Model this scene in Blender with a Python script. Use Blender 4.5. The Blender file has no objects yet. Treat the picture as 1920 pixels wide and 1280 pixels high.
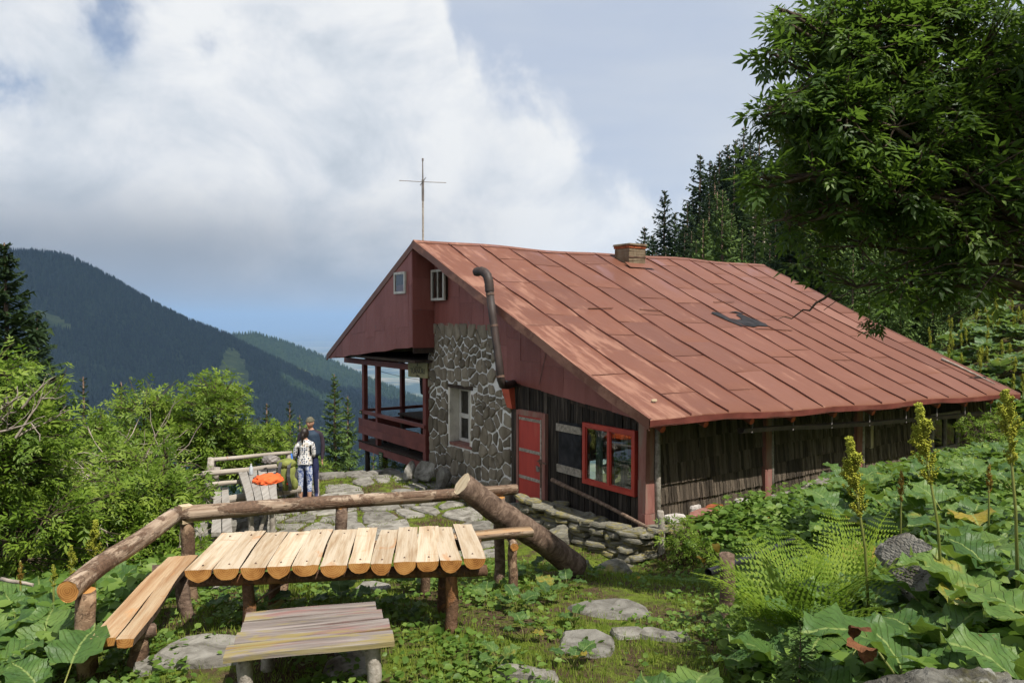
import bpy, bmesh, math, random
import numpy as np
from mathutils import Vector, Matrix, Quaternion

random.seed(7)
RNG = np.random.default_rng(7)
scene = bpy.context.scene
C = bpy.context.scene.collection
R = math.radians

# ------------------------------------------------------------------ camera
FPX = 1400.0                       # focal length in pixels of the 1920 px wide photograph
PITCH = math.atan(40 / FPX)
cam_data = bpy.data.cameras.new("camera")
cam_data.sensor_width = 36.0
cam_data.lens = 36.0 * FPX / 1920.0
cam_data.clip_start = 0.05
cam_data.clip_end = 200000.0
cam = bpy.data.objects.new("camera", cam_data)
cam.location = (0, 0, 0)           # eye level is z = 0, the terrace lies 3.72 m lower
cam.rotation_euler = (math.pi / 2 - PITCH, 0, 0)
C.objects.link(cam)
scene.camera = cam

# ------------------------------------------------------------------ light
SUN_EL = R(58.5)
SUN_AZ = math.atan2(0.66, -0.75)    # clockwise from +Y: from the right, a little behind the camera
SUN_DIR = Vector((math.sin(SUN_AZ) * math.cos(SUN_EL), math.cos(SUN_AZ) * math.cos(SUN_EL), math.sin(SUN_EL)))
sun_data = bpy.data.lights.new("sun", "SUN")
sun_data.energy = 5.0
sun_data.angle = R(0.53)
sun_data.color = (1.0, 0.95, 0.86)
sun = bpy.data.objects.new("sun", sun_data)
sun.rotation_euler = (-SUN_DIR).to_track_quat('-Z', 'Y').to_euler()
C.objects.link(sun)

scene.view_settings.view_transform = 'Standard'
scene.view_settings.look = 'None'
scene.view_settings.exposure = 0.45
scene.view_settings.gamma = 1.0
scene.view_settings.use_curve_mapping = False
scene.cycles.max_bounces = 4
scene.cycles.use_light_tree = False
scene.cycles.diffuse_bounces = 2
scene.cycles.glossy_bounces = 2
scene.cycles.transmission_bounces = 4
scene.cycles.transparent_max_bounces = 8
scene.cycles.volume_bounces = 0
scene.cycles.use_denoising = True


# ------------------------------------------------------------------ node helper
class NT:
    """small wrapper to write node trees in few lines"""
    def __init__(self, tree):
        self.t = tree
        tree.nodes.clear()

    def n(self, kind, ins=None, **kw):
        nd = self.t.nodes.new(kind)
        for k, v in kw.items():
            setattr(nd, k, v)
        for k, v in (ins or {}).items():
            self.put(nd.inputs[k], v)
        return nd

    def put(self, sock, v):
        if isinstance(v, bpy.types.Node):
            v = next(o for o in v.outputs if o.enabled)
        if isinstance(v, bpy.types.NodeSocket):
            self.t.links.new(v, sock)
        else:
            if isinstance(v, (tuple, list)) and len(v) == 3 and sock.type == 'RGBA':
                v = (*v, 1.0)
            sock.default_value = v

    def math(self, op, a, b=0.0, c=0.0, clamp=False):
        nd = self.n('ShaderNodeMath', operation=op, use_clamp=clamp)
        self.put(nd.inputs[0], a); self.put(nd.inputs[1], b)
        if len(nd.inputs) > 2:
            self.put(nd.inputs[2], c)
        return nd

    def vmath(self, op, a, b=(0, 0, 0)):
        nd = self.n('ShaderNodeVectorMath', operation=op)
        self.put(nd.inputs[0], a); self.put(nd.inputs[1], b)
        return nd

    def noise(self, vec, scale=5.0, detail=4.0, rough=0.55, dist=0.0):
        return self.n('ShaderNodeTexNoise', {'Vector': vec, 'Scale': scale, 'Detail': detail, 'Roughness': rough, 'Distortion': dist}).outputs[0]

    def ramp(self, fac, stops, interp='LINEAR'):
        nd = self.n('ShaderNodeValToRGB', {'Fac': fac})
        nd.color_ramp.interpolation = interp
        el = nd.color_ramp.elements
        while len(el) < len(stops):
            el.new(0.5)
        for e, (p, c) in zip(el, stops):
            e.position = p
            e.color = (*c, 1.0) if len(c) == 3 else c
        return nd.outputs[0]

    def mix(self, fac, a, b, blend='MIX'):
        nd = self.n('ShaderNodeMix', data_type='RGBA', blend_type=blend, clamp_factor=True)
        self.put(nd.inputs[0], fac); self.put(nd.inputs[6], a); self.put(nd.inputs[7], b)
        return nd.outputs[2]

    def smooth(self, v, lo, hi, a=0.0, b=1.0):
        nd = self.n('ShaderNodeMapRange', {'Value': v, 'From Min': lo, 'From Max': hi, 'To Min': a, 'To Max': b}, interpolation_type='SMOOTHSTEP')
        return nd.outputs[0]


# ------------------------------------------------------------------ world: daylight sky with a cumulus bank
world = bpy.data.worlds.new("World")
scene.world = world
world.use_nodes = True
world.cycles.sampling_method = 'MANUAL'
world.cycles.sample_map_resolution = 512
w = NT(world.node_tree)
tc = w.n('ShaderNodeTexCoord')
d = tc.outputs['Generated']
sep = w.n('ShaderNodeSeparateXYZ', {0: d})
skyn = w.n('ShaderNodeTexSky', sky_type='NISHITA', sun_disc=False, sun_elevation=SUN_EL, sun_rotation=SUN_AZ, altitude=1500.0, air_density=1.0, dust_density=1.6, ozone_density=1.0)
sky_col = w.vmath('SCALE', skyn.outputs[0])
sky_col.inputs['Scale'].default_value = 0.10
wn_lo = w.noise(d, 3.2, 6.0, 0.55)                       # billows
wn_hi = w.noise(w.vmath('ADD', d, (3.1, 1.7, 0.4)), 9.0, 7.0, 0.6, 0.3)
wn_sh = w.noise(w.vmath('MULTIPLY', d, (1.0, 1.0, 1.5)), 4.6, 9.0, 0.58, 0.5)
az = w.math('ARCTAN2', sep.outputs[0], sep.outputs[1])
el = w.math('ARCSINE', sep.outputs[2])
j1 = w.math('MULTIPLY', w.math('SUBTRACT', wn_lo, 0.5), 0.34)
j2 = w.math('MULTIPLY', w.math('SUBTRACT', wn_hi, 0.5), 0.10)
jit = w.math('ADD', j1, j2)
azj = w.math('ADD', az, w.math('MULTIPLY', jit, 0.55))
azn = w.math('ADD', w.math('DIVIDE', azj, 2 * math.pi), 0.5)
fc = w.n('ShaderNodeFloatCurve', {'Value': azn})
cv = fc.mapping.curves[0]
pts = [(-math.pi, 0.55), (-2.0, 0.60), (-1.0, 0.75), (-0.30, 0.78), (-0.14, 0.66), (-0.075, 0.36), (-0.02, 0.305), (0.03, 0.285), (0.08, 0.235), (0.13, 0.185), (0.20, 0.15), (0.28, 0.12), (0.6, 0.14), (1.2, 0.35), (2.0, 0.5), (math.pi, 0.55)]
for k, (a_, v_) in enumerate(pts):
    x_ = a_ / (2 * math.pi) + 0.5
    if k == 0:
        cv.points[0].location = (0, v_)
    elif k == len(pts) - 1:
        cv.points[len(cv.points) - 1].location = (1, v_)
    else:
        p_ = cv.points.new(x_, v_)
for p_ in cv.points:
    p_.handle_type = 'VECTOR'
fc.mapping.update()
bound = fc.outputs[0]
margin = w.math('SUBTRACT', w.math('ADD', bound, w.math('MULTIPLY', jit, 0.55)), el)     # > 0 inside the bank
cover = w.smooth(w.math('ADD', margin, w.math('MULTIPLY', w.math('SUBTRACT', wn_hi, 0.5), 0.18)), -0.025, 0.040)
# torn openings in the bank
hole_n = w.noise(w.vmath('ADD', d, (0.37, 0.1, 0.0)), 5.0, 6.0, 0.6, 0.2)
def hole(px, py, rad):
    v = Vector(((px - 960) / FPX, 1.0, (600 - py) / FPX)).normalized()
    dist = w.n('ShaderNodeVectorMath', operation='DISTANCE')
    w.put(dist.inputs[0], d); dist.inputs[1].default_value = v
    r_ = w.math('SUBTRACT', rad, dist.outputs['Value'])
    return w.smooth(w.math('ADD', r_, w.math('MULTIPLY', w.math('SUBTRACT', hole_n, 0.5), 0.42)), 0.0, 0.075)
holes = w.math('MAXIMUM', hole(240, 20, 0.06), w.math('MAXIMUM', hole(390, 95, 0.035), hole(-10, 130, 0.05)))
cover = w.math('MULTIPLY', cover, w.math('SUBTRACT', 1.0, w.math('MULTIPLY', holes, 0.85)))
# light on the cloud: bright rims, grey under-sides low over the ridge
wn_cl = w.noise(w.vmath('ADD', w.vmath('MULTIPLY', d, (1.0, 1.0, 1.3)), (1.3, 0.2, 0.9)), 11.0, 8.0, 0.6, 0.35)
body = w.ramp(w.math('ADD', w.math('MULTIPLY', wn_sh, 0.72), w.math('MULTIPLY', wn_cl, 0.28)), [(0.33, (0.56, 0.62, 0.69)), (0.425, (0.73, 0.775, 0.83)), (0.485, (0.84, 0.865, 0.90)), (0.56, (0.95, 0.96, 0.965))])
rim = w.smooth(margin, 0.16, 0.0)
rim = w.math('MULTIPLY', rim, w.smooth(wn_hi, 0.40, 0.62))
body = w.mix(w.math('MULTIPLY', rim, 0.9), body, (0.98, 0.98, 0.97))
low = w.math('MULTIPLY', w.smooth(el, 0.19, 0.075), w.smooth(w.math('ADD', az, w.math('MULTIPLY', jit, 1.2)), 0.05, -0.42))
low = w.math('MULTIPLY', low, w.smooth(wn_lo, 0.30, 0.55, 0.72, 1.0))
body = w.mix(w.math('MULTIPLY', low, 0.9), body, (0.33, 0.375, 0.44))
veil = w.ramp(w.noise(w.vmath('MULTIPLY', d, (1.0, 1.0, 5.0)), 2.6, 5.0, 0.5), [(0.35, (0.60, 0.67, 0.80)), (0.65, (0.73, 0.775, 0.84))])
open_sky = w.mix(0.88, sky_col, veil)
deep = w.mix(0.35, sky_col, (0.30, 0.43, 0.70))
open_sky = w.mix(w.math('MULTIPLY', holes, 0.9), open_sky, deep)
final = w.mix(cover, open_sky, body)
bg = w.n('ShaderNodeBackground', {'Color': final, 'Strength': 0.70})
w.n('ShaderNodeOutputWorld', {'Surface': bg})


# ------------------------------------------------------------------ geometry helpers
def ray(px, py):
    x = (px - 960) / FPX; y = -(py - 640) / FPX
    c, s = math.cos(PITCH), math.sin(PITCH)
    return Vector((x, c + y * s, y * c - s))

def at(px, py, Y):
    """survey helper: the world point on the sight line of a photograph pixel at distance Y"""
    r = ray(px, py)
    return r * (Y / r.y)

def onz(px, py, z):
    r = ray(px, py)
    return r * (z / r.z)

def tag(o, label=None, cat=None, group=None, kind=None):
    if label: o['label'] = label
    if cat: o['category'] = cat
    if group: o['group'] = group
    if kind: o['kind'] = kind
    return o

def empty(name, loc=(0, 0, 0), rz=0.0, label=None, cat=None, group=None):
    o = bpy.data.objects.new(name, None)
    o.empty_display_size = 0.1
    o.location = loc
    o.rotation_euler = (0, 0, rz)
    C.objects.link(o)
    return tag(o, label, cat, group)

def link(name, me, parent=None, loc=None, rot=None, scale=None):
    o = bpy.data.objects.new(name, me)
    C.objects.link(o)
    if parent is not None:
        o.parent = parent
    if loc is not None: o.location = loc
    if rot is not None: o.rotation_euler = rot
    if scale is not None: o.scale = scale
    return o

def mesh_np(name, verts, faces, mats, smooth=False, fmat=None, rnd=None):
    """mesh from numpy arrays, faces (n, k) with constant k"""
    verts = np.asarray(verts, dtype=np.float32); faces = np.asarray(faces, dtype=np.int32)
    me = bpy.data.meshes.new(name)
    n, k = faces.shape
    me.vertices.add(len(verts)); me.vertices.foreach_set('co', verts.ravel())
    me.loops.add(n * k); me.loops.foreach_set('vertex_index', faces.ravel())
    me.polygons.add(n)
    me.polygons.foreach_set('loop_start', np.arange(0, n * k, k, dtype=np.int32))
    me.polygons.foreach_set('loop_total', np.full(n, k, dtype=np.int32))
    if smooth:
        me.polygons.foreach_set('use_smooth', np.ones(n, dtype=bool))
    for m in mats: me.materials.append(m)
    if fmat is not None:
        me.polygons.foreach_set('material_index', np.asarray(fmat, dtype=np.int32))
    if rnd is not None:
        at_ = me.attributes.new('rnd', 'FLOAT', 'FACE')
        at_.data.foreach_set('value', np.asarray(rnd, dtype=np.float32))
    me.update(calc_edges=True)
    me.validate()
    return me


class MB:
    """collects polygons for ONE mesh"""
    def __init__(self):
        self.v = []; self.f = []; self.m = []

    def add(self, vs, fs, mat=0):
        b = len(self.v)
        self.v += [tuple(p) for p in vs]
        self.f += [tuple(b + i for i in f) for f in fs]
        self.m += [mat] * len(fs) if isinstance(mat, int) else list(mat)

    def box(self, lo, hi, mat=0, jit=0.0, M=None):
        x0, y0, z0 = lo; x1, y1, z1 = hi
        vs = [Vector(p) for p in ((x0, y0, z0), (x1, y0, z0), (x1, y1, z0), (x0, y1, z0), (x0, y0, z1), (x1, y0, z1), (x1, y1, z1), (x0, y1, z1))]
        if jit: vs = [p + Vector((random.uniform(-jit, jit) for _ in range(3))) for p in vs]
        if M is not None: vs = [M @ p for p in vs]
        self.add(vs, [(0, 3, 2, 1), (4, 5, 6, 7), (0, 1, 5, 4), (1, 2, 6, 5), (2, 3, 7, 6), (3, 0, 4, 7)], mat)
        return self

    def bar(self, a, b, wd, ht, up=(0, 0, 1), mat=0, jit=0.0):
        """box beam from a to b, wd across, ht along up"""
        a = Vector(a); b = Vector(b); dr = (b - a).normalized(); up = Vector(up)
        sd = dr.cross(up).normalized(); up2 = sd.cross(dr).normalized()
        vs = []
        for p in (a, b):
            for s1, s2 in ((-1, -1), (1, -1), (1, 1), (-1, 1)):
                q = p + sd * (s1 * wd / 2) + up2 * (s2 * ht / 2)
                if jit: q += Vector((random.uniform(-jit, jit) for _ in range(3)))
                vs.append(q)
        self.add(vs, [(3, 2, 1, 0), (4, 5, 6, 7), (0, 1, 5, 4), (1, 2, 6, 5), (2, 3, 7, 6), (3, 0, 4, 7)], mat)
        return self

    def tube(self, pts, rads, seg=8, mat=0, capmat=None, rough=0.0, cap=True):
        pts = [Vector(p) for p in pts]
        if not hasattr(rads, '__len__'): rads = [rads] * len(pts)
        t = (pts[1] - pts[0]).normalized()
        ref = Vector((0, 0, 1)) if abs(t.z) < 0.9 else Vector((1, 0, 0))
        n = t.cross(ref).normalized(); rings = []; vs = []
        for i, p in enumerate(pts):
            if i == 0: tn = pts[1] - pts[0]
            elif i == len(pts) - 1: tn = pts[-1] - pts[-2]
            else: tn = pts[i + 1] - pts[i - 1]
            tn.normalize()
            n = (n - tn * n.dot(tn)).normalized()
            bq = tn.cross(n)
            for k in range(seg):
                a = 2 * math.pi * k / seg
                r = rads[i] * (1 + (random.uniform(-rough, rough) if rough else 0))
                vs.append(p + (n * math.cos(a) + bq * math.sin(a)) * r)
        fs = []; ms = []
        for i in range(len(pts) - 1):
            for k in range(seg):
                fs.append((i * seg + k, i * seg + (k + 1) % seg, (i + 1) * seg + (k + 1) % seg, (i + 1) * seg + k)); ms.append(mat)
        if cap:
            cm = mat if capmat is None else capmat
            fs.append(tuple(range(seg))[::-1]); ms.append(cm)
            fs.append(tuple((len(pts) - 1) * seg + k for k in range(seg))); ms.append(cm)
        self.add(vs, fs, ms)
        return self

    def prism(self, poly, z0, z1, M=None, mat=0, topshrink=0.0, sidemat=None, topnoise=0.0):
        """extrude a 2-D polygon (counter-clockwise) from z0 to z1; the top face a little smaller so that the edge is chamfered"""
        n = len(poly); cx = sum(p[0] for p in poly) / n; cy = sum(p[1] for p in poly) / n
        vs = [Vector((x, y, z0)) for x, y in poly]
        h = z1 - z0
        if topshrink:
            vs += [Vector((x, y, z1 - min(h * 0.45, topshrink))) for x, y in poly]
            for x, y in poly:
                dx, dy = cx - x, cy - y; l = math.hypot(dx, dy) or 1
                s = min(topshrink, l * 0.4) / l
                vs.append(Vector((x + dx * s, y + dy * s, z1 + random.uniform(-topnoise, topnoise))))
            rings = 3
        else:
            vs += [Vector((x, y, z1)) for x, y in poly]; rings = 2
        if M is not None: vs = [M @ p for p in vs]
        fs = [tuple(range(n))[::-1]]; ms = [mat]
        for r in range(rings - 1):
            for k in range(n):
                fs.append((r * n + k, r * n + (k + 1) % n, (r + 1) * n + (k + 1) % n, (r + 1) * n + k)); ms.append(mat if sidemat is None else sidemat)
        fs.append(tuple((rings - 1) * n + k for k in range(n))); ms.append(mat)
        self.add(vs, fs, ms)
        return self

    def mesh(self, name, mats, smooth=False):
        me = bpy.data.meshes.new(name)
        me.from_pydata(self.v, [], self.f)
        mats = mats if isinstance(mats, (list, tuple)) else [mats]
        for m in mats: me.materials.append(m)
        if len(mats) > 1:
            me.polygons.foreach_set('material_index', self.m)
        if smooth:
            me.polygons.foreach_set('use_smooth', [len(f) == 4 for f in self.f])
        me.update()
        return me

    def build(self, name, mats, parent=None, smooth=False, loc=None, rot=None):
        return link(name, self.mesh(name, mats, smooth), parent, loc, rot)


def copy_tree(o, parent=None, loc=None, rot=None, scale=None, kids=None):
    c = o.copy(); C.objects.link(c)
    if parent is not None: c.parent = parent
    if loc is not None: c.location = loc
    if rot is not None: c.rotation_euler = rot
    if scale is not None: c.scale = scale
    for ch in (kids if kids is not None else list(o.children)):
        copy_tree(ch, c, kids=[])
    return c

def fbm2(x, y, seed=0):
    """cheap smooth pseudo noise for shapes, -1..1"""
    s = seed * 1.37
    return (math.sin(x * 1.3 + s) * math.cos(y * 1.7 - s * 2) + 0.5 * math.sin(x * 2.9 - y * 2.3 + s * 3) + 0.25 * math.sin(x * 6.1 + y * 5.3 + s)) / 1.75


# ------------------------------------------------------------------ materials
def shader(name):
    m = bpy.data.materials.new(name)
    m.use_nodes = True
    return m, NT(m.node_tree)

def principled(t, col, rough=0.8, spec=0.3, normal=None, metallic=0.0):
    ins = {'Base Color': col, 'Roughness': rough, 'Specular IOR Level': spec, 'Metallic': metallic}
    if normal is not None: ins['Normal'] = normal
    return t.n('ShaderNodeBsdfPrincipled', ins)

def out(t, surf, disp=None):
    t.n('ShaderNodeOutputMaterial', {'Surface': surf})

def bump(t, h, strength=0.4, dist=0.02):
    return t.n('ShaderNodeBump', {'Height': h, 'Strength': strength, 'Distance': dist})

def objc(t, scl=(1, 1, 1), gen=False):
    c = t.n('ShaderNodeTexCoord').outputs['Generated' if gen else 'Object']
    rnd = t.n('ShaderNodeObjectInfo').outputs['Random']
    off = t.n('ShaderNodeCombineXYZ', {0: t.math('MULTIPLY', rnd, 37.0), 1: t.math('MULTIPLY', rnd, 91.0), 2: t.math('MULTIPLY', rnd, 53.0)})
    return t.vmath('MULTIPLY', t.vmath('ADD', c, off), scl), rnd

def simple(name, stops, scale=(4, 4, 4), rough=0.8, spec=0.25, bstr=0.4, bdist=0.01, vary=0.25, detail=6.0, dist=0.3, fine=None):
    """noise coloured material: stops for a colour ramp, brightness varied per object"""
    m, t = shader(name)
    v, rnd = objc(t, scale)
    nz = t.noise(v, 1.0, detail, 0.6, dist)
    col = t.ramp(nz, stops)
    hs = t.n('ShaderNodeHueSaturation', {'Hue': 0.5, 'Saturation': 1.0, 'Value': t.math('ADD', 1.0 - vary / 2, t.math('MULTIPLY', rnd, vary)), 'Color': col})
    nb = t.noise(v, 4.0 if fine is None else fine, 5.0, 0.65)
    out(t, principled(t, hs, rough, spec, bump(t, nb, bstr, bdist)))
    return m

def leaf_mat(name, stops, trans=0.35, rough=0.55, scale=3.0, spec=0.3, use_rnd=True, tcol=(0.25, 0.42, 0.05)):
    m, t = shader(name)
    v, orn = objc(t, (1, 1, 1))
    rn = t.n('ShaderNodeAttribute', attribute_name='rnd').outputs['Fac'] if use_rnd else orn
    nz = t.noise(v, scale, 3.0, 0.5)
    f = t.math('ADD', t.math('MULTIPLY', rn, 0.6), t.math('MULTIPLY', nz, 0.4))
    col = t.ramp(f, stops)
    p = principled(t, col, rough, spec)
    tr = t.n('ShaderNodeBsdfTranslucent', {'Color': t.mix(0.55, col, tcol)})
    out(t, t.n('ShaderNodeMixShader', {0: trans, 1: p, 2: tr}))
    return m

def bark_mat(name, stops, along=(14, 14, 2.0), rough=0.9, bstr=0.9, bdist=0.02):
    m, t = shader(name)
    v, rnd = objc(t, along)
    nz = t.noise(v, 1.0, 7.0, 0.65, 0.8)
    col = t.ramp(nz, stops)
    hs = t.n('ShaderNodeHueSaturation', {'Value': t.math('ADD', 0.85, t.math('MULTIPLY', rnd, 0.3)), 'Color': col})
    out(t, principled(t, hs, rough, 0.2, bump(t, t.noise(v, 2.0, 8.0, 0.7, 0.6), bstr, bdist)))
    return m

M = {}
# --- roof sheet metal: red oxide paint, worn along the fall line, more so towards the windward verge
m, t = shader('painted roof sheet')
c0 = t.n('ShaderNodeTexCoord').outputs['Object']
rnd = t.n('ShaderNodeObjectInfo').outputs['Random']
offs = t.n('ShaderNodeCombineXYZ', {0: t.math('MULTIPLY', rnd, 31.0), 1: t.math('MULTIPLY', rnd, 17.0), 2: 0.0})
v = t.vmath('ADD', c0, offs)
streak = t.noise(t.vmath('MULTIPLY', v, (7.0, 0.9, 0.9)), 1.0, 8.0, 0.68, 0.25)
blot = t.noise(t.vmath('MULTIPLY', v, (1.3, 0.9, 0.9)), 1.0, 5.0, 0.6, 0.5)
speck = t.noise(t.vmath('MULTIPLY', v, (26.0, 9.0, 9.0)), 1.0, 6.0, 0.7)
base = t.ramp(blot, [(0.25, (0.108, 0.040, 0.024)), (0.5, (0.153, 0.057, 0.033)), (0.75, (0.178, 0.076, 0.048))])
pan = t.ramp(rnd, [(0.0, (0.117, 0.045, 0.029)), (0.35, (0.149, 0.055, 0.031)), (0.7, (0.166, 0.064, 0.039)), (0.93, (0.175, 0.074, 0.049)), (1.0, (0.234, 0.111, 0.080))])
base = t.mix(0.70, base, pan)
sx = t.n('ShaderNodeSeparateXYZ', {0: c0})
nearv = t.smooth(sx.outputs[0], 3.2, -0.6)
wear = t.math('ADD', t.math('MULTIPLY', streak, 0.6), t.math('MULTIPLY', blot, 0.45))
wear = t.math('ADD', wear, t.math('MULTIPLY', nearv, 0.09))
scr = t.noise(t.vmath('MULTIPLY', v, (40.0, 2.2, 2.2)), 1.0, 6.0, 0.7, 0.2)
wear = t.math('ADD', wear, t.math('MULTIPLY', t.math('SUBTRACT', scr, 0.5), 0.32))
wfac = t.smooth(wear, 0.60, 0.68)
base = t.mix(t.math('MULTIPLY', wfac, 0.55), base, (0.32, 0.168, 0.118))
rust = t.smooth(t.math('ADD', t.math('MULTIPLY', speck, 0.5), t.math('MULTIPLY', blot, 0.5)), 0.60, 0.72)
base = t.mix(t.math('MULTIPLY', rust, 0.6), base, (0.15, 0.055, 0.035))
blue = t.math('MULTIPLY', t.smooth(t.noise(t.vmath('MULTIPLY', v, (1.0, 0.6, 0.6)), 1.4, 4.0, 0.5, 0.6), 0.56, 0.70), t.smooth(sx.outputs[1], 3.5, 6.5))
base = t.mix(t.math('MULTIPLY', blue, 0.55), base, (0.20, 0.115, 0.125))
hb = t.math('ADD', t.math('MULTIPLY', t.noise(t.vmath('MULTIPLY', v, (1.6, 1.1, 1.1)), 1.0, 3.0, 0.5), 1.0), t.math('MULTIPLY', speck, 0.05))
out(t, principled(t, base, t.math('ADD', 0.50, t.math('MULTIPLY', wfac, 0.2)), 0.35, bump(t, hb, 0.55, 0.05)))
M['roof'] = m
M['lap'] = simple('lapped sheet edge', [(0.3, (0.09, 0.034, 0.024)), (0.7, (0.16, 0.06, 0.044))], (3, 3, 3), 0.6, 0.3, 0.2, 0.004, 0.5)
M['seam'] = simple('dark seam fold', [(0.3, (0.055, 0.018, 0.012)), (0.7, (0.12, 0.04, 0.028))], (3, 3, 3), 0.6, 0.3, 0.2, 0.004, 0.2)  # dark for the gap, with the fold's shadow line put into the colour
# --- gable cladding: the same paint, darker, dented
m, t = shader('painted cladding sheet')
v, rnd = objc(t, (1, 1, 1))
st = t.noise(t.vmath('MULTIPLY', v, (5, 5, 0.9)), 1.0, 7.0, 0.65, 0.3)
bl = t.noise(v, 1.6, 5.0, 0.6, 0.4)
col = t.ramp(st, [(0.25, (0.15, 0.042, 0.035)), (0.5, (0.215, 0.066, 0.055)), (0.78, (0.285, 0.110, 0.092))])
pan = t.ramp(rnd, [(0.0, (0.155, 0.045, 0.036)), (0.5, (0.215, 0.070, 0.058)), (1.0, (0.27, 0.098, 0.084))])
col = t.mix(0.5, col, pan)
chip = t.smooth(t.noise(v, 4.5, 7.0, 0.72, 0.9), 0.615, 0.66)
chip = t.math('MULTIPLY', chip, t.smooth(bl, 0.45, 0.6))
col = t.mix(t.math('MULTIPLY', chip, 0.85), col, (0.115, 0.10, 0.105))
out(t, principled(t, col, 0.55, 0.35, bump(t, bl, 0.6, 0.06)))
M['clad'] = m
M['maroon'] = simple('maroon painted wood', [(0.3, (0.115, 0.030, 0.024)), (0.55, (0.175, 0.048, 0.038)), (0.8, (0.235, 0.085, 0.065))], (2.2, 2.2, 2.2), 0.6, 0.3, 0.3, 0.01, 0.2)
M['redpaint'] = simple('red painted wood', [(0.25, (0.30, 0.030, 0.022)), (0.6, (0.42, 0.048, 0.030)), (0.82, (0.36, 0.10, 0.07))], (5, 5, 2.0), 0.5, 0.4, 0.25, 0.006, 0.1)
M['reddoor'] = simple('red door paint', [(0.2, (0.30, 0.028, 0.025)), (0.62, (0.45, 0.050, 0.036)), (0.86, (0.40, 0.14, 0.10))], (6, 6, 1.2), 0.55, 0.4, 0.2, 0.004, 0.08)
M['redfade'] = simple('faded pink red paint', [(0.3, (0.17, 0.068, 0.056)), (0.5, (0.255, 0.115, 0.095)), (0.68, (0.24, 0.175, 0.14))], (8, 8, 1.5), 0.75, 0.2, 0.5, 0.008, 0.2)
M['rafter'] = simple('orange red rafter paint', [(0.3, (0.33, 0.055, 0.030)), (0.7, (0.50, 0.095, 0.050))], (6, 6, 6), 0.55, 0.3, 0.3, 0.008, 0.2)
M['whitepaint'] = simple('weathered white paint', [(0.25, (0.24, 0.21, 0.17)), (0.42, (0.46, 0.44, 0.40)), (0.75, (0.62, 0.61, 0.58))], (9, 9, 3), 0.7, 0.3, 0.4, 0.006, 0.15)
M['plaster'] = simple('old white plaster', [(0.30, (0.25, 0.22, 0.19)), (0.42, (0.55, 0.51, 0.44)), (0.7, (0.70, 0.67, 0.60))], (3, 3, 3), 0.9, 0.1, 0.5, 0.02, 0.1)
M['mortar'] = simple('pale lime mortar', [(0.3, (0.52, 0.51, 0.49)), (0.6, (0.72, 0.71, 0.70))], (6, 6, 6), 0.95, 0.1, 0.6, 0.02, 0.0)
M['wallstone'] = simple('grey brown wall stone', [(0.25, (0.108, 0.088, 0.063)), (0.5, (0.192, 0.163, 0.124)), (0.72, (0.264, 0.230, 0.183)), (0.9, (0.342, 0.314, 0.262))], (6, 6, 2.4), 0.9, 0.15, 0.9, 0.03, 0.6)
M['slate'] = simple('grey slab stone', [(0.28, (0.062, 0.055, 0.044)), (0.42, (0.145, 0.134, 0.114)), (0.55, (0.224, 0.211, 0.185)), (0.72, (0.304, 0.286, 0.251))], (5, 5, 9), 0.92, 0.12, 0.8, 0.022, 0.45, 9.0, 0.8)
m, t = shader('lichen stone')
v, rnd = objc(t, (1, 1, 1))
gz = t.ramp(t.noise(t.vmath('MULTIPLY', v, (5, 5, 22)), 1.0, 7.0, 0.65, 0.3), [(0.25, (0.06, 0.055, 0.045)), (0.5, (0.16, 0.15, 0.12)), (0.75, (0.30, 0.28, 0.225))])
li = t.smooth(t.math('ADD', t.noise(v, 3.0, 6.0, 0.65, 0.4), t.math('MULTIPLY', rnd, 0.12)), 0.56, 0.68)
gz = t.mix(t.math('MULTIPLY', li, 0.75), gz, (0.25, 0.21, 0.055))
out(t, principled(t, gz, 0.92, 0.15, bump(t, t.noise(t.vmath('MULTIPLY', v, (8, 8, 40)), 1.0, 6.0, 0.7), 0.9, 0.02)))
M['drystone'] = m
m, t = shader('lichen boulder')
v, rnd = objc(t, (1, 1, 1))
gz = t.ramp(t.noise(v, 5.0, 9.0, 0.7, 0.5), [(0.33, (0.035, 0.033, 0.026)), (0.46, (0.12, 0.113, 0.096)), (0.58, (0.23, 0.22, 0.19)), (0.74, (0.38, 0.37, 0.33))])
mo = t.smooth(t.noise(v, 2.4, 7.0, 0.7, 0.7), 0.52, 0.66)
gz = t.mix(t.math('MULTIPLY', mo, 0.7), gz, (0.115, 0.105, 0.028))
wl = t.smooth(t.noise(t.vmath('ADD', v, (5, 2, 1)), 7.0, 4.0, 0.55, 0.3), 0.60, 0.66)
gz = t.mix(t.math('MULTIPLY', wl, 0.55), gz, (0.50, 0.50, 0.45))
out(t, principled(t, gz, 0.95, 0.1, bump(t, t.noise(v, 14.0, 9.0, 0.75), 1.0, 0.05)))
M['boulder'] = m
M['darkplank'] = simple('tarred dark planks', [(0.28, (0.010, 0.008, 0.007)), (0.5, (0.028, 0.022, 0.018)), (0.66, (0.065, 0.052, 0.042)), (0.84, (0.16, 0.13, 0.10))], (22, 22, 1.4), 0.85, 0.2, 0.9, 0.012, 0.9)
SHSTOPS = [(0.26, (0.034, 0.025, 0.019)), (0.46, (0.092, 0.071, 0.053)), (0.66, (0.157, 0.127, 0.098)), (0.85, (0.203, 0.171, 0.136))]
M['shingle'] = simple('weathered split shingles', SHSTOPS, (30, 30, 1.6), 0.88, 0.15, 1.0, 0.015, 1.1)
M['darkwood'] = simple('dark old timber', [(0.3, (0.018, 0.012, 0.009)), (0.7, (0.060, 0.040, 0.030))], (9, 9, 3), 0.85, 0.2, 0.6, 0.01, 0.3)
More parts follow.
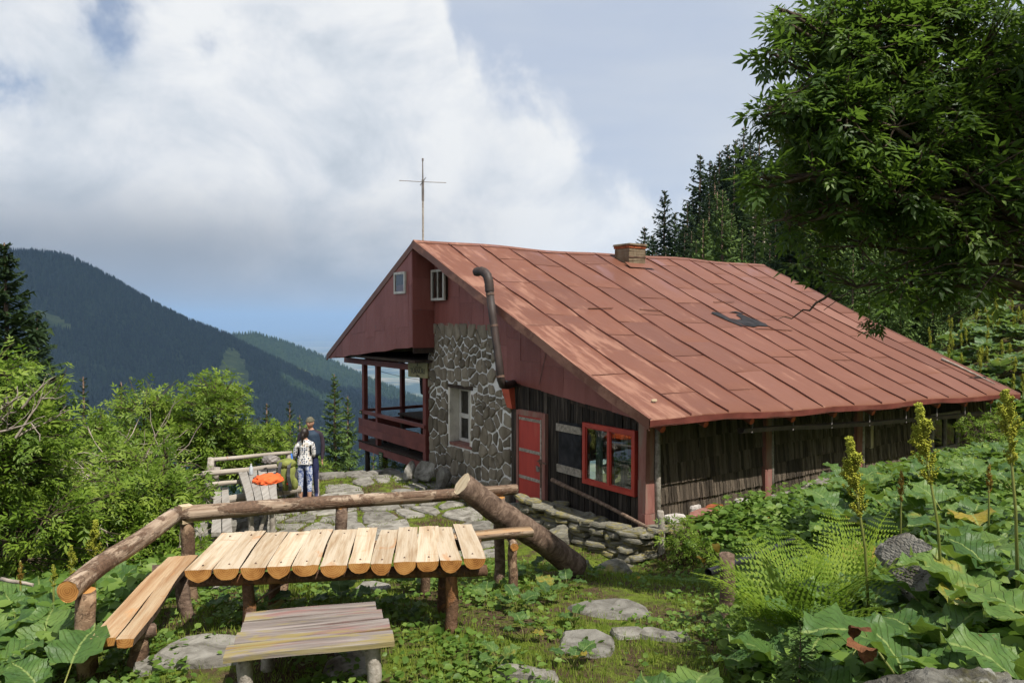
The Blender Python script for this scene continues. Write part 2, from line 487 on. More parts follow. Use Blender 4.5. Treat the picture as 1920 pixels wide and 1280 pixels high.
M['greywood'] = simple('silver grey weathered wood', [(0.22, (0.11, 0.09, 0.07)), (0.5, (0.30, 0.265, 0.225)), (0.78, (0.46, 0.42, 0.37))], (18, 18, 18), 0.85, 0.2, 0.8, 0.01, 0.3)
def grain_mat(name, axis, stops, vary=0.25, knot=True, tint=None, bark=0.0):
    """sawn wood with the grain along axis (0 x, 1 y, 2 z)"""
    m, t = shader(name)
    s = [16.0, 16.0, 16.0]; s[axis] = 0.9
    v, rnd = objc(t, (1, 1, 1))
    g = t.noise(t.vmath('MULTIPLY', v, tuple(s)), 1.0, 8.0, 0.62, 0.35)
    s2 = [70.0, 70.0, 70.0]; s2[axis] = 3.0
    fine = t.noise(t.vmath('MULTIPLY', v, tuple(s2)), 1.0, 4.0, 0.6)
    col = t.ramp(t.math('ADD', t.math('MULTIPLY', g, 0.75), t.math('MULTIPLY', fine, 0.25)), stops)
    if knot:
        s3 = [3.0, 3.0, 3.0]; s3[axis] = 1.1
        k = t.smooth(t.noise(t.vmath('MULTIPLY', v, tuple(s3)), 1.6, 5.0, 0.6, 0.9), 0.60, 0.73)
        col = t.mix(t.math('MULTIPLY', k, 0.65), col, tint or (0.42, 0.19, 0.065))
        sc = [4.0, 4.0, 4.0]; sc[axis] = 22.0           # axe scars across the grain
        ax = t.smooth(t.noise(t.vmath('MULTIPLY', v, tuple(sc)), 1.0, 3.0, 0.5, 0.6), 0.66, 0.72)
        col = t.mix(t.math('MULTIPLY', ax, 0.55), col, (0.30, 0.14, 0.05))
    hgt = t.math('ADD', g, t.math('MULTIPLY', fine, 0.6))
    if bark:
        s4 = [5.0, 5.0, 5.0]; s4[axis] = 2.2
        bk = t.smooth(t.noise(t.vmath('MULTIPLY', t.vmath('ADD', v, (3, 7, 5)), tuple(s4)), 1.0, 8.0, 0.72, 0.8), 0.60 - 0.16 * bark, 0.66 - 0.16 * bark)
        bc = t.ramp(t.noise(v, 30.0, 5.0, 0.7), [(0.3, (0.045, 0.024, 0.015)), (0.55, (0.12, 0.068, 0.042)), (0.8, (0.22, 0.145, 0.10))])
        col = t.mix(t.math('MULTIPLY', bk, 0.9), col, bc)
        hgt = t.math('ADD', hgt, t.math('MULTIPLY', bk, 0.7))
    hs = t.n('ShaderNodeHueSaturation', {'Value': t.math('ADD', 1 - vary / 2, t.math('MULTIPLY', rnd, vary)), 'Color': col})
    out(t, principled(t, hs, 0.75, 0.25, bump(t, hgt, 0.7, 0.015)))
    return m
FRESH = [(0.26, (0.17, 0.095, 0.042)), (0.40, (0.345, 0.245, 0.15)), (0.54, (0.475, 0.385, 0.28)), (0.85, (0.545, 0.475, 0.38))]
M['fresh_y'] = grain_mat('fresh split spruce', 1, FRESH)
M['fresh_x'] = grain_mat('fresh split spruce lengthwise', 0, [(0.25, (0.173, 0.072, 0.029)), (0.45, (0.303, 0.180, 0.093)), (0.62, (0.397, 0.289, 0.180)), (0.85, (0.448, 0.353, 0.245))])
M['peeled'] = grain_mat('peeled log', 0, [(0.30, (0.090, 0.054, 0.034)), (0.44, (0.211, 0.144, 0.097)), (0.56, (0.360, 0.275, 0.203)), (0.80, (0.468, 0.383, 0.297))], 0.2, True, (0.085, 0.045, 0.028), 0.75)
M['peeled_z'] = grain_mat('peeled post', 2, [(0.25, (0.12, 0.068, 0.038)), (0.45, (0.22, 0.14, 0.088)), (0.62, (0.33, 0.225, 0.145)), (0.85, (0.42, 0.31, 0.21))], 0.3, True, (0.10, 0.05, 0.028), 0.9)
M['amberpost'] = grain_mat('resin brown post', 2, [(0.25, (0.075, 0.032, 0.015)), (0.5, (0.22, 0.10, 0.042)), (0.8, (0.36, 0.18, 0.08))], 0.3, True, (0.09, 0.04, 0.02), 0.9)
M['grey_y'] = grain_mat('grey plank', 1, [(0.25, (0.13, 0.11, 0.095)), (0.5, (0.29, 0.265, 0.235)), (0.8, (0.42, 0.395, 0.36))], 0.3, True, (0.14, 0.11, 0.09))
M['grey_x'] = grain_mat('grey pole', 0, [(0.25, (0.16, 0.13, 0.105)), (0.5, (0.36, 0.315, 0.265)), (0.8, (0.50, 0.45, 0.39))], 0.25, True, (0.19, 0.14, 0.10))
M['bark'] = bark_mat('spruce bark', [(0.28, (0.045, 0.028, 0.020)), (0.48, (0.125, 0.083, 0.060)), (0.64, (0.22, 0.155, 0.115)), (0.82, (0.31, 0.22, 0.16))], (16, 16, 7))
M['twig'] = bark_mat('brown twig bark', [(0.3, (0.035, 0.024, 0.016)), (0.7, (0.11, 0.082, 0.058))], (8, 8, 8), 0.9, 0.3)
M['deadtwig'] = bark_mat('bleached dead twig', [(0.3, (0.16, 0.125, 0.10)), (0.7, (0.40, 0.345, 0.29))], (8, 8, 8), 0.9, 0.3)
# end grain: rings round the pith of the log
m, t = shader('cut end grain')
v, rnd = objc(t, (1, 1, 1))
c0 = t.n('ShaderNodeTexCoord').outputs['Generated']
nn = t.noise(v, 9.0, 5.0, 0.6)
rad = t.n('ShaderNodeVectorMath', operation='LENGTH'); t.put(rad.inputs[0], t.n('ShaderNodeTexCoord').outputs['Object'])
rings = t.math('SINE', t.math('ADD', t.math('MULTIPLY', rad.outputs['Value'], 420.0), t.math('MULTIPLY', nn, 9.0)))
col = t.ramp(t.math('ADD', t.math('MULTIPLY', rings, 0.10), nn), [(0.25, (0.17, 0.062, 0.014)), (0.5, (0.36, 0.165, 0.045)), (0.8, (0.48, 0.26, 0.085))])
out(t, principled(t, col, 0.8, 0.2, bump(t, nn, 0.4, 0.01)))
M['endgrain'] = m
# old paint left in streaks on the bench boards
m, t = shader('flaked bench paint')
v, rnd = objc(t, (1, 1, 1))
g = t.noise(t.vmath('MULTIPLY', v, (1.4, 26, 26)), 1.0, 8.0, 0.65, 0.3)
col = t.ramp(g, [(0.28, (0.060, 0.045, 0.040)), (0.48, (0.185, 0.155, 0.138)), (0.75, (0.33, 0.29, 0.265))])
red = t.smooth(t.noise(t.vmath('MULTIPLY', v, (1.2, 9, 9)), 1.0, 6.0, 0.6, 0.4), 0.50, 0.64)
col = t.mix(t.math('MULTIPLY', red, 0.6), col, (0.215, 0.085, 0.075))
yl = t.smooth(t.noise(t.vmath('MULTIPLY', t.vmath('ADD', v, (9, 4, 2)), (1.5, 7, 7)), 1.0, 6.0, 0.62, 0.5), 0.52, 0.60)
col = t.mix(t.math('MULTIPLY', yl, 0.5), col, (0.27, 0.215, 0.03))
out(t, principled(t, col, 0.8, 0.2, bump(t, g, 0.7, 0.012)))
M['benchpaint'] = m
M['pipe'] = simple('sooty stove pipe', [(0.3, (0.018, 0.013, 0.012)), (0.6, (0.050, 0.034, 0.029)), (0.85, (0.115, 0.062, 0.042))], (6, 6, 2), 0.6, 0.35, 0.3, 0.004, 0.1)
M['chimney'] = simple('chimney render', [(0.3, (0.084, 0.051, 0.033)), (0.5, (0.180, 0.138, 0.093)), (0.8, (0.240, 0.204, 0.144))], (5, 5, 1.6), 0.95, 0.1, 0.7, 0.02, 0.1)
M['brick'] = simple('burnt brick', [(0.3, (0.15, 0.045, 0.022)), (0.7, (0.34, 0.105, 0.045))], (9, 9, 9), 0.95, 0.1, 0.6, 0.01, 0.4)
M['tar'] = simple('black tar', [(0.3, (0.008, 0.008, 0.009)), (0.6, (0.028, 0.028, 0.032)), (0.85, (0.07, 0.05, 0.045))], (5, 5, 5), 0.85, 0.15, 0.4, 0.01, 0.1)
M['signboard'] = simple('olive sign board', [(0.3, (0.19, 0.17, 0.075)), (0.7, (0.30, 0.265, 0.135))], (4, 4, 4), 0.6, 0.3, 0.1, 0.004, 0.0)
M['signgreen'] = simple('green notice board', [(0.3, (0.020, 0.05, 0.022)), (0.7, (0.04, 0.085, 0.035))], (4, 4, 4), 0.6, 0.3, 0.1, 0.004, 0.0)
M['letter'] = simple('dark sign paint', [(0.3, (0.012, 0.014, 0.012)), (0.7, (0.022, 0.024, 0.02))], (4, 4, 4), 0.6, 0.3, 0.0, 0.004, 0.0)
M['letterpale'] = simple('pale sign paint', [(0.3, (0.40, 0.43, 0.24)), (0.7, (0.5, 0.52, 0.32))], (4, 4, 4), 0.6, 0.3, 0.0, 0.004, 0.0)
M['galv'] = simple('dull grey metal', [(0.3, (0.10, 0.09, 0.085)), (0.7, (0.24, 0.21, 0.19))], (5, 5, 5), 0.5, 0.5, 0.1, 0.004, 0.1)
M['blackplastic'] = simple('black plastic pipe', [(0.3, (0.010, 0.011, 0.013)), (0.7, (0.022, 0.024, 0.028))], (5, 5, 5), 0.35, 0.5, 0.05, 0.002, 0.0)
M['iron'] = simple('rusty iron', [(0.3, (0.05, 0.03, 0.022)), (0.7, (0.17, 0.10, 0.07))], (12, 12, 12), 0.6, 0.4, 0.3, 0.004, 0.1)
M['clearwood'] = simple('pale split wood', [(0.3, (0.36, 0.27, 0.17)), (0.7, (0.58, 0.48, 0.33))], (20, 20, 3), 0.8, 0.2, 0.4, 0.006, 0.2)
M['whiterock'] = simple('chalky white rubble', [(0.3, (0.30, 0.26, 0.24)), (0.6, (0.56, 0.53, 0.50)), (0.85, (0.70, 0.67, 0.64))], (7, 7, 7), 0.95, 0.1, 0.8, 0.03, 0.3)
# window glass: thin, mostly clear, with the sky's reflection
m, t = shader('window glass')
fr = t.n('ShaderNodeFresnel', {'IOR': 1.52})
gl = t.n('ShaderNodeBsdfGlossy', {'Color': (1, 1, 1), 'Roughness': 0.02})
trn = t.n('ShaderNodeBsdfTransparent', {'Color': (0.80, 0.86, 0.84)})
out(t, t.n('ShaderNodeMixShader', {0: t.math('ADD', t.math('MULTIPLY', fr, 1.0), 0.05), 1: trn, 2: gl}))
M['glass'] = m
m, t = shader('lace curtain')
v, rnd = objc(t, (1, 1, 1))
wv = t.noise(t.vmath('MULTIPLY', v, (30, 30, 3)), 1.0, 3.0, 0.5)
out(t, principled(t, t.ramp(wv, [(0.35, (0.035, 0.06, 0.05)), (0.65, (0.13, 0.19, 0.165))]), 0.9, 0.1))
M['curtain'] = m

# --- ground: soil, moss and trodden grass
m, t = shader('meadow soil')
v = t.n('ShaderNodeTexCoord').outputs['Object']
n1 = t.noise(v, 0.9, 6.0, 0.6, 0.3)
n2 = t.noise(v, 5.0, 7.0, 0.65, 0.2)
n3 = t.noise(v, 26.0, 6.0, 0.7)
soil = t.ramp(n3, [(0.3, (0.036, 0.022, 0.013)), (0.55, (0.082, 0.053, 0.033)), (0.8, (0.15, 0.11, 0.075))])
green = t.ramp(n2, [(0.3, (0.045, 0.070, 0.010)), (0.55, (0.100, 0.135, 0.018)), (0.8, (0.16, 0.19, 0.030))])
fac = t.smooth(t.math('ADD', t.math('MULTIPLY', n1, 0.6), t.math('MULTIPLY', n2, 0.5)), 0.48, 0.62)
out(t, principled(t, t.mix(fac, soil, green), 0.95, 0.1, bump(t, t.math('ADD', t.math('MULTIPLY', n2, 0.6), t.math('MULTIPLY', n3, 0.5)), 0.9, 0.06)))
M['ground'] = m
m, t = shader('far forest floor')
v = t.n('ShaderNodeTexCoord').outputs['Object']
n1 = t.noise(v, 0.0035, 5.0, 0.6, 0.5); n2 = t.noise(v, 0.03, 5.0, 0.7)
out(t, principled(t, t.ramp(t.math('ADD', t.math('MULTIPLY', n1, 0.6), t.math('MULTIPLY', n2, 0.4)), [(0.35, (0.012, 0.022, 0.012)), (0.55, (0.022, 0.038, 0.016)), (0.75, (0.06, 0.085, 0.03))]), 1.0, 0.0))
M['farfloor'] = m
m, t = shader('clearing grass')
v = t.n('ShaderNodeTexCoord').outputs['Object']
out(t, principled(t, t.ramp(t.noise(v, 0.02, 5.0, 0.65), [(0.35, (0.06, 0.09, 0.03)), (0.7, (0.14, 0.17, 0.06))]), 1.0, 0.0))
M['clearing'] = m  # meadow grass, also used for a slope patch painted as sunlit
m, t = shader('valley farmland')
v = t.n('ShaderNodeTexCoord').outputs['Object']
vo = t.n('ShaderNodeTexVoronoi', {'Vector': t.vmath('MULTIPLY', v, (0.0011, 0.0022, 1)), 'Scale': 1.0, 'Randomness': 1.0}, feature='F1', distance='MANHATTAN')
col = t.ramp(t.n('ShaderNodeSeparateXYZ', {0: vo.outputs['Color']}).outputs[0], [(0.0, (0.10, 0.13, 0.05)), (0.3, (0.19, 0.17, 0.09)), (0.55, (0.30, 0.25, 0.15)), (0.75, (0.12, 0.16, 0.06)), (1.0, (0.35, 0.30, 0.20))])
wd = t.smooth(t.noise(v, 0.0004, 6.0, 0.65), 0.52, 0.58)
out(t, principled(t, t.mix(wd, col, (0.035, 0.055, 0.03)), 1.0, 0.0))
M['plain'] = m
def treefar(name, stops):
    m, t = shader(name)
    rn = t.n('ShaderNodeAttribute', attribute_name='rnd').outputs['Fac']
    out(t, principled(t, t.ramp(rn, stops), 1.0, 0.0))
    return m
M['farwood'] = treefar('far spruce wood', [(0.0, (0.009, 0.019, 0.012)), (0.6, (0.018, 0.034, 0.017)), (0.9, (0.032, 0.052, 0.022)), (1.0, (0.06, 0.085, 0.03))])
# --- leaves
M['rumex'] = None
def broadleaf(name, lo, mid, hi, vein):
    m, t = shader(name)
    c = t.n('ShaderNodeTexCoord').outputs['Object']
    v, rnd = objc(t, (1, 1, 1))
    s = t.n('ShaderNodeSeparateXYZ', {0: c})
    ax = t.math('ABSOLUTE', s.outputs[0])
    along = t.math('ADD', t.math('MULTIPLY', t.math('SUBTRACT', s.outputs[1], t.math('MULTIPLY', ax, 0.75)), 21.0), t.math('MULTIPLY', t.noise(v, 7.0, 2.0, 0.5), 1.1))
    fr = t.math('ABSOLUTE', t.math('SUBTRACT', t.math('FRACT', along), 0.5))
    vn = t.smooth(fr, 0.10, 0.0)
    mid_v = t.smooth(ax, 0.012, 0.004)
    nz = t.noise(v, 6.0, 5.0, 0.6)
    col = t.ramp(t.math('ADD', t.math('MULTIPLY', nz, 0.7), t.math('MULTIPLY', rnd, 0.3)), [(0.28, lo), (0.5, mid), (0.70, hi)])
    old = t.smooth(t.math('ADD', t.math('MULTIPLY', rnd, 1.0), t.math('MULTIPLY', nz, 0.25)), 1.06, 1.13)
    col = t.mix(t.math('MULTIPLY', old, 0.8), col, (0.34, 0.24, 0.03))
    spot = t.smooth(t.noise(v, 16.0, 3.0, 0.6), 0.70, 0.74)
    col = t.mix(t.math('MULTIPLY', spot, 0.7), col, (0.13, 0.07, 0.02))
    col = t.mix(t.math('MULTIPLY', vn, 0.13), col, vein)
    col = t.mix(t.math('MULTIPLY', mid_v, 0.8), col, vein)
    hgt = t.math('SUBTRACT', t.math('MULTIPLY', nz, 0.6), t.math('MULTIPLY', vn, 0.18))
    p = principled(t, col, 0.48, 0.35, bump(t, hgt, 1.0, 0.03))
    tr = t.n('ShaderNodeBsdfTranslucent', {'Color': t.mix(0.5, col, (0.28, 0.42, 0.04))})
    out(t, t.n('ShaderNodeMixShader', {0: 0.30, 1: p, 2: tr}))
    return m
M['rumex'] = broadleaf('broad dock leaf', (0.036, 0.085, 0.022), (0.078, 0.150, 0.034), (0.145, 0.225, 0.052), (0.26, 0.33, 0.10))
M['rumexpale'] = broadleaf('pale dock leaf', (0.060, 0.115, 0.040), (0.095, 0.165, 0.060), (0.15, 0.22, 0.09), (0.27, 0.34, 0.15))
M['deadleaf'] = simple('withered brown leaf', [(0.3, (0.06, 0.022, 0.010)), (0.7, (0.20, 0.085, 0.035))], (9, 9, 9), 0.8, 0.2, 0.6, 0.02, 0.3)
M['yellowleaf'] = simple('withered yellow leaf', [(0.3, (0.38, 0.22, 0.025)), (0.7, (0.55, 0.40, 0.06))], (9, 9, 9), 0.7, 0.2, 0.4, 0.02, 0.3)
M['stem'] = simple('green stem', [(0.3, (0.10, 0.13, 0.025)), (0.7, (0.20, 0.20, 0.05))], (6, 6, 2), 0.6, 0.3, 0.1, 0.004, 0.3)
M['seed'] = leaf_mat('dock seed head', [(0.15, (0.28, 0.25, 0.03)), (0.5, (0.40, 0.42, 0.05)), (0.85, (0.50, 0.54, 0.09))], 0.3, 0.7, 3.0, 0.15)
M['seedbrown'] = leaf_mat('ripe dock seed head', [(0.15, (0.20, 0.10, 0.02)), (0.5, (0.32, 0.20, 0.035)), (0.85, (0.40, 0.31, 0.06))], 0.3, 0.7, 3.0, 0.15)
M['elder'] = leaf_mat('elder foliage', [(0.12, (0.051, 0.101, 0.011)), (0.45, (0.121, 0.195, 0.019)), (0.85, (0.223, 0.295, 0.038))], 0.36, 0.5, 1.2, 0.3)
M['elderdark'] = leaf_mat('shade-darkened tree foliage', [(0.10, (0.012, 0.030, 0.005)), (0.45, (0.028, 0.062, 0.008)), (0.72, (0.065, 0.115, 0.014)), (0.92, (0.15, 0.22, 0.026))], 0.34, 0.5, 1.2, 0.3)  # elder green darkened to stand for the shade of unseen trees
M['fern'] = leaf_mat('fern green', [(0.2, (0.10, 0.17, 0.012)), (0.5, (0.165, 0.245, 0.020)), (0.85, (0.23, 0.30, 0.035))], 0.35, 0.6, 3.0, 0.2, False)
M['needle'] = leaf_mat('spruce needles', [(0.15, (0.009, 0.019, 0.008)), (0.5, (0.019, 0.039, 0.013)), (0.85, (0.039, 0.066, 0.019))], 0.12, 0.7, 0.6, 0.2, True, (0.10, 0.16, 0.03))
M['needlelit'] = leaf_mat('sunlit spruce needles', [(0.15, (0.036, 0.067, 0.017)), (0.5, (0.073, 0.123, 0.028)), (0.85, (0.133, 0.189, 0.045))], 0.15, 0.7, 0.6, 0.2, True, (0.13, 0.2, 0.04))  # lighter copy of the needles, sunlight painted into the green
M['grass'] = leaf_mat('short grass', [(0.15, (0.075, 0.115, 0.012)), (0.5, (0.150, 0.205, 0.022)), (0.85, (0.235, 0.275, 0.045))], 0.35, 0.6, 0.8, 0.2)
M['cover'] = leaf_mat('ground cover leaves', [(0.1, (0.050, 0.105, 0.016)), (0.5, (0.105, 0.180, 0.028)), (0.8, (0.170, 0.250, 0.050)), (0.97, (0.25, 0.31, 0.09)), (1.0, (0.45, 0.32, 0.03))], 0.35, 0.5, 1.2, 0.3)

# ------------------------------------------------------------------ terrain
CTRL = np.array([
    # camera shelf and the seating place
    (0, -2, -1.70), (0, 0, -1.78), (-3, 0, -2.05), (3, 0, -1.25), (0, 2, -2.10), (-2, 2.8, -2.42), (0.3, 4.3, -2.50), (-1.5, 5.0, -2.52), (-3.2, 4.6, -2.62), (-2.2, 5.8, -2.52),
    (0.2, 6.0, -2.62), (-3.4, 6.4, -2.70), (0.9, 7.2, -2.84), (-1.6, 7.4, -2.78), (0.0, 8.1, -2.93), (-2.5, 8.6, -3.05), (0.8, 9.3, -3.12), (-0.2, 9.4, -3.22), (1.5, 9.6, -3.38), (1.75, 10.9, -3.72), (2.6, 10.6, -3.58), (0.2, 11.6, -3.70),
    # terrace
    (-0.6, 13.6, -3.72), (-3.0, 12.9, -3.72), (-4.7, 12.9, -3.74), (-5.2, 17.0, -3.73), (-2.0, 17.6, -3.72), (-0.1, 14.8, -3.72), (-4.0, 15.2, -3.72), (-2.0, 15.0, -3.72), (-2.2, 11.3, -3.70), (-4.4, 10.8, -3.60), (0.9, 15.2, -3.72), (-2.9, 17.9, -3.75),
    # edge to the valley
    (-5.4, 20.5, -5.3), (-2.0, 21.5, -5.0), (-3.6, 19.3, -4.4), (-8.3, 15.5, -4.9), (-8.0, 11.5, -4.5), (-6.8, 8.0, -3.5), (-6.4, 5.0, -3.1), (-11, 9, -6.2), (-12, 17, -8.2), (-6, 25, -8.4), (0, 26, -7.8), (-14, 3, -6.5), (-8, 0, -3.6),
    # under and behind the house
    (3.0, 14.6, -3.60), (5, 17, -3.55), (2, 20, -4.6), (9, 20, -3.3), (7, 25, -4.3), (12.5, 24, -2.6),
    # bank in front of the long wall and the slope on the right
    (2.3, 12.0, -3.36), (4.7, 13.6, -3.28), (7.4, 15.5, -3.13), (11.2, 18.3, -3.16), (13.2, 19.7, -2.9), (3.3, 11.2, -3.22), (5.2, 12.4, -3.05), (8.5, 14.0, -2.72), (3.5, 9.2, -3.02), (5.6, 10.2, -2.72), (2.35, 7.0, -2.76), (3.4, 7.0, -2.62), (4.4, 7.2, -2.42), (1.9, 5.3, -2.48), (2.6, 5.2, -2.28), (3.6, 5.2, -2.0),
    (1.3, 3.6, -2.35), (2.1, 3.5, -1.95), (3.2, 3.4, -1.6), (6.5, 7.5, -2.1), (8.5, 10, -2.2), (11, 14, -2.2), (15, 20, -1.75), (16.5, 24.5, -1.25), (6, 3, -1.0), (10, 6, -1.3), (14, 12, -0.6), (18, 18, -0.2), (21, 27, 1.0),
])
def tps_fit(P, z, lam=0.02):
    n = len(P)
    d2 = ((P[:, None] - P[None]) ** 2).sum(-1)
    K = np.where(d2 > 0, d2 * np.log(d2 + 1e-12) * 0.5, 0) + lam * np.eye(n)
    A = np.zeros((n + 3, n + 3)); A[:n, :n] = K; A[:n, n] = 1; A[:n, n + 1:] = P; A[n, :n] = 1; A[n + 1:, :n] = P.T
    b = np.zeros(n + 3); b[:n] = z
    return np.linalg.solve(A, b)
TPS = tps_fit(CTRL[:, :2], CTRL[:, 2])
def far_z(x, y):
    z = 0.62 * x - 0.28 * y - 3.6
    z = np.where(z > 55, 55 + (z - 55) * 0.25, z)
    z = z + 1.2 * np.sin(x * 0.11 + 1) * np.cos(y * 0.07)
    return np.maximum(z, -640 + 0.02 * x)
def ground_np(x, y):
    x = np.asarray(x, float); y = np.asarray(y, float)
    sh = x.shape; xf = x.ravel(); yf = y.ravel()
    o = np.empty_like(xf)
    for s in range(0, len(xf), 20000):
        xx = xf[s:s + 20000]; yy = yf[s:s + 20000]
        d2 = (xx[:, None] - CTRL[:, 0]) ** 2 + (yy[:, None] - CTRL[:, 1]) ** 2
        o[s:s + 20000] = (np.where(d2 > 0, d2 * np.log(d2 + 1e-12) * 0.5, 0) @ TPS[:-3]) + TPS[-3] + TPS[-2] * xx + TPS[-1] * yy
    near = o + 0.022 * np.sin(xf * 3.1 + yf) * np.cos(yf * 2.7) + 0.012 * np.sin(xf * 7.3) * np.sin(yf * 6.1 + xf * 2)
    dd = np.maximum(np.abs(xf - 2) / 1.15, np.abs(yf - 11.5))
    k = np.clip((dd - 13) / 14, 0, 1); k = k * k * (3 - 2 * k)
    return (near * (1 - k) + far_z(xf, yf) * k).reshape(sh)
def gz(x, y):
    return float(ground_np(np.array([x]), np.array([y]))[0])

def axis(lo, hi, step, ends, growth=1.22):
    a = list(np.arange(lo, hi + 1e-6, step))
    s = step
    while a[-1] < ends[1]:
        s *= growth; a.append(a[-1] + s)
    s = step; pre = []
    cur = lo
    while cur > ends[0]:
        s *= growth; cur -= s; pre.append(cur)
    return np.array(pre[::-1] + a)
gx = axis(-9, 14, 0.16, (-900, 220)); gy = axis(2.0, 21, 0.16, (-40, 1500))
GX, GY = np.meshgrid(gx, gy, indexing='ij')
GZ = ground_np(GX, GY)
ni, nj = GX.shape
idx = np.arange(ni * nj).reshape(ni, nj)
gf = np.stack([idx[:-1, :-1], idx[1:, :-1], idx[1:, 1:], idx[:-1, 1:]], -1).reshape(-1, 4)
ground = link('ground', mesh_np('ground', np.stack([GX, GY, GZ], -1).reshape(-1, 3), gf, [M['ground']], smooth=True))
tag(ground, 'grassy mountain slope with bare soil under the cabin', None, None, 'structure')

# ------------------------------------------------------------------ far mountains
def smooth_noise_grid(u, v, seed):
    r = np.random.default_rng(seed)
    o = np.zeros_like(u)
    amp = 1.0; fr = 1.0
    for k in range(6):
        a = r.uniform(0, 6.28, 4); th = r.uniform(0, 3.14)
        o += amp * (np.sin((u * math.cos(th) + v * math.sin(th)) * fr + a[0]) * np.sin((v * math.cos(th) - u * math.sin(th)) * fr * 1.3 + a[1]))
        amp *= 0.55; fr *= 1.9
    return o
def mountain(name, crest, foot_y, foot_z, n_i, n_j, seed, spur, label, n_trees, tree_h, clear=()):
    """crest: list of (px, py, distance) surveyed from the photograph"""
    cr = np.array([at(*c) for c in crest])
    tt = np.array([c[0] for c in crest], float)
    ts = np.linspace(tt[0], tt[-1], n_i)
    X = np.interp(ts, tt, cr[:, 0]); Y = np.interp(ts, tt, cr[:, 1]); Z = np.interp(ts, tt, cr[:, 2])
    s = np.linspace(0, 1, n_j)
    S, XX = np.meshgrid(s, X); _, YY = np.meshgrid(s, Y); _, ZZ = np.meshgrid(s, Z)
    fx = XX * (foot_y / YY)
    PX = XX + (fx - XX) * S; PY = YY + (foot_y - YY) * S
    PZ = ZZ + (foot_z - ZZ) * (S ** 0.92)
    nz = smooth_noise_grid(PX / 260.0, PY / 420.0, seed)
    env = np.minimum(1, S * 6) * (1 - S * 0.3)
    PZ = PZ + spur * nz * env
    PZ = PZ + 3.0 * smooth_noise_grid(PX / 40.0, PY / 40.0, seed + 1) * np.minimum(1, S * 10 + 0.3)
    V = np.stack([PX, PY, PZ], -1)
    # the far side of the crest, so that the ridge is a body
    back = V[:, :1].copy(); back[..., 1] += 900; back[..., 2] -= 420
    V = np.concatenate([back, V], 1)
    ni, nj = V.shape[:2]
    idx = np.arange(ni * nj).reshape(ni, nj)
    f = np.stack([idx[:-1, :-1], idx[:-1, 1:], idx[1:, 1:], idx[1:, :-1]], -1).reshape(-1, 4)
    cen = V.reshape(-1, 3)[f].mean(1)
    px = 960 + FPX * cen[:, 0] / cen[:, 1]; py = 600 - FPX * cen[:, 2] / cen[:, 1]
    fm = np.zeros(len(f), int)
    def inclear(px, py, wob):
        o = np.zeros(len(px), bool)
        for (cx, cy, rx, ry, sl) in clear:
            q = ((px - cx) / rx) ** 2 + ((py - cy - sl * (px - cx)) / ry) ** 2
            o |= q + wob < 1
        return o
    fm[inclear(px, py, 0)] = 1
    o = link(name, mesh_np(name, V.reshape(-1, 3), f, [M['farfloor'], M['clearing']], True, fm))
    tag(o, label, None, None, 'structure')
    # the wood on it
    r = np.random.default_rng(seed + 5)
    ii = r.uniform(0, ni - 1.001, n_trees); jj = 1 + (r.uniform(0, 1, n_trees) ** 1.05) * (nj - 2.01)
    n_cr = n_trees // 14
    jj[:n_cr] = 1 + r.uniform(0, 0.6, n_cr)
    i0 = ii.astype(int); j0 = jj.astype(int); a = (ii - i0)[:, None]; b = (jj - j0)[:, None]
    B = (V[i0, j0] * (1 - a) + V[i0 + 1, j0] * a) * (1 - b) + (V[i0, j0 + 1] * (1 - a) + V[i0 + 1, j0 + 1] * a) * b
    px = 960 + FPX * B[:, 0] / B[:, 1]; py = 600 - FPX * B[:, 2] / B[:, 1]
    keep = ~inclear(px, py, r.uniform(-0.5, 0.3, n_trees)) & (px > -80) & (px < 1100)
    B = B[keep]; n = len(B)
    H = tree_h * r.uniform(0.6, 1.25, n); W = H * r.uniform(0.17, 0.25, n)
    ang = np.arange(5) * 2 * np.pi / 5
    ring = np.stack([np.cos(ang), np.sin(ang), np.zeros(5)], -1)
    vs = np.zeros((n, 6, 3)); vs[:, :5] = B[:, None] + ring * W[:, None, None]; vs[:, 5] = B + np.stack([np.zeros(n), np.zeros(n), H], -1)
    vs[:, :5, 2] -= 2.0
    tri = np.array([(k, (k + 1) % 5, 5) for k in range(5)])
    fs = (np.arange(n)[:, None, None] * 6 + tri).reshape(-1, 3)
    patch = smooth_noise_grid(B[:, 0] / 180, B[:, 1] / 180, seed + 9) * 0.10
    rn = np.clip(r.uniform(0, 0.8, n) + patch, 0, 1)
    me = mesh_np(name + '_wood', vs.reshape(-1, 3), fs, [M['farwood']], False, None, np.repeat(rn, 5))
    wo = link('far_forest', me)
    return wo

fw = mountain('mountain_ridge', [(-420, 440, 2500), (-150, 462, 2550), (0, 473, 2600), (70, 474, 2620), (130, 484, 2640), (210, 524, 2700), (300, 578, 2780), (370, 610, 2850), (430, 632, 2900), (500, 668, 2900), (580, 705, 2850), (660, 742, 2800), (760, 790, 2700), (900, 850, 2600), (1060, 920, 2500)],
              850, -560, 240, 90, 3, 34, 'dark wooded mountain ridge falling from the left to the valley', 46000, 19.0,
              [(438, 700, 26, 46, 0.4), (100, 600, 34, 12, 0.5)])  # first patch stands for sunlight on the slope, put in as paler treeless grass
tag(fw, 'dark spruce forest covering the mountain ridge across the valley', 'forest', None, 'stuff')
fw = mountain('wooded_hill', [(300, 640, 4300), (430, 629, 4300), (475, 625, 4350), (540, 644, 4350), (610, 671, 4300), (690, 709, 4200), (770, 742, 4100), (860, 775, 4000), (1000, 830, 3900)],
              2400, -700, 130, 50, 11, 26, 'lower wooded hill behind the mountain ridge', 15000, 22.0, [(545, 692, 46, 9, 0.33)])
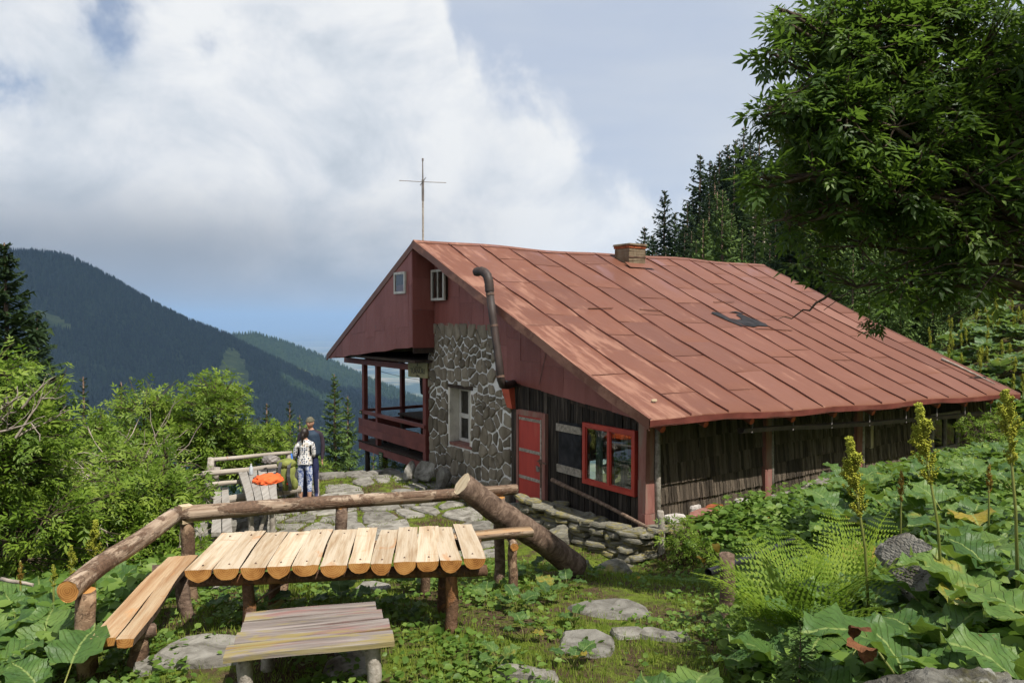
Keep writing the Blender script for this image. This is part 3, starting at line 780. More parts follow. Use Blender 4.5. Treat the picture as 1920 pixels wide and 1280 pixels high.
tag(fw, 'bluish forest covering the lower hill beyond the ridge', 'forest', None, 'stuff')
bm = MB()
bm.add([(-60000, 2500, -900), (60000, 2500, -900), (90000, 95000, -900), (-90000, 95000, -900)], [(0, 1, 2, 3)])
pl = bm.build('valley_plain', M['plain']); tag(pl, 'hazy patchwork plain far below', None, None, 'structure')

# ------------------------------------------------------------------ the air in the valley
m, t = shader('haze')
vol = t.n('ShaderNodeVolumePrincipled', {'Color': (0.43, 0.66, 1.0), 'Density': 6.6e-5, 'Anisotropy': 0.0})
t.n('ShaderNodeOutputMaterial', {'Volume': vol})
bm = MB(); bm.box((-95000, -400, -903), (95000, 96000, 440))
hz = bm.build('haze', m); tag(hz, 'pale blue haze in the valley air', None, None, 'stuff')

# ------------------------------------------------------------------ the cloud that hangs over the mountain, high above the frame, and shades it
m, t = shader('cloud')
wht = t.n('ShaderNodeBsdfDiffuse', {'Color': (0.88, 0.89, 0.91)})
trl = t.n('ShaderNodeBsdfTranslucent', {'Color': (0.85, 0.87, 0.90)})
out(t, t.n('ShaderNodeMixShader', {0: 0.45, 1: wht, 2: trl}))
rc = np.random.default_rng(71)
bmc = bmesh.new()
for k in range(46):
    cx = rc.uniform(-3000, 700); cy = rc.uniform(900, 2900); rr_ = rc.uniform(260, 520)
    ret = bmesh.ops.create_icosphere(bmc, subdivisions=3, radius=1.0)
    for v_ in ret['verts']:
        p_ = v_.co; kk = 1 + 0.16 * fbm2(p_.x * 4 + k, p_.y * 4 + p_.z * 3, k)
        v_.co = Vector((cx + p_.x * rr_ * kk, cy + p_.y * rr_ * kk, 1720 + max(p_.z, -0.25) * rr_ * 0.55 * kk + rc.uniform(-3, 3)))
mec = bpy.data.meshes.new('cloud'); bmc.to_mesh(mec); bmc.free(); mec.materials.append(m)
for p_ in mec.polygons: p_.use_smooth = True
tag(link('cloud', mec), 'cloud bank hanging above the mountain ridge', 'cloud', None, 'stuff')

# ------------------------------------------------------------------ the cabin (local x along the ridge, local y across the gable, z from the terrace)
HW = Vector((2.125, 11.9, -3.72)); HR = R(35)
house = empty('mountain_cabin', HW, HR, 'mountain cabin with red sheet metal roof, stone gable wall and shingled long wall', 'cabin')
HM = Matrix.Translation(HW) @ Matrix.Rotation(HR, 4, 'Z')
A0, A1 = -0.59, 12.2
T0, TR, T1 = -0.69, 6.79, 12.18

def rz(a, t):
    """top of the near roof slope"""
    s = (t - T0) / (TR - T0)
    z = (2.24 - 0.026 * a) * (1 - s) + (5.51 + 0.012 * math.sin(a * 0.9 + 1)) * s
    z -= 0.045 * math.sin(math.pi * s)
    z += 0.014 * math.sin(a * 1.9 + t * 0.7) + 0.010 * math.sin(a * 0.8 - t * 1.6)
    return z
def lz(t):
    return 5.51 + (2.72 - 5.51) * (t - TR) / (T1 - TR)

# --- roof: boarded deck, then sheet by sheet
mb = MB()
N = 16
for side in (0, 1):
    for k in range(N):
        if side == 0:
            t0 = T0 + (TR - T0) * k / N; t1 = T0 + (TR - T0) * (k + 1) / N
            f = lambda a, t: rz(a, t) - 0.03
        else:
            t0 = TR + (T1 - TR) * k / N; t1 = TR + (T1 - TR) * (k + 1) / N
            f = lambda a, t: lz(t) - 0.03
        na = 14
        for j in range(na):
            a0 = A0 + 0.02 + (A1 - A0 - 0.04) * j / na; a1 = A0 + 0.02 + (A1 - A0 - 0.04) * (j + 1) / na
            top = [(a0, t0, f(a0, t0)), (a1, t0, f(a1, t0)), (a1, t1, f(a1, t1)), (a0, t1, f(a0, t1))]
            bot = [(x, y, z - 0.07) for x, y, z in top]
            mb.add(top, [(0, 1, 2, 3)]); mb.add(bot, [(3, 2, 1, 0)])
roof = mb.build('roof', M['darkwood'], house)
STRIPS = [A0, 0.29, 1.18, 2.01, 2.92, 3.84, 4.85, 5.81, 6.72, 7.62, 8.55, 9.45, 10.38, 11.28, A1]
def sheet(a0, a1, t0, t1, dz, fz, thick=0.008):
    mb = MB(); nt = max(3, int((t1 - t0) / 0.3)); na = 3
    vs = []; fs = []
    for i in range(nt + 1):
        for j in range(na + 1):
            a = a0 + (a1 - a0) * j / na; t = t0 + (t1 - t0) * i / nt
            z = fz(a, t) + dz + 0.005 * math.sin(a * 7 + t * 3) * (0 < j < na) + 0.004 * math.sin(t * 9 + a * 2)
            vs.append((a, t, z))
    for i in range(nt):
        for j in range(na):
            q = i * (na + 1) + j
            fs.append((q, q + 1, q + na + 2, q + na + 1))
    b = len(vs)
    # a folded lower lip
    for j in range(na + 1):
        x, y, z = vs[j]; vs.append((x, y - 0.004, z - thick - 0.012))
    for j in range(na):
        fs.append((j + 1, j, b + j, b + j + 1))
    mb.add(vs, fs)
    return mb
rr = random.Random(5)
for i in range(len(STRIPS) - 1):
    a0, a1 = STRIPS[i] + 0.003, STRIPS[i + 1] - 0.003
    cuts = [T0]
    tcur = T0 + rr.uniform(0.5, 1.9)
    while tcur < TR - 0.5:
        cuts.append(tcur); tcur += rr.uniform(1.25, 2.0)
    cuts.append(TR)
    if i == 2: cuts = [T0, 1.1, 2.2, 3.35, 4.75, 6.0, TR]
    for k in range(len(cuts) - 1):
        o = sheet(a0, a1, cuts[k], cuts[k + 1] - 0.013, 0.004 + 0.004 * (k % 2), rz).build('roof_panel', M['roof'], roof, True)
        if k and rr.random() < 0.8:
            mb = MB(); tj = cuts[k] + rr.uniform(-0.004, 0.004)
            mb.bar((a0 + 0.02, tj, rz(a0, tj) + 0.012), (a1 - 0.02, tj + rr.uniform(-0.02, 0.02), rz(a1, tj) + 0.008), 0.007, 0.006, (0, -0.4, 0.9)); mb.build('lap_joint', M['lap'], roof)
for i in range(1, len(STRIPS) - 1):              # standing seams
    mb = MB(); nt = 26; a = STRIPS[i]; vs = []; fs = []
    for k in range(nt + 1):
        t = T0 + (TR - T0) * k / nt
        da = 0.012 * math.sin(k * 0.8 + i) + 0.006 * math.sin(k * 2.1 + i)
        z = rz(a, t)
        lean = 0.008 * math.sin(k * 0.55 + i * 2)
        hh = 0.034 + 0.007 * math.sin(k * 1.3 + i)
        for dx, dz in ((-0.013, 0.0), (-0.009 + lean, hh), (0.009 + lean, hh), (0.013, 0.0)):
            vs.append((a + da + dx, t, z + dz))
    for k in range(nt):
        for q in range(3):
            b = k * 4 + q
            fs.append((b, b + 1, b + 5, b + 4))
    fs.append((3, 2, 1, 0))
    mb.add(vs, fs); mb.build('roof_seam', M['seam'], roof)
# the other slope: plain sheets seen only from their edge
for i in range(len(STRIPS) - 1):
    sheet(STRIPS[i], STRIPS[i + 1], TR, T1, 0.006, lambda a, t: lz(t)).build('roof_panel', M['roof'], roof, True)
# ridge cap, verge and eave trims
mb = MB(); n = 28; vs = []; fs = []
for k in range(n + 1):
    a = A0 - 0.01 + (A1 - A0 + 0.02) * k / n
    zr = rz(a, TR) + 0.012
    vs += [(a, TR - 0.11, rz(a, TR - 0.11) + 0.022), (a, TR, zr + 0.025), (a, TR + 0.11, lz(TR + 0.11) + 0.024)]
for k in range(n):
    b = k * 3; fs += [(b, b + 3, b + 4, b + 1), (b + 1, b + 4, b + 5, b + 2)]
mb.add(vs, fs); mb.build('ridge_cap', M['roof'], roof)
def verge(a, sgn, name):
    mb = MB(); vs = []; fs = []; n = 22
    for k in range(n + 1):
        t = T0 + (TR - T0) * k / n
        z = rz(a, t); w = 0.008 * math.sin(k * 1.7)
        vs += [(a + sgn * 0.05, t, z + 0.014), (a - sgn * 0.012, t, z + 0.018), (a - sgn * 0.020 + w, t, z - 0.155 + w), (a + sgn * 0.008 + w, t, z - 0.160 + w)]
    for k in range(n):
        b = k * 4
        for q in range(3):
            fs.append((b + q, b + q + 1, b + q + 5, b + q + 4) if sgn > 0 else (b + q, b + q + 4, b + q + 5, b + q + 1))
    mb.add(vs, fs); mb.build(name, M['roof'], roof)
    mb = MB(); vs = []; fs = []
    for k in range(n + 1):
        t = TR + (T1 - TR) * k / n; z = lz(t)
        vs += [(a + sgn * 0.05, t, z + 0.014), (a - sgn * 0.012, t, z + 0.018), (a - sgn * 0.020, t, z - 0.155), (a + sgn * 0.008, t, z - 0.160)]
    for k in range(n):
        b = k * 4
        for q in range(3):
            fs.append((b + q, b + q + 1, b + q + 5, b + q + 4) if sgn > 0 else (b + q, b + q + 4, b + q + 5, b + q + 1))
    mb.add(vs, fs); mb.build(name, M['roof'], roof)
verge(A0, 1, 'verge_trim'); verge(A1, -1, 'verge_trim')
mb = MB(); vs = []; fs = []; n = 30
for k in range(n + 1):
    a = A0 + (A1 - A0) * k / n; z = rz(a, T0)
    vs += [(a, T0 + 0.03, z - 0.010), (a, T0 - 0.006, z - 0.012), (a, T0 + 0.004 + 0.006 * math.sin(k * 1.9), z - 0.115)]
for k in range(n):
    b = k * 3; fs += [(b + 1, b + 4, b + 3, b), (b + 2, b + 5, b + 4, b + 1)]
mb.add(vs, fs); mb.build('eave_fascia', M['maroon'], roof)
# black tar repair and the lifted sheet edges round it
def roof_patch(poly, name, mat, dz=0.02):
    mb = MB(); mb.add([(a, t, rz(a, t) + dz) for a, t in poly], [tuple(range(len(poly)))])
    return mb.build(name, mat, roof)
roof_patch([(5.50, 3.30), (5.62, 3.36), (5.78, 3.33), (5.82, 3.02), (5.98, 2.92), (6.2, 2.96), (6.28, 3.2), (6.5, 3.24), (6.62, 3.0), (6.78, 2.72), (6.68, 2.56), (6.35, 2.60), (6.1, 2.54), (5.9, 2.62), (5.72, 2.60), (5.6, 2.9)][::-1], 'tar_patch', M['tar'], 0.026)
roof_patch([(6.2, 3.34), (6.5, 3.38), (6.72, 3.28), (6.60, 3.26), (6.4, 3.30)][::-1], 'tar_patch', M['tar'], 0.026)
for (a, t, l, ang) in ((6.3, 3.9, 0.9, 0.1), (6.05, 2.46, 1.3, -0.06), (3.2, 3.35, 0.7, 0.0), (1.7, 3.34, 0.7, 0.03)):
    mb = MB(); e = (a + l * math.cos(ang), t + l * math.sin(ang))
    mb.bar((a, t, rz(a, t) + 0.03), (e[0], e[1], rz(*e) + 0.035), 0.03, 0.012)
    mb.build('sheet_edge', M['roof'], roof)
# small stone lying near the eave corner
# --- rafters
for a in [-0.25, 0.72, 1.87, 3.02, 4.31, 5.63, 6.95, 8.25, 9.5, 10.8, 11.9]:
    mb = MB()
    p0 = Vector((a, -0.63, rz(a, T0) - 0.175)); p1 = Vector((a, 1.2, rz(a, 1.2) - 0.24))
    mb.tube([p0, (p0 + p1) / 2, p1], [0.058, 0.066, 0.07], 10, 0, 1, 0.05)
    mb.build('rafter', [M['maroon'], M['rafter']], house, True)
# --- chimney on the near slope
mb = MB()
ca, cb, ct0, ct1 = 5.43, 6.03, 6.02, 6.58
zb = rz(5.7, 6.0) - 0.1
for k in range(7):
    z0 = zb + k * 0.085 + (0.0); j = 0.008
    mb.box((ca, ct0, z0), (cb, ct1, z0 + 0.084), 0, j)
chim = mb.build('chimney', M['chimney'], house)
ztop = zb + 0.595
for k in range(4):
    for q in range(3):
        mb = MB(); w3 = (cb - ca + 0.04) / 3
        if k in (0, 2):
            t_ = ct0 - 0.02 if k == 0 else ct1 - 0.09
            mb.box((ca - 0.02 + q * w3 + 0.004, t_, ztop), (ca - 0.02 + (q + 1) * w3 - 0.004, t_ + 0.11, ztop + 0.075), 0, 0.004)
        else:
            if q == 2: continue
            a_ = ca - 0.02 if k == 1 else cb - 0.09
            w2 = (ct1 - ct0 - 0.2) / 2
            mb.box((a_, ct0 + 0.095 + q * w2 + 0.003, ztop), (a_ + 0.11, ct0 + 0.095 + (q + 1) * w2 - 0.003, ztop + 0.075), 0, 0.004)
        mb.build('brick', M['brick'], chim)
mb = MB(); mb.box((ca - 0.04, ct0 - 0.04, ztop + 0.077), (cb + 0.03, ct1 + 0.03, ztop + 0.125), 0, 0.012); mb.build('chimney_cap', M['chimney'], chim)
mb = MB(); mb.box((ca - 0.01, ct0 - 0.012, zb + 0.34), (cb + 0.012, ct0 + 0.01, zb + 0.375), 0, 0.004); mb.build('chimney_strap', M['iron'], chim)
mb = MB()
mb.add([(ca - 0.14, ct0 - 0.2, rz(ca, ct0 - 0.2) + 0.05), (cb + 0.2, ct0 - 0.2, rz(cb, ct0 - 0.2) + 0.05), (cb + 0.2, ct0 + 0.02, rz(cb, ct0) + 0.10), (ca - 0.14, ct0 + 0.02, rz(ca, ct0) + 0.10)], [(0, 1, 2, 3)])
mb.build('chimney_flashing', M['roof'], chim)

# --- cladding sheets on the gable (house local y, z polygons at depth a)
clad = None
def plate(poly, a, thick=0.014, name='cladding_panel', parent=None, tilt=0.0):
    """poly: (t, z) seen from outside (towards -x)"""
    mb = MB()
    n = len(poly)
    f = [(a - thick + random.uniform(-tilt, tilt), t, z) for t, z in poly]; b = [(a, t, z) for t, z in poly]
    fs = [tuple(range(n))] + [(k, n + k, n + (k + 1) % n, (k + 1) % n) for k in range(n)]
    mb.add(f + b, fs)
    return mb.build(name, M['clad'], parent)
rr = random.Random(11)
# backing of the upper gable, closed behind the sheets
mb = MB()
poly = [(0.0, 2.02), (4.0, 2.45), (4.0, 3.4), (7.06, 3.5), (7.06, 5.2), (6.79, 5.36)]
top = [(6.79 - 6.79 * k / 10, rz(0, 6.79 - 6.79 * k / 10) - 0.105) for k in range(11)]
pp = [(0.0, 2.02), (4.0, 2.45), (4.0, 3.4), (7.06, 3.5), (7.06, lz(7.06) - 0.105)] + top[:-1] + [(0.0, rz(0, 0.0) - 0.105)]
mb.add([(0.0, t, z) for t, z in pp] + [(0.06, t, z) for t, z in pp], [tuple(range(len(pp)))[::-1], tuple(range(len(pp), 2 * len(pp)))])
gable = mb.build('gable_cladding', M['darkwood'], house)
def roofline(t): return (rz(-0.02, t) if t < TR else lz(t)) - 0.10
ed = [0.12, 0.75, 1.45, 2.05, 2.72, 3.38, 3.86, 4.28]
for k in range(len(ed) - 1):
    t0, t1 = ed[k] + 0.002, ed[k + 1] - 0.002
    b0 = 2.10 + 0.105 * t0; b1 = 2.10 + 0.105 * t1
    w = lambda: rr.uniform(-0.012, 0.012)
    zs = [None]
    if roofline(t0) - b0 > 0.75:
        m0 = b0 + (roofline(t0) - b0) * rr.uniform(0.4, 0.62); m1 = m0 + rr.uniform(-0.03, 0.03)
        plate([(t0, b0 + w()), (t0, m0), (t1, m1), (t1, b1 + w())], -0.004, parent=gable, tilt=0.006)
        plate([(t0, m0 + 0.003), (t0, roofline(t0)), (t1, roofline(t1)), (t1, m1 + 0.003)], -0.006, parent=gable, tilt=0.006)
    else:
        plate([(t0, b0 + w()), (t0, roofline(t0)), (t1, roofline(t1)), (t1, b1 + w())], -0.004, parent=gable, tilt=0.006)
ed = [4.28, 4.72, 5.2, 5.72, 6.3, 7.03]
for k in range(len(ed) - 1):
    t0, t1 = ed[k] + 0.002, ed[k + 1] - 0.002
    b0 = 3.50 + 0.05 * (t0 - 4.4) + (0 if t0 > 4.1 else -0.9); b1 = 3.50 + 0.05 * (t1 - 4.4)
    if t0 < 4.1: b0 = 3.46; b1 = 3.48
    tops = [(t0, roofline(t0))] + ([(6.79, roofline(6.79))] if t0 < 6.79 < t1 else []) + [(t1, roofline(t1))]
    if roofline(t0) - b0 > 0.95:
        m0 = b0 + rr.uniform(0.55, 0.8); m1 = m0 + rr.uniform(-0.04, 0.04)
        plate([(t0, b0), (t0, m0), (t1, m1), (t1, b1)], -0.008, parent=gable, tilt=0.006)
        plate([(t0, m0 + 0.003)] + tops + [(t1, m1 + 0.003)], -0.006, parent=gable, tilt=0.006)
    else:
        plate([(t0, b0)] + tops + [(t1, b1)], -0.006, parent=gable, tilt=0.006)
# projecting left half of the gable above the veranda
bz = lambda t: 3.10 + (2.62 - 3.10) * (t - 6.87) / (12.02 - 6.87) + 0.02 * math.sin(t * 5)
pp = [(6.87, bz(6.87) + 0.02), (6.87, lz(6.87) - 0.10), (12.1, lz(12.1) - 0.10), (12.02, bz(12.02) + 0.02)]
mb = MB(); mb.add([(A0 + 0.02, t, z) for t, z in pp] + [(A0 + 0.07, t, z) for t, z in pp], [(0, 1, 2, 3), (7, 6, 5, 4)])
bay = mb.build('bay_cladding', M['darkwood'], house)
ed = [6.87, 7.06, 7.72, 8.32, 8.9, 9.42, 9.98, 10.5, 11.02, 11.5, 12.02]
for k in range(len(ed) - 1):
    t0, t1 = ed[k] + 0.002, ed[k + 1] - 0.002
    tp = lambda t: lz(t) - 0.10
    cuts = [0.0]
    hgt = tp(t0) - bz(t0)
    z_ = rr.uniform(0.35, 0.9)
    while z_ < hgt - 0.35:
        cuts.append(z_); z_ += rr.uniform(0.5, 1.0)
    for q in range(len(cuts)):
        lo0, lo1 = bz(t0) + cuts[q], bz(t1) + cuts[q]
        if q + 1 < len(cuts):
            hi0, hi1 = bz(t0) + cuts[q + 1] - 0.003, bz(t1) + cuts[q + 1] - 0.003
        else:
            hi0, hi1 = tp(t0), tp(t1)
        if hi1 - lo1 < 0.02:
            hi1 = min(tp(t1), max(lo1 + 0.02, hi1))
        if lo1 > tp(t1): lo1 = tp(t1) - 0.01
        hi1 = min(hi1, tp(t1)); hi0 = min(hi0, tp(t0))
        if hi1 <= lo1: hi1 = lo1 + 0.005
        plate([(t0, lo0), (t0, hi0), (t1, hi1), (t1, lo1)], A0 + 0.016 - 0.003 * (q % 2), parent=bay, tilt=0.006)
# return face of the bay
for (z0, z1) in ((3.08, 3.95), (3.953, 4.7), (4.703, lz(6.87) - 0.1)):
    mb = MB(); mb.box((A0 + 0.004, 6.845, z0), (-0.022, 6.862, z1), 0, 0.003); mb.build('cladding_panel', M['clad'], bay)
mb = MB(); mb.box((A0 + 0.03, 6.863, 2.95), (0.0, 6.90, 5.2)); mb.build('bay_stud', M['darkwood'], bay)

# --- windows
def window(name, t0, t1, z0, z1, a, fw=0.05, fd=0.05, mull=(), trans=(), mat=None, proud=0.0, bar=0.035, label=None, glass_in=0.02, sash=True):
    o = MB().box((a - proud, t0, z0), (a + fd, t0 + fw, z1)).box((a - proud, t1 - fw, z0), (a + fd, t1, z1)).box((a - proud - 0.002, t0 + fw, z1 - fw), (a + fd, t1 - fw, z1)).box((a - proud - 0.002, t0 + fw, z0), (a + fd, t1 - fw, z0 + fw)).build(name, mat, house)
    if label: o['label'] = label
    us = [t0 + fw] + [t for t in mull] + [t1 - fw]; vs = [z0 + fw] + list(trans) + [z1 - fw]
    for t in mull:
        MB().box((a - proud + 0.004, t - bar / 2, z0 + fw), (a + fd - 0.004, t + bar / 2, z1 - fw)).build('mullion', mat, o)
    for z in trans:
        MB().box((a - proud + 0.006, t0 + fw, z - bar / 2), (a + fd - 0.006, t1 - fw, z + bar / 2)).build('transom', mat, o)
    for i in range(len(us) - 1):
        for j in range(len(vs) - 1):
            h = bar / 2
            q0 = us[i] + (h if i else 0); q1 = us[i + 1] - (h if i + 2 < len(us) else 0)
            r0 = vs[j] + (h if j else 0); r1 = vs[j + 1] - (h if j + 2 < len(vs) else 0)
            if sash:
                s = 0.022
                mb = MB().box((a + 0.006, q0, r0), (a + glass_in + 0.02, q0 + s, r1)).box((a + 0.006, q1 - s, r0), (a + glass_in + 0.02, q1, r1)).box((a + 0.008, q0 + s, r1 - s), (a + glass_in + 0.018, q1 - s, r1)).box((a + 0.008, q0 + s, r0), (a + glass_in + 0.018, q1 - s, r0 + s))
                mb.build('sash', mat, o); q0 += s; q1 -= s; r0 += s; r1 -= s
            mb = MB(); mb.add([(a + glass_in, q0, r0), (a + glass_in, q0, r1), (a + glass_in, q1, r1), (a + glass_in, q1, r0)], [(0, 1, 2, 3)]); mb.build('pane', M['glass'], o)
    return o
# gable attic windows: boxes of old white wood in front of the cladding
for nm, t0, t1, z0, z1, a, mull, lab in (('attic_window', 7.15, 7.72, 4.34, 4.85, A0 - 0.05, (), 'small white attic window in the overhanging bay'), ('attic_window', 6.20, 6.80, 4.17, 4.88, -0.14, (6.50,), 'two-pane white attic window beside the bay')):
    o = window(nm, t0, t1, z0, z1, a, 0.055, 0.05, mull, (), M['whitepaint'], 0.0, 0.03, lab, 0.02, False)
    MB().box((a + 0.052, t0 + 0.01, z0 + 0.01), (a + (0.045 if a < -0.4 else 0.12), t1 - 0.01, z1 - 0.01)).build('window_box', M['darkwood'], o)

# --- stone gable wall with plastered window opening
ST0, ST1 = 3.74, 7.12
wt0, wt1, wz0, wz1 = 5.27, 6.20, 0.93, 2.22
stop = lambda t: 3.52 + 0.05 * (t - 4.4)
mb = MB()
mb.box((0.0, ST0, -0.5), (0.5, wt0, 3.56)); mb.box((0.0, wt1, -0.5), (0.5, ST1, 3.6)); mb.box((0.0, wt0, wz1), (0.5, wt1, 3.58)); mb.box((0.0, wt0, -0.5), (0.5, wt1, wz0))
stone_wall = mb.build('stone_wall', M['mortar'], house)

def clip_poly(poly, nx, ny, c):
    """keep nx*x+ny*y <= c"""
    o = []
    for i in range(len(poly)):
        p, q = poly[i], poly[(i + 1) % len(poly)]
        dp = nx * p[0] + ny * p[1] - c; dq = nx * q[0] + ny * q[1] - c
        if dp <= 0: o.append(p)
        if (dp < 0 < dq) or (dq < 0 < dp):
            s = dp / (dp - dq); o.append((p[0] + (q[0] - p[0]) * s, p[1] + (q[1] - p[1]) * s))
    return o
def voronoi(seeds, bbox, sx=1.0, sy=1.0, near=14):
    S = np.array(seeds) / np.array([sx, sy]); cells = []
    for i in range(len(S)):
        d2 = ((S - S[i]) ** 2).sum(1); order = np.argsort(d2)[1:near + 1]
        poly = [(bbox[0] / sx, bbox[1] / sy), (bbox[2] / sx, bbox[1] / sy), (bbox[2] / sx, bbox[3] / sy), (bbox[0] / sx, bbox[3] / sy)]
        for j in order:
            nx, ny = S[j] - S[i]; c = (S[j] @ S[j] - S[i] @ S[i]) / 2
            poly = clip_poly(poly, nx, ny, c)
            if len(poly) < 3: break
        cells.append([(x * sx, y * sy) for x, y in poly])
    return cells
def relax(seeds, bbox, sx, sy, it):
    for _ in range(it):
        cells = voronoi(seeds, bbox, sx, sy)
        seeds = [(sum(p[0] for p in c) / len(c), sum(p[1] for p in c) / len(c)) if len(c) > 2 else s for c, s in zip(cells, seeds)]
    return seeds
def parea(p):
    return 0.5 * sum(p[i][0] * p[(i + 1) % len(p)][1] - p[(i + 1) % len(p)][0] * p[i][1] for i in range(len(p)))
def stone_poly(cell, gap, rnd, wob=0.18):
    """shrink a cell, round its corners, roughen it"""
    if len(cell) < 3: return None
    cx = sum(p[0] for p in cell) / len(cell); cy = sum(p[1] for p in cell) / len(cell)
    poly = cell
    n0 = len(cell); sh = list(cell)
    for i in range(n0):
        p, q = cell[i], cell[(i + 1) % n0]
        ex, ey = q[0] - p[0], q[1] - p[1]; l = math.hypot(ex, ey)
        if l < 1e-6: continue
        nx, ny = ey / l, -ex / l
        g = gap * rnd.uniform(0.5, 1.7)
        sh = clip_poly(sh, nx, ny, nx * p[0] + ny * p[1] - g)
        if len(sh) < 3: return None
    if parea(sh) < 0.0012: return None
    o = []
    for i in range(len(sh)):                       # cut corners
        p, q = sh[i], sh[(i + 1) % len(sh)]
        l = math.hypot(q[0] - p[0], q[1] - p[1])
        f = 0.09 + 0.10 * rnd.random()
        o.append((p[0] + (q[0] - p[0]) * f, p[1] + (q[1] - p[1]) * f))
        if l > 0.16:
            k = rnd.uniform(-wob, wob) * 0.12 * l
            o.append(((p[0] + q[0]) / 2 + (q[1] - p[1]) / l * k, (p[1] + q[1]) / 2 - (q[0] - p[0]) / l * k))
        o.append((p[0] + (q[0] - p[0]) * (1 - f), p[1] + (q[1] - p[1]) * (1 - f)))
    return o
# courses: (z0, z1, stones across)  big at the foot, small flat courses at the lintel, upright stones between
rs = random.Random(21)
seeds = []
for z0, z1, n in ((-0.05, 0.32, 9), (0.32, 0.62, 8), (0.62, 0.80, 9), (0.80, 1.15, 8), (1.15, 1.32, 10), (1.32, 1.75, 7), (1.75, 1.90, 9), (1.90, 2.02, 9), (2.02, 2.14, 9), (2.14, 2.26, 9), (2.26, 2.72, 8), (2.72, 2.86, 10), (2.86, 3.00, 9), (3.00, 3.14, 10), (3.14, 3.26, 9), (3.26, 3.62, 8)):
    n = int(n * 1.55)
    for k in range(n):
        seeds.append((ST0 + (ST1 - ST0) * (k + 0.5 + rs.uniform(-0.36, 0.36)) / n, (z0 + z1) / 2 + rs.uniform(-0.42, 0.42) * (z1 - z0)))
cells = voronoi(seeds, (ST0 - 0.02, -0.12, ST1 + 0.03, 3.66))
SM = Matrix(((0, 0, -1, 0), (1, 0, 0, 0), (0, 1, 0, 0), (0, 0, 0, 1)))     # (t, z, out) -> local (-out, t, z)
for c in cells:
    cx = sum(p[0] for p in c) / len(c); cy = sum(p[1] for p in c) / len(c)
    # stones stop at the opening
    parts = [c]
    m_ = 0.03
    if wt0 - 0.3 < cx < wt1 + 0.3 and wz0 - 0.3 < cy < wz1 + 0.3:
        inside = all(wt0 <= p[0] <= wt1 and wz0 <= p[1] <= wz1 for p in c)
        if inside: continue
        if wz0 < cy < wz1 and wt0 < cx < wt1:
            dl, dr_ = cx - wt0, wt1 - cx
            c = clip_poly(c, 1, 0, wt0 - m_) if dl < dr_ else clip_poly(c, -1, 0, -(wt1 + m_))
        elif cx <= wt0: c = clip_poly(c, 1, 0, wt0 - m_) if wz0 < cy < wz1 else c
        elif cx >= wt1: c = clip_poly(c, -1, 0, -(wt1 + m_)) if wz0 < cy < wz1 else c
        if len(c) >= 3 and not (wz0 < cy < wz1) and wt0 - 0.1 < cx < wt1 + 0.1:
            c = clip_poly(c, 0, 1, wz0 - 0.06) if cy <= wz0 else clip_poly(c, 0, -1, -(wz1 + 0.03))
        # a corner may still reach into the opening
        if len(c) >= 3 and any(wt0 + 0.001 < p[0] < wt1 - 0.001 and wz0 + 0.001 < p[1] < wz1 - 0.001 for p in c):
            c = clip_poly(c, 1, 0, wt0 - m_) if cx < (wt0 + wt1) / 2 else clip_poly(c, -1, 0, -(wt1 + m_))
    if cx < 4.32 and cy > 2.42: continue
    sp = stone_poly(c, rs.choice((0.009, 0.011, 0.014, 0.020)), rs, 0.6)
    if not sp: continue
    pr = rs.uniform(0.018, 0.05)
    mb = MB(); mb.prism(sp, -0.02, pr, SM, 0, 0.022, None, 0.006)
    ox, oy = sum(p[0] for p in sp) / len(sp), sum(p[1] for p in sp) / len(sp)
    org = Vector((0, ox, oy)); mb.v = [tuple(Vector(p) - org) for p in mb.v]
    mb.build('stone', M['wallstone'], stone_wall, False, org)
# corner stones on the wall's left end (t = ST1) are seen edge-on
for k in range(9):
    z0 = 0.02 + k * 0.39; h = rs.uniform(0.25, 0.36)
    mb = MB(); mb.box((0.03 + rs.uniform(-.02, .02), ST1 - 0.03, z0), (0.45, ST1 + rs.uniform(0.02, 0.05), z0 + h), 0, 0.015)
    mb.build('stone', M['wallstone'], stone_wall)
# plastered reveal
mb = MB()
mb.box((-0.012, wt1 - 0.03, wz0 + 0.04), (0.36, wt1 + 0.012, wz1 - 0.02), 0, 0.012)
mb.build('window_reveal', M['plaster'], stone_wall)
mb = MB(); mb.box((-0.005, wt0 - 0.012, wz0 + 0.04), (0.36, wt0 + 0.03, wz1 - 0.03), 0, 0.01); mb.build('window_reveal', M['plaster'], stone_wall)
mb = MB(); mb.box((-0.03, wt0 - 0.06, wz0 - 0.03), (0.34, wt1 - 0.05, wz0 + 0.035), 0, 0.012); mb.build('window_sill', M['redfade'], stone_wall)
mb = MB(); mb.box((-0.02, wt0 - 0.1, wz1 - 0.03), (0.42, wt1 + 0.12, wz1 + 0.05), 0, 0.012); mb.build('lintel', M['darkwood'], stone_wall)
window('window', wt0 + 0.03, wt1 - 0.035, wz0 + 0.037, wz1 - 0.035, 0.24, 0.05, 0.06, (5.72,), (1.55,), M['whitepaint'], 0.0, 0.06, 'white four-pane window deep in the stone wall')
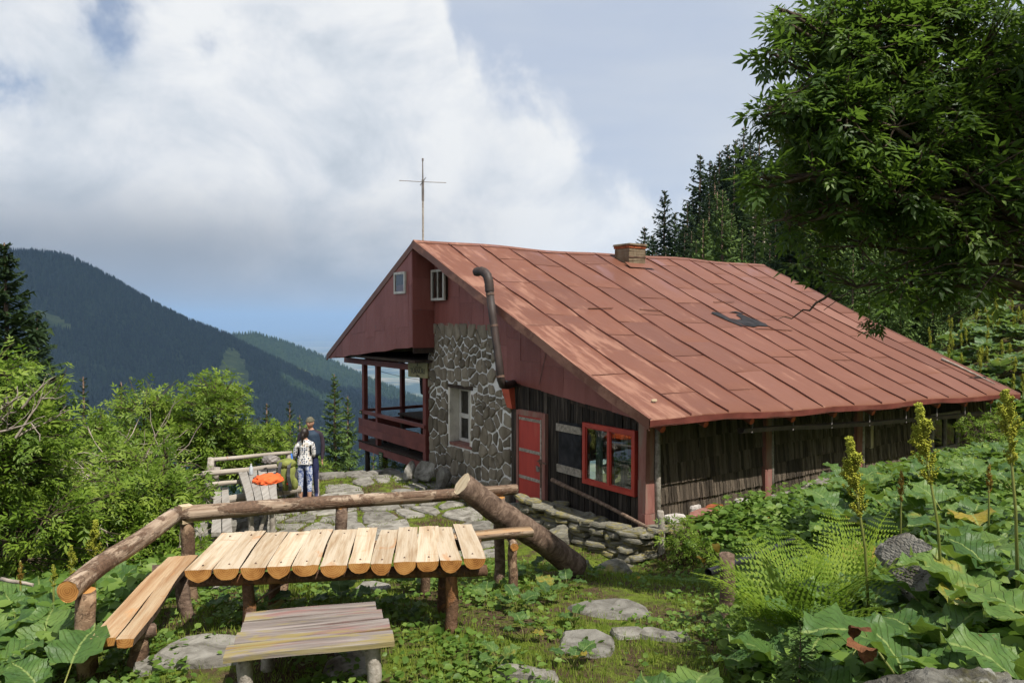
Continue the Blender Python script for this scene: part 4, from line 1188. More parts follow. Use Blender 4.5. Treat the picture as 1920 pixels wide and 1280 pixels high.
# --- plank wall of the lower gable
RW = (0.17, 1.47, 0.86, 1.93)          # red window opening t0 t1 z0 z1
mb = MB()
mb.box((0.02, 0.0, -0.2), (0.12, RW[0], 2.3)); mb.box((0.02, RW[1], -0.2), (0.12, ST0 + 0.02, 2.75)); mb.box((0.02, RW[0], -0.2), (0.12, RW[1], RW[2])); mb.box((0.02, RW[0], RW[3]), (0.12, RW[1], 2.4))
plank_wall = mb.build('plank_wall', M['darkplank'], house)
rs = random.Random(4)
t = 0.10
while t < ST0 - 0.02:
    wd = rs.uniform(0.075, 0.125)
    t2 = min(t + wd, ST0 - 0.005)
    ztop = 2.12 + 0.105 * (t + wd / 2) + 0.02
    segs = [(0.02, ztop)]
    cm = (t + t2) / 2
    if 2.52 < cm < 3.50: segs = [(1.98, ztop)]
    elif RW[0] - 0.04 < cm < RW[1] + 0.04: segs = [(0.02, RW[2] - 0.02 + rs.uniform(-.005, .005)), (RW[3] + 0.01, ztop)]
    for z0, z1 in segs:
        if z1 - z0 < 0.03: continue
        mb = MB(); ph = rs.uniform(0.012, 0.035)
        mb.box((0.02 - ph, t + 0.004, z0 - rs.uniform(0, 0.02)), (0.021, t2 - 0.003, z1), 0, 0.004)
        org = Vector((0, cm, z0)); mb.v = [tuple(Vector(p) - org) for p in mb.v]
        mb.build('plank', M['darkplank'], plank_wall, False, org)
    t = t2 + rs.uniform(0.001, 0.008)
# door
dmb = MB(); dmb.box((-0.045, 2.64, 0.02), (0.01, 3.40, 1.86))
door = dmb.build('door', M['reddoor'], house); door['label'] = 'red painted plank door with worn grey rails'
for (t0, t1, z0, z1, m_) in ((2.53, 2.637, -0.02, 1.96, 'redfade'), (3.403, 3.46, -0.02, 1.96, 'redfade'), (2.637, 3.403, 1.865, 1.97, 'redfade')):
    mb = MB(); mb.box((-0.065, t0, z0), (0.012, t1, z1), 0, 0.004); mb.build('door_frame', M[m_], door)
for z in (0.66, 1.19, 1.80, 0.08):
    mb = MB(); mb.box((-0.062, 2.68, z - 0.028), (-0.044, 3.38, z + 0.028), 0, 0.003); mb.build('door_rail', M['greywood'], door)
mb = MB(); mb.box((-0.058, 2.66, 0.05), (-0.0445, 2.70, 1.84), 0, 0.002); mb.build('door_stile', M['greywood'], door)
mb = MB(); mb.tube([(-0.085, 2.74, 1.05), (-0.085, 2.46, 1.035)], 0.013, 8); mb.box((-0.075, 2.63, 1.0), (-0.062, 2.72, 1.09)); mb.box((-0.075, 2.655, 0.55), (-0.061, 2.675, 1.0)); mb.build('latch', M['iron'], door)
mb = MB(); mb.box((-0.07, 2.72, 0.84), (-0.046, 2.80, 0.94), 0, 0.012); mb.build('lock_plate', M['galv'], door)
# tarred shutter panel with two bleached battens
mb = MB(); mb.box((-0.035, 1.52, 0.94), (0.0, 2.16, 1.88), 0, 0.004); shutter = mb.build('shutter', M['tar'], house)
for z0, z1 in ((1.70, 1.83), (0.95, 1.08)):
    mb = MB(); mb.box((-0.062, 1.50, z0), (-0.037, 2.20, z1), 0, 0.008); mb.build('batten', M['greywood'], shutter)
# red window
window('window', RW[0], RW[1], RW[2], RW[3], -0.045, 0.075, 0.10, (0.80,), (), M['redpaint'], 0.015, 0.06, 'red framed double casement window with lace curtains')
for t0, t1 in ((0.27, 0.74), (0.86, 1.38)):
    mb = MB(); n = 22; vs = []
    for k in range(n + 1):
        tt = t0 + (t1 - t0) * k / n
        x = 0.16 + 0.018 * math.sin(k * 1.5)
        vs += [(x, tt, 0.90), (x, tt, 1.9)]
    mb.add(vs, [(2 * k, 2 * k + 1, 2 * k + 3, 2 * k + 2) for k in range(n) if not (0.45 < (k + 0.5) / n < 0.62)])
    mb.build('curtain', M['curtain'], house)
# corner post
for (a0, a1, t0, t1, z0, z1, mt) in ((-0.035, 0.16, -0.06, 0.10, 1.15, 2.10, 'redfade'), (-0.04, 0.165, -0.065, 0.10, 0.62, 1.148, 'redfade'), (-0.05, 0.17, -0.07, 0.10, 0.10, 0.618, 'redfade')):
    mb = MB(); mb.box((a0, t0, z0), (a1, t1, z1), 0, 0.008); mb.build('corner_post', M[mt], house)
mb = MB(); mb.tube([(0.22, -0.085, 0.15), (0.215, -0.08, 1.15), (0.22, -0.06, 2.05)], [0.055, 0.05, 0.045], 9, 0, None, 0.06); mb.build('corner_pole', M['greywood'], house, True)
# wooden spout box where the stove pipe enters
mb = MB(); mb.add([(-0.17, 3.60, 2.44), (-0.17, 3.86, 2.40), (0.02, 3.86, 2.40), (0.02, 3.60, 2.44), (-0.10, 3.56, 1.96), (-0.10, 3.74, 1.98), (0.02, 3.74, 1.98), (0.02, 3.56, 1.96)], [(0, 1, 2, 3), (7, 6, 5, 4), (0, 4, 5, 1), (1, 5, 6, 2), (2, 6, 7, 3), (3, 7, 4, 0)]); mb.build('pipe_box', M['rafter'], house)
# stove pipe
pts = [(-0.02, 3.62, 2.46), (-0.45, 3.22, 2.47), (-0.66, 3.07, 2.50), (-0.72, 3.04, 2.60), (-0.72, 3.10, 2.9), (-0.72, 3.20, 3.32), (-0.72, 3.32, 3.8), (-0.72, 3.42, 4.28)]
mb = MB(); mb.tube(pts, [0.075] * 8, 14); sp_ = mb.build('stove_pipe', M['pipe'], house, True)
mb = MB(); el_ = [(-0.72, 3.42, 4.26), (-0.72, 3.435, 4.38), (-0.72, 3.455, 4.48), (-0.725, 3.50, 4.57), (-0.73, 3.58, 4.635), (-0.74, 3.68, 4.665), (-0.75, 3.86, 4.66)]
er = []
pts2 = []
for k in range(19):
    s = k / 18 * 6; i = min(5, int(s)); f = s - i
    pts2.append(Vector(el_[i]).lerp(Vector(el_[i + 1]), f)); er.append(0.084 + (0.008 if k % 2 else 0))
mb.tube(pts2, er, 14, cap=False); inner = [p for p in pts2[::-1]]
mb.tube(inner, [r * 0.9 for r in er[::-1]], 14, cap=False); mb.build('pipe_elbow', M['pipe'], sp_, True)
for q, (i0, i1, f) in enumerate(((3, 4, 0.2), (5, 6, 0.6), (6, 7, 0.85))):
    c = Vector(pts[i0]).lerp(Vector(pts[i1]), f); dr = (Vector(pts[i1]) - Vector(pts[i0])).normalized()
    mb = MB(); mb.tube([c - dr * 0.02, c + dr * 0.02], 0.082, 14); mb.build('pipe_collar', M['iron'], sp_)
mb = MB(); mb.tube([(-0.03, 2.5, 3.25), (-0.04, 2.75, 2.5)], 0.005, 5); mb.build('stay_wire', M['iron'], house)

# --- long wall: shingle courses
mb = MB(); mb.box((0.0, 0.02, -0.3), (12.0, 0.14, 2.3)); long_wall = mb.build('shingle_wall', M['darkplank'], house)
rs = random.Random(9)
shg = []
def sh_mesh(k):
    mb = MB(); wd = 1.0
    j = lambda s: rs.uniform(-s, s)
    zs = [0, 0.33, 0.66, 1.0]; vs = []
    for q, z in enumerate(zs):
        dx = j(0.05); y = -0.046 + 0.042 * (z) + j(0.006)
        vs += [(dx, y, z), (1 + dx + j(0.04), y + j(0.003), z), (1 + dx, 0.004, z), (dx, 0.004, z)]
    fs = [(0, 3, 2, 1)]
    for q in range(3):
        b = q * 4; fs += [(b, b + 1, b + 5, b + 4), (b + 1, b + 2, b + 6, b + 5), (b + 3, b, b + 4, b + 7)]
    mb.add(vs, fs); return mb.mesh('shingle', M['shingle'])
SHM = [sh_mesh(k) for k in range(8)]
m, t = shader('weathered split shingles farther along')
v = t.n('ShaderNodeTexCoord').outputs['Object']
rn = t.n('ShaderNodeAttribute', attribute_name='rnd').outputs['Fac']
v = t.vmath('ADD', t.vmath('MULTIPLY', v, (30, 30, 1.6)), t.n('ShaderNodeCombineXYZ', {0: t.math('MULTIPLY', rn, 37.0), 1: 0.0, 2: t.math('MULTIPLY', rn, 19.0)}))
col = t.ramp(t.noise(v, 1.0, 6.0, 0.6, 0.3), SHSTOPS)
hs = t.n('ShaderNodeHueSaturation', {'Value': t.math('ADD', 0.45, t.math('MULTIPLY', rn, 1.1)), 'Color': col})
out(t, principled(t, hs, 0.88, 0.15, bump(t, t.noise(v, 4.0, 5.0, 0.65), 1.0, 0.015)))
M['shingle2'] = m
courses = [(0.02, 0.42), (0.37, 0.75), (0.71, 1.08), (1.04, 1.42), (1.38, 1.76), (1.72, 2.12)]
zrow = lambda a, z: z + 0.004 * a + 0.018 * math.sin(a * 1.1 + z * 3)
allsh = []
for ci, (z0, z1) in enumerate(courses):
    a = 0.26
    while a < 11.9:
        wd = rs.uniform(0.042, 0.078)
        if not (9.15 < a < 10.6 and z1 > 0.62):
            allsh.append((a, zrow(a, z0) + rs.uniform(-0.010, 0.008), wd, z1 - z0, rs.uniform(-0.012, 0.012), rs.uniform(-0.05, 0.05), rs.randrange(8)))
        a += wd + rs.uniform(0.003, 0.011)
def shown(s):
    p = HM @ Vector((s[0], 0, s[1])); return 1.0 / p.y if s[1] + s[3] > 0.45 + 0.02 * s[0] else 0
vis = sorted(allsh, key=shown, reverse=True)
for (a, z, wd, h, ry_, rz_, k) in vis[:300]:
    link('shingle', SHM[k], long_wall, (a, 0.018, z), (0, ry_, rz_), (wd, 1, h))
mb = MB()
for (a, z, wd, h, ry_, rz_, k) in vis[300:]:
    MM_ = Matrix.Translation((a, 0.018, z)) @ Matrix.Rotation(rz_, 4, 'Z') @ Matrix.Rotation(ry_, 4, 'Y') @ Matrix.Diagonal((wd, 1, h, 1))
    me_ = SHM[k]; mb.add([MM_ @ v_.co for v_ in me_.vertices], [tuple(f_.vertices) for f_ in me_.polygons])
me_ = mb.mesh('shingles_beyond', M['shingle2'])
at_ = me_.attributes.new('rnd', 'FLOAT', 'FACE'); per_ = len(SHM[0].polygons)
at_.data.foreach_set('value', np.repeat(np.random.default_rng(3).random(len(me_.polygons) // per_), per_).astype(np.float32))
o = link('shingles_beyond', me_, long_wall); o['kind'] = 'stuff'
# posts against the long wall
for a, wd in ((3.0, 0.27), (6.0, 0.33)):
    mb = MB(); mb.box((a, -0.08, 1.0), (a + wd * 0.62, 0.0, 2.1), 0, 0.006); mb.box((a - 0.01, -0.085, 0.35), (a + wd * 0.66, 0.0, 0.998), 0, 0.008)
    mb.build('wall_post', M['redfade'], house)
    mb = MB(); mb.tube([(a + wd * 0.82, -0.05, 0.3), (a + wd * 0.8, -0.05, 1.2), (a + wd * 0.82, -0.04, 2.0)], [0.05, 0.046, 0.04], 8, 0, None, 0.06); mb.build('wall_pole', M['greywood'], house, True)
mb = MB(); mb.box((6.62, -0.03, 1.02), (6.72, 0.0, 1.5), 0, 0.004); mb.build('pale_board', M['clearwood'], house)
# window in the long wall
o = MB()
for lo, hi in (((9.2, -0.05, 0.66), (9.29, 0.03, 1.55)), ((10.45, -0.05, 0.66), (10.55, 0.03, 1.55)), ((9.29, -0.052, 1.46), (10.45, 0.03, 1.55)), ((9.29, -0.06, 0.66), (10.45, 0.03, 0.75)), ((9.84, -0.045, 0.75), (9.9, 0.02, 1.46))):
    o.box(lo, hi)
lw = o.build('side_window', M['greywood'], house); lw['label'] = 'weathered wooden window low in the shingled wall'
for a0, a1 in ((9.29, 9.84), (9.9, 10.45)):
    mb = MB(); mb.add([(a0, 0.0, 0.75), (a1, 0.0, 0.75), (a1, 0.0, 1.46), (a0, 0.0, 1.46)], [(0, 1, 2, 3)]); mb.build('pane', M['glass'], lw)
mb = MB(); mb.box((9.2, -0.03, 0.35), (10.6, 0.0, 0.64), 0, 0.006); mb.build('window_board', M['maroon'], lw)
# footing of whitewashed rubble
rs = random.Random(31)
mb = MB(); mb.box((0.25, -0.03, -0.6), (12.0, 0.03, 0.42)); foot = mb.build('footing', M['whiterock'], house)
a = 0.4
while a < 11.8:
    wd = rs.uniform(0.15, 0.42); h = rs.uniform(0.08, 0.18)
    zb_ = 0.36 + 0.014 * a + rs.uniform(-.02, .03)
    n = rs.randint(6, 8); pl_ = [(a + wd / 2 + wd / 2 * math.cos(2 * math.pi * k / n) * rs.uniform(.85, 1.1), zb_ + h / 2 * math.sin(2 * math.pi * k / n) * rs.uniform(.8, 1.1)) for k in range(n)]
    mb = MB(); mb.prism(pl_, 0.0, rs.uniform(0.05, 0.11), Matrix(((1, 0, 0, 0), (0, 0, -1, -0.02), (0, 1, 0, 0), (0, 0, 0, 1))), 0, 0.03, None, 0.01)
    mb.build('stone', M['whiterock'] if a > 6 else M['slate'], foot)
    a += wd * 0.95
# gutter board hung under the eave
pts = [(1.72, 1.86), (3.0, 1.80), (4.1, 1.745), (5.6, 1.67), (7.2, 1.61), (9.3, 1.55), (11.4, 1.50)]
mb = MB(); vs = []
for k, (a, z) in enumerate(pts):
    s = 0.012 * math.sin(k * 2)
    vs += [(a, -0.60, z + 0.05 + s), (a, -0.56, z - 0.03 + s), (a, -0.47, z - 0.035), (a, -0.43, z + 0.05)]
for dz in (0.0,):
    mb.add(vs, [(k * 4 + q + 1, k * 4 + q, k * 4 + q + 4, k * 4 + q + 5) for k in range(len(pts) - 1) for q in range(3)])
gut = mb.build('gutter', M['pipe'], house)
for a in (1.95, 3.1, 4.3, 5.6, 7.0, 8.3, 9.6, 10.9):
    z = np.interp(a, [p[0] for p in pts], [p[1] for p in pts])
    mb = MB(); mb.tube([(a, -0.57, z - 0.03), (a + 0.12, -0.5, rz(a, -0.5) - 0.16)], 0.010, 5); mb.build('gutter_hanger', M['galv'], gut)

# --- walls nobody sees, that keep the inside dark
mb = MB()
mb.box((11.9, 0.0, -0.6), (12.0, 11.3, 2.3)); mb.box((2.6, 11.2, -1.2), (12.0, 11.32, 2.9)); mb.box((2.5, 7.1, 0.3), (2.6, 11.3, 3.2)); mb.box((0.5, 7.02, 0.2), (2.55, 7.11, 3.4))
mb.build('rear_wall', M['darkplank'], house)
pp = [(0.0, 2.0), (11.2, 2.4), (11.2, lz(11.2) - 0.12), (6.79, 5.36), (0.0, rz(11.95, 0) - 0.12)]
mb = MB(); mb.add([(11.95, t, z) for t, z in pp], [tuple(range(5))]); mb.build('rear_gable', M['darkplank'], house)
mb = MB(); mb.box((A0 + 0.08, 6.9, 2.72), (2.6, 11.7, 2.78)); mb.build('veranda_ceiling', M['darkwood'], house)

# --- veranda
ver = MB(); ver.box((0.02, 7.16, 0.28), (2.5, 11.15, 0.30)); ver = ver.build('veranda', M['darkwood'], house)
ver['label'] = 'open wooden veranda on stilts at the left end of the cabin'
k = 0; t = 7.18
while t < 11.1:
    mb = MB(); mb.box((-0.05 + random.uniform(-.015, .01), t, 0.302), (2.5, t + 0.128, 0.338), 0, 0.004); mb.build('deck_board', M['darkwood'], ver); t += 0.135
def vpost(a, t, z0, z1, w=0.12, name='post', mt='maroon'):
    mb = MB(); mb.box((a - w / 2, t - w / 2, z0), (a + w / 2, t + w / 2, z1), 0, 0.004); return mb.build(name, M[mt], ver)
vpost(0.04, 10.95, 0.34, 2.5); vpost(0.04, 10.08, 0.34, 2.5); vpost(0.04, 7.33, 0.1, 2.6, 0.15); vpost(1.25, 11.05, 0.34, 2.6); vpost(2.4, 11.05, 0.34, 2.6)
for (z0, z1, mt) in ((0.545, 0.745, 'maroon'), (0.75, 0.97, 'maroon')):
    mb = MB(); mb.box((-0.058, 7.24, z0), (-0.028, 11.18, z1), 0, 0.003); mb.build('board', M['maroon'], ver)
mb = MB(); mb.box((-0.09, 7.24, 1.13), (0.0, 11.02, 1.21), 0, 0.006); mb.build('hand_rail', M['maroon'], ver)
mb = MB(); mb.box((0.1, 11.02, 1.14), (2.4, 11.1, 1.22), 0, 0.004); mb.build('hand_rail', M['maroon'], ver)
mb = MB(); mb.box((0.1, 11.1, 0.55), (2.4, 11.13, 0.92), 0, 0.004); mb.build('board', M['maroon'], ver)
mb = MB(); mb.box((-0.045, 7.14, 0.10), (0.015, 11.2, 0.29), 0, 0.004); mb.build('deck_beam', M['maroon'], ver)
mb = MB(); mb.box((0.02, 11.15, 0.10), (2.5, 11.2, 0.29), 0, 0.004); mb.build('deck_beam', M['maroon'], ver)
mb = MB(); mb.box((-0.02, 7.13, 2.48), (0.09, 12.3, 2.62), 0, 0.006); mb.build('top_beam', M['maroon'], ver)
mb = MB(); mb.box((0.1, 10.98, 2.5), (2.5, 11.1, 2.64), 0, 0.006); mb.build('top_beam', M['maroon'], ver)
for a, t, z1 in ((0.1, 10.95, 0.1), (0.08, 9.75, 0.1), (0.4, 8.4, 0.1), (1.6, 11.0, 0.1), (1.6, 8.5, 0.1)):
    mb = MB(); wp = HM @ Vector((a, t, 0)); zg = gz(wp.x, wp.y) - HW.z - 0.2
    mb.tube([(a, t, zg), (a + 0.01, t, (zg + z1) / 2), (a, t, z1)], [0.075, 0.07, 0.068], 9, 0, None, 0.05); mb.build('stilt', M['darkwood'], ver, True)
# table and benches on the veranda
def bench(t0, t1, a0, a1, z, nm):
    mb = MB(); mb.box((a0, t0, z - 0.05), (a1, t1, z), 0, 0.004)
    for a in (a0 + 0.06, a1 - 0.06):
        for t in (t0 + 0.12, t1 - 0.12): mb.box((a - 0.04, t - 0.04, 0.34), (a + 0.04, t + 0.04, z - 0.052))
    return mb
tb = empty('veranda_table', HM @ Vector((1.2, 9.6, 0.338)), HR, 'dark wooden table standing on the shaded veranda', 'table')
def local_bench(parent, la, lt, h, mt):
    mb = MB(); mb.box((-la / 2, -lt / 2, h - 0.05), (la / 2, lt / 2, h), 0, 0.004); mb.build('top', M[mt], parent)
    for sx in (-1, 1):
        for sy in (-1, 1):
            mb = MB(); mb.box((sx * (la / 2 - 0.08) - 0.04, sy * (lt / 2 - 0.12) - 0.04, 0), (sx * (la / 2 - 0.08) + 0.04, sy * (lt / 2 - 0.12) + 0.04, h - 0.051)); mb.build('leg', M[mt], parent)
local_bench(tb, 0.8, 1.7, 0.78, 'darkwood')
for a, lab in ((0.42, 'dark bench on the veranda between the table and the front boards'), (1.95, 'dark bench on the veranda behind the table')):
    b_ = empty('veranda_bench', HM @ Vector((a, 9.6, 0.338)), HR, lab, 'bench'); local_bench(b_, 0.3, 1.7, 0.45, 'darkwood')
# jacket hanging from the veranda beam
jk = MB()
prof = [(0.0, 0.03), (0.06, 0.09), (0.16, 0.15), (0.30, 0.17), (0.5, 0.16), (0.66, 0.17)]
n = 14; vs = []
for d_, w_ in prof:
    for k in range(n):
        a = 2 * math.pi * k / n; vs.append((0.055 * math.sin(a) * (1 + 0.3 * math.sin(3 * a)), w_ * math.cos(a) + 0.01 * math.sin(d_ * 20), -d_))
fs = [(i * n + k, i * n + (k + 1) % n, (i + 1) * n + (k + 1) % n, (i + 1) * n + k) for i in range(len(prof) - 1) for k in range(n)]
jk.add(vs, fs + [tuple(range(n))])
jk.tube([(0, 0.14, -0.1), (0.01, 0.19, -0.35), (0.02, 0.17, -0.66)], [0.055, 0.05, 0.042], 8); jk.tube([(0, -0.14, -0.1), (0.01, -0.19, -0.35), (0.02, -0.17, -0.62)], [0.055, 0.05, 0.042], 8)
jk.tube([(0, 0, 0.0), (0, 0.0, 0.09)], 0.006, 5)
M['blackcloth'] = simple('black cloth', [(0.3, (0.008, 0.008, 0.010)), (0.7, (0.022, 0.021, 0.024))], (7, 7, 7), 0.9, 0.1, 0.4, 0.01, 0.0)
jo = jk.build('hanging_jacket', M['blackcloth'], None, True, HM @ Vector((0.35, 8.02, 2.52)), (0, 0, HR)); tag(jo, 'black jacket hanging under the veranda beam behind the sign', 'jacket')
mb = MB(); P0 = HM @ Vector((0.0, 10.0, 2.36)); P1 = HM @ Vector((0.4, 7.4, 2.22)); mid = (P0 + P1) / 2 - Vector((0, 0, 0.05))
mb.tube([P0, P0.lerp(mid, 0.5) - Vector((0, 0, 0.01)), mid, mid.lerp(P1, 0.5) - Vector((0, 0, 0.01)), P1], 0.006, 5); o = mb.build('clothes_line', M['blackplastic']); tag(o, 'thin dark clothes line strung between the veranda posts', 'line')

# --- sign boards
def text_mesh(body, size, mat, extr=0.002):
    cu = bpy.data.curves.new('lettering', 'FONT'); cu.body = body; cu.size = size; cu.align_x = 'CENTER'; cu.align_y = 'CENTER'; cu.extrude = extr
    o = bpy.data.objects.new('lettering', cu); C.objects.link(o)
    dg = bpy.context.evaluated_depsgraph_get()
    me = bpy.data.meshes.new_from_object(o.evaluated_get(dg))
    bpy.data.objects.remove(o); bpy.data.curves.remove(cu)
    me.materials.clear(); me.materials.append(mat)
    return me
sg = MB(); sg.box((-0.012, -0.50, -0.20), (0.012, 0.50, 0.20))
SGR = HR
sign = sg.build('cabin_sign', M['signboard'], None, False, HM @ Vector((-0.07, 7.58, 2.53)), (R(-1.5), 0, SGR)); tag(sign, 'olive yellow name board with dark lettering under the veranda beam', 'sign')
FR = (math.pi / 2, 0, -math.pi / 2)      # text facing the sign's -x side
for body, size, z, y, sx in (('C A B A N A', 0.075, 0.045, 0.0, 1.0), ('TURNURI', 0.185, -0.05, 0.0, 0.95), ('1520 m', 0.06, -0.155, 0.0, 1.0)):
    o = link('lettering', text_mesh(body, size, M['letter']), sign, (-0.015, y, z), FR, (sx, 1, 1))
mb = MB(); mb.box((-0.016, -0.02, 0.08), (-0.0125, 0.02, 0.16)); mb.box((-0.0165, -0.03, 0.165), (-0.0125, 0.03, 0.185)); mb.build('emblem', M['letter'], sign)
sg = MB(); sg.box((-0.01, -0.11, -0.20), (0.01, 0.11, 0.20)); s2 = sg.build('notice_board', M['signgreen'], None, False, HM @ Vector((-0.06, 9.72, 0.0)), (0, 0, HR)); tag(s2, 'small green notice board with pale lines below the veranda deck', 'sign')
for k in range(6):
    mb = MB(); l = 0.08 - 0.02 * (k % 3); mb.box((-0.0135, -l, 0.14 - k * 0.055), (-0.0105, l, 0.155 - k * 0.055)); mb.build('notice_line', M['letterpale'], s2)
sg = MB(); sg.box((-0.008, -0.07, -0.05), (0.008, 0.07, 0.05)); s3 = sg.build('plaque', M['signgreen'], None, False, HM @ Vector((-0.105, 10.93, 1.15)), (0, 0, HR)); tag(s3, 'tiny green plaque on the veranda corner post', 'sign')
mb = MB(); mb.box((-0.0115, -0.05, -0.01), (-0.0085, 0.05, 0.012)); mb.build('notice_line', M['letterpale'], s3)

# --- antenna mast behind the ridge
base = HM @ Vector((0.35, 6.95, lz(6.95)))
px_top = 297
mast = empty('antenna_mast', base, 0, 'thin radio antenna mast with crossed rods above the gable', 'antenna')
Ld = base.y
zt = at(793, 297, Ld).z - base.z; zc = at(793, 341, Ld).z - base.z; zm = at(793, 372, Ld).z - base.z
dx = at(793, 400, Ld).x - base.x
mb = MB(); mb.tube([(dx, 0, -0.1), (dx, 0, zm)], 0.022, 8); mb.build('pole', M['greywood'], mast)
mb = MB(); mb.tube([(dx, 0, zm - 0.06), (dx, 0, zc + 0.05)], 0.030, 8); mb.tube([(dx, 0, zc), (dx - 0.003, 0, zt)], [0.018, 0.012], 8); mb.build('upper_pole', M['galv'], mast)
mb = MB(); mb.tube([(dx, 0, zt - 0.06), (dx, 0, zt)], 0.022, 8); mb.build('tip', M['galv'], mast)
for ang, l in ((0.25, 0.56), (0.25 + math.pi, 0.56), (0.25 + math.pi / 2, 0.5), (0.25 - math.pi / 2, 0.5)):
    mb = MB(); mb.tube([(dx, 0, zc), (dx + l * math.cos(ang), l * math.sin(ang), zc + 0.005)], 0.009, 6); mb.build('rod', M['galv'], mast)

# ------------------------------------------------------------------ logs, benches and tables
def log(name, A, B, r0, r1, mats, parent=None, seg=14, rings=9, rough=0.03, bend=0.0, origin=None, flat=False, knots=0, rs=random):
    """round log from A to B as a mesh whose local x runs along it; flat: split in half, flat side up (local z)"""
    A = Vector(A); B = Vector(B); L = (B - A).length
    dr = (B - A).normalized()
    up = Vector((0, 0, 1)) if abs(dr.z) < 0.95 else Vector((0, 1, 0))
    y = up.cross(dr).normalized(); z = dr.cross(y).normalized()
    mb = MB(); vs = []; fs = []; ms = []
    ph = rs.uniform(0, 6.28)
    lump = [(rs.uniform(0.1, 0.9), rs.uniform(0, 6.28), rs.uniform(0.12, 0.25)) for _ in range(knots)]
    for i in range(rings + 1):
        s = i / rings; r = r0 + (r1 - r0) * s
        cy = bend * math.sin(math.pi * s) + 0.012 * math.sin(s * 9 + ph) * (r / 0.1); cz = 0.010 * math.sin(s * 7 + ph * 2) * (r / 0.1)
        for k in range(seg):
            if flat:
                a = math.pi * k / (seg - 1) + math.pi
            else:
                a = 2 * math.pi * k / seg
            q = r * (1 + rs.uniform(-rough, rough) + 0.03 * math.sin(2 * a + ph))
            for (ls, la, lh) in lump:
                q += r * lh * math.exp(-((s - ls) * L / 0.05) ** 2 - (1 - math.cos(a - la)) * 14)
            vs.append((s * L + (rs.uniform(-0.006, 0.006) if i in (0, rings) else 0), cy + q * math.cos(a), cz + q * math.sin(a)))
    for i in range(rings):
        for k in range(seg if not flat else seg - 1):
            k2 = (k + 1) % seg
            fs.append((i * seg + k, i * seg + k2, (i + 1) * seg + k2, (i + 1) * seg + k)); ms.append(0)
        if flat:
            fs.append((i * seg + seg - 1, i * seg, (i + 1) * seg, (i + 1) * seg + seg - 1)); ms.append(2)
    fs.append(tuple(range(seg))[::-1]); ms.append(1)
    fs.append(tuple(rings * seg + k for k in range(seg))); ms.append(1)
    fs = [tuple(reversed(f)) for f in fs] if False else fs
    mb.add(vs, fs, ms)
    o = mb.build(name, mats, parent, True)
    m3 = Matrix((dr, y, z)).transposed()
    o.rotation_euler = m3.to_euler()
    o.location = A - (Vector(parent.location) if parent is not None else Vector())
    if parent is not None and abs(parent.rotation_euler[2]) > 1e-6:
        inv = (Matrix.Translation(parent.location) @ Matrix.Rotation(parent.rotation_euler[2], 4, 'Z')).inverted()
        mm = inv @ (Matrix.Translation(A) @ m3.to_4x4())
        o.matrix_local = mm
    return o

PEEL = [M['peeled'], M['endgrain']]
# --- big table of split logs
TZ = -1.95
FL, FRt, BL = onz(347, 1069, TZ), onz(911, 1049, TZ), onz(395, 1001, TZ)
trz = math.atan2((FRt - FL).y, (FRt - FL).x); tlen = (FRt - FL).length; tdep = 1.02
gzt = gz(-1.4, 6.3)
table = empty('split_log_table', (FL.x, FL.y, gzt), trz, 'long outdoor table topped with pale split half-logs', 'table')
TH = TZ - gzt
rs = random.Random(3)
wds = [0.212, 0.20, 0.205, 0.20, 0.215, 0.225, 0.185, 0.18, 0.19, 0.195, 0.185, 0.19]
sc = tlen / sum(wds); x = 0.0
for k, w_ in enumerate(wds):
    w_ *= sc; hw = w_ / 2 - 0.004; dep = rs.uniform(0.078, 0.10) if k else 0.092
    y0 = rs.uniform(-0.012, 0.012); y1 = tdep + rs.uniform(-0.02, 0.03)
    seg = 9; rings = 7; vs = []; fs = []; ms = []
    ph = rs.uniform(0, 6)
    for i in range(rings + 1):
        s = i / rings; yy = y0 + (y1 - y0) * s
        ww = hw * (1 + 0.03 * math.sin(s * 5 + ph)); cx = 0.006 * math.sin(s * 4 + ph * 2)
        for q in range(seg):
            a = math.pi + math.pi * q / (seg - 1)
            vs.append((cx + ww * math.cos(a), yy, dep * math.sin(a) * (1 + rs.uniform(-0.06, 0.06)) - (0.006 if 0 < q < seg - 1 else 0)))
        for q in (0.55, 0.0, -0.55):
            vs.append((cx + ww * q, yy, rs.uniform(-0.003, 0.005)))
    per = seg + 3
    for i in range(rings):
        b = i * per; n_ = b + per
        for q in range(per):
            q2 = (q + 1) % per
            fs.append((b + q2, b + q, n_ + q, n_ + q2)); ms.append(1 if q < seg - 1 else 0)
    fs.append(tuple(range(per))); ms.append(2); fs.append(tuple(rings * per + q for q in range(per))[::-1]); ms.append(2)
    mb = MB(); mb.add(vs, fs, ms)
    o = mb.build('half_log', [M['fresh_y'], M['bark'], M['endgrain']], table, False, (x + w_ / 2, 0, TH + rs.uniform(-0.004, 0.006) + (0.012 if k == 11 else 0)), (rs.uniform(-0.008, 0.008), rs.uniform(-0.02, 0.02) + (0.05 if k > 9 else 0), rs.uniform(-0.012, 0.012) + (0.05 if k > 9 else 0)))
    for yy in (0.10, tdep - 0.12):
        nb = MB(); nb.tube([(rs.uniform(-.02, .02), yy, -0.01), (0.0, yy, 0.007)], 0.008, 6); nb.build('nail', M['iron'], o)
    x += w_
def tl(px_, py_, h):           # table local to world
    return Matrix.Translation(table.location) @ Matrix.Rotation(trz, 4, 'Z') @ Vector((px_, py_, h))
for yy, lab in ((0.17, 'front'), (0.86, 'back')):
    log('beam', tl(-0.02, yy, TH - 0.135), tl(tlen + 0.02, yy, TH - 0.135), 0.052, 0.05, [M['amberpost'], M['endgrain']], table, 12, 10, 0.05, 0, None, False, 2, rs)
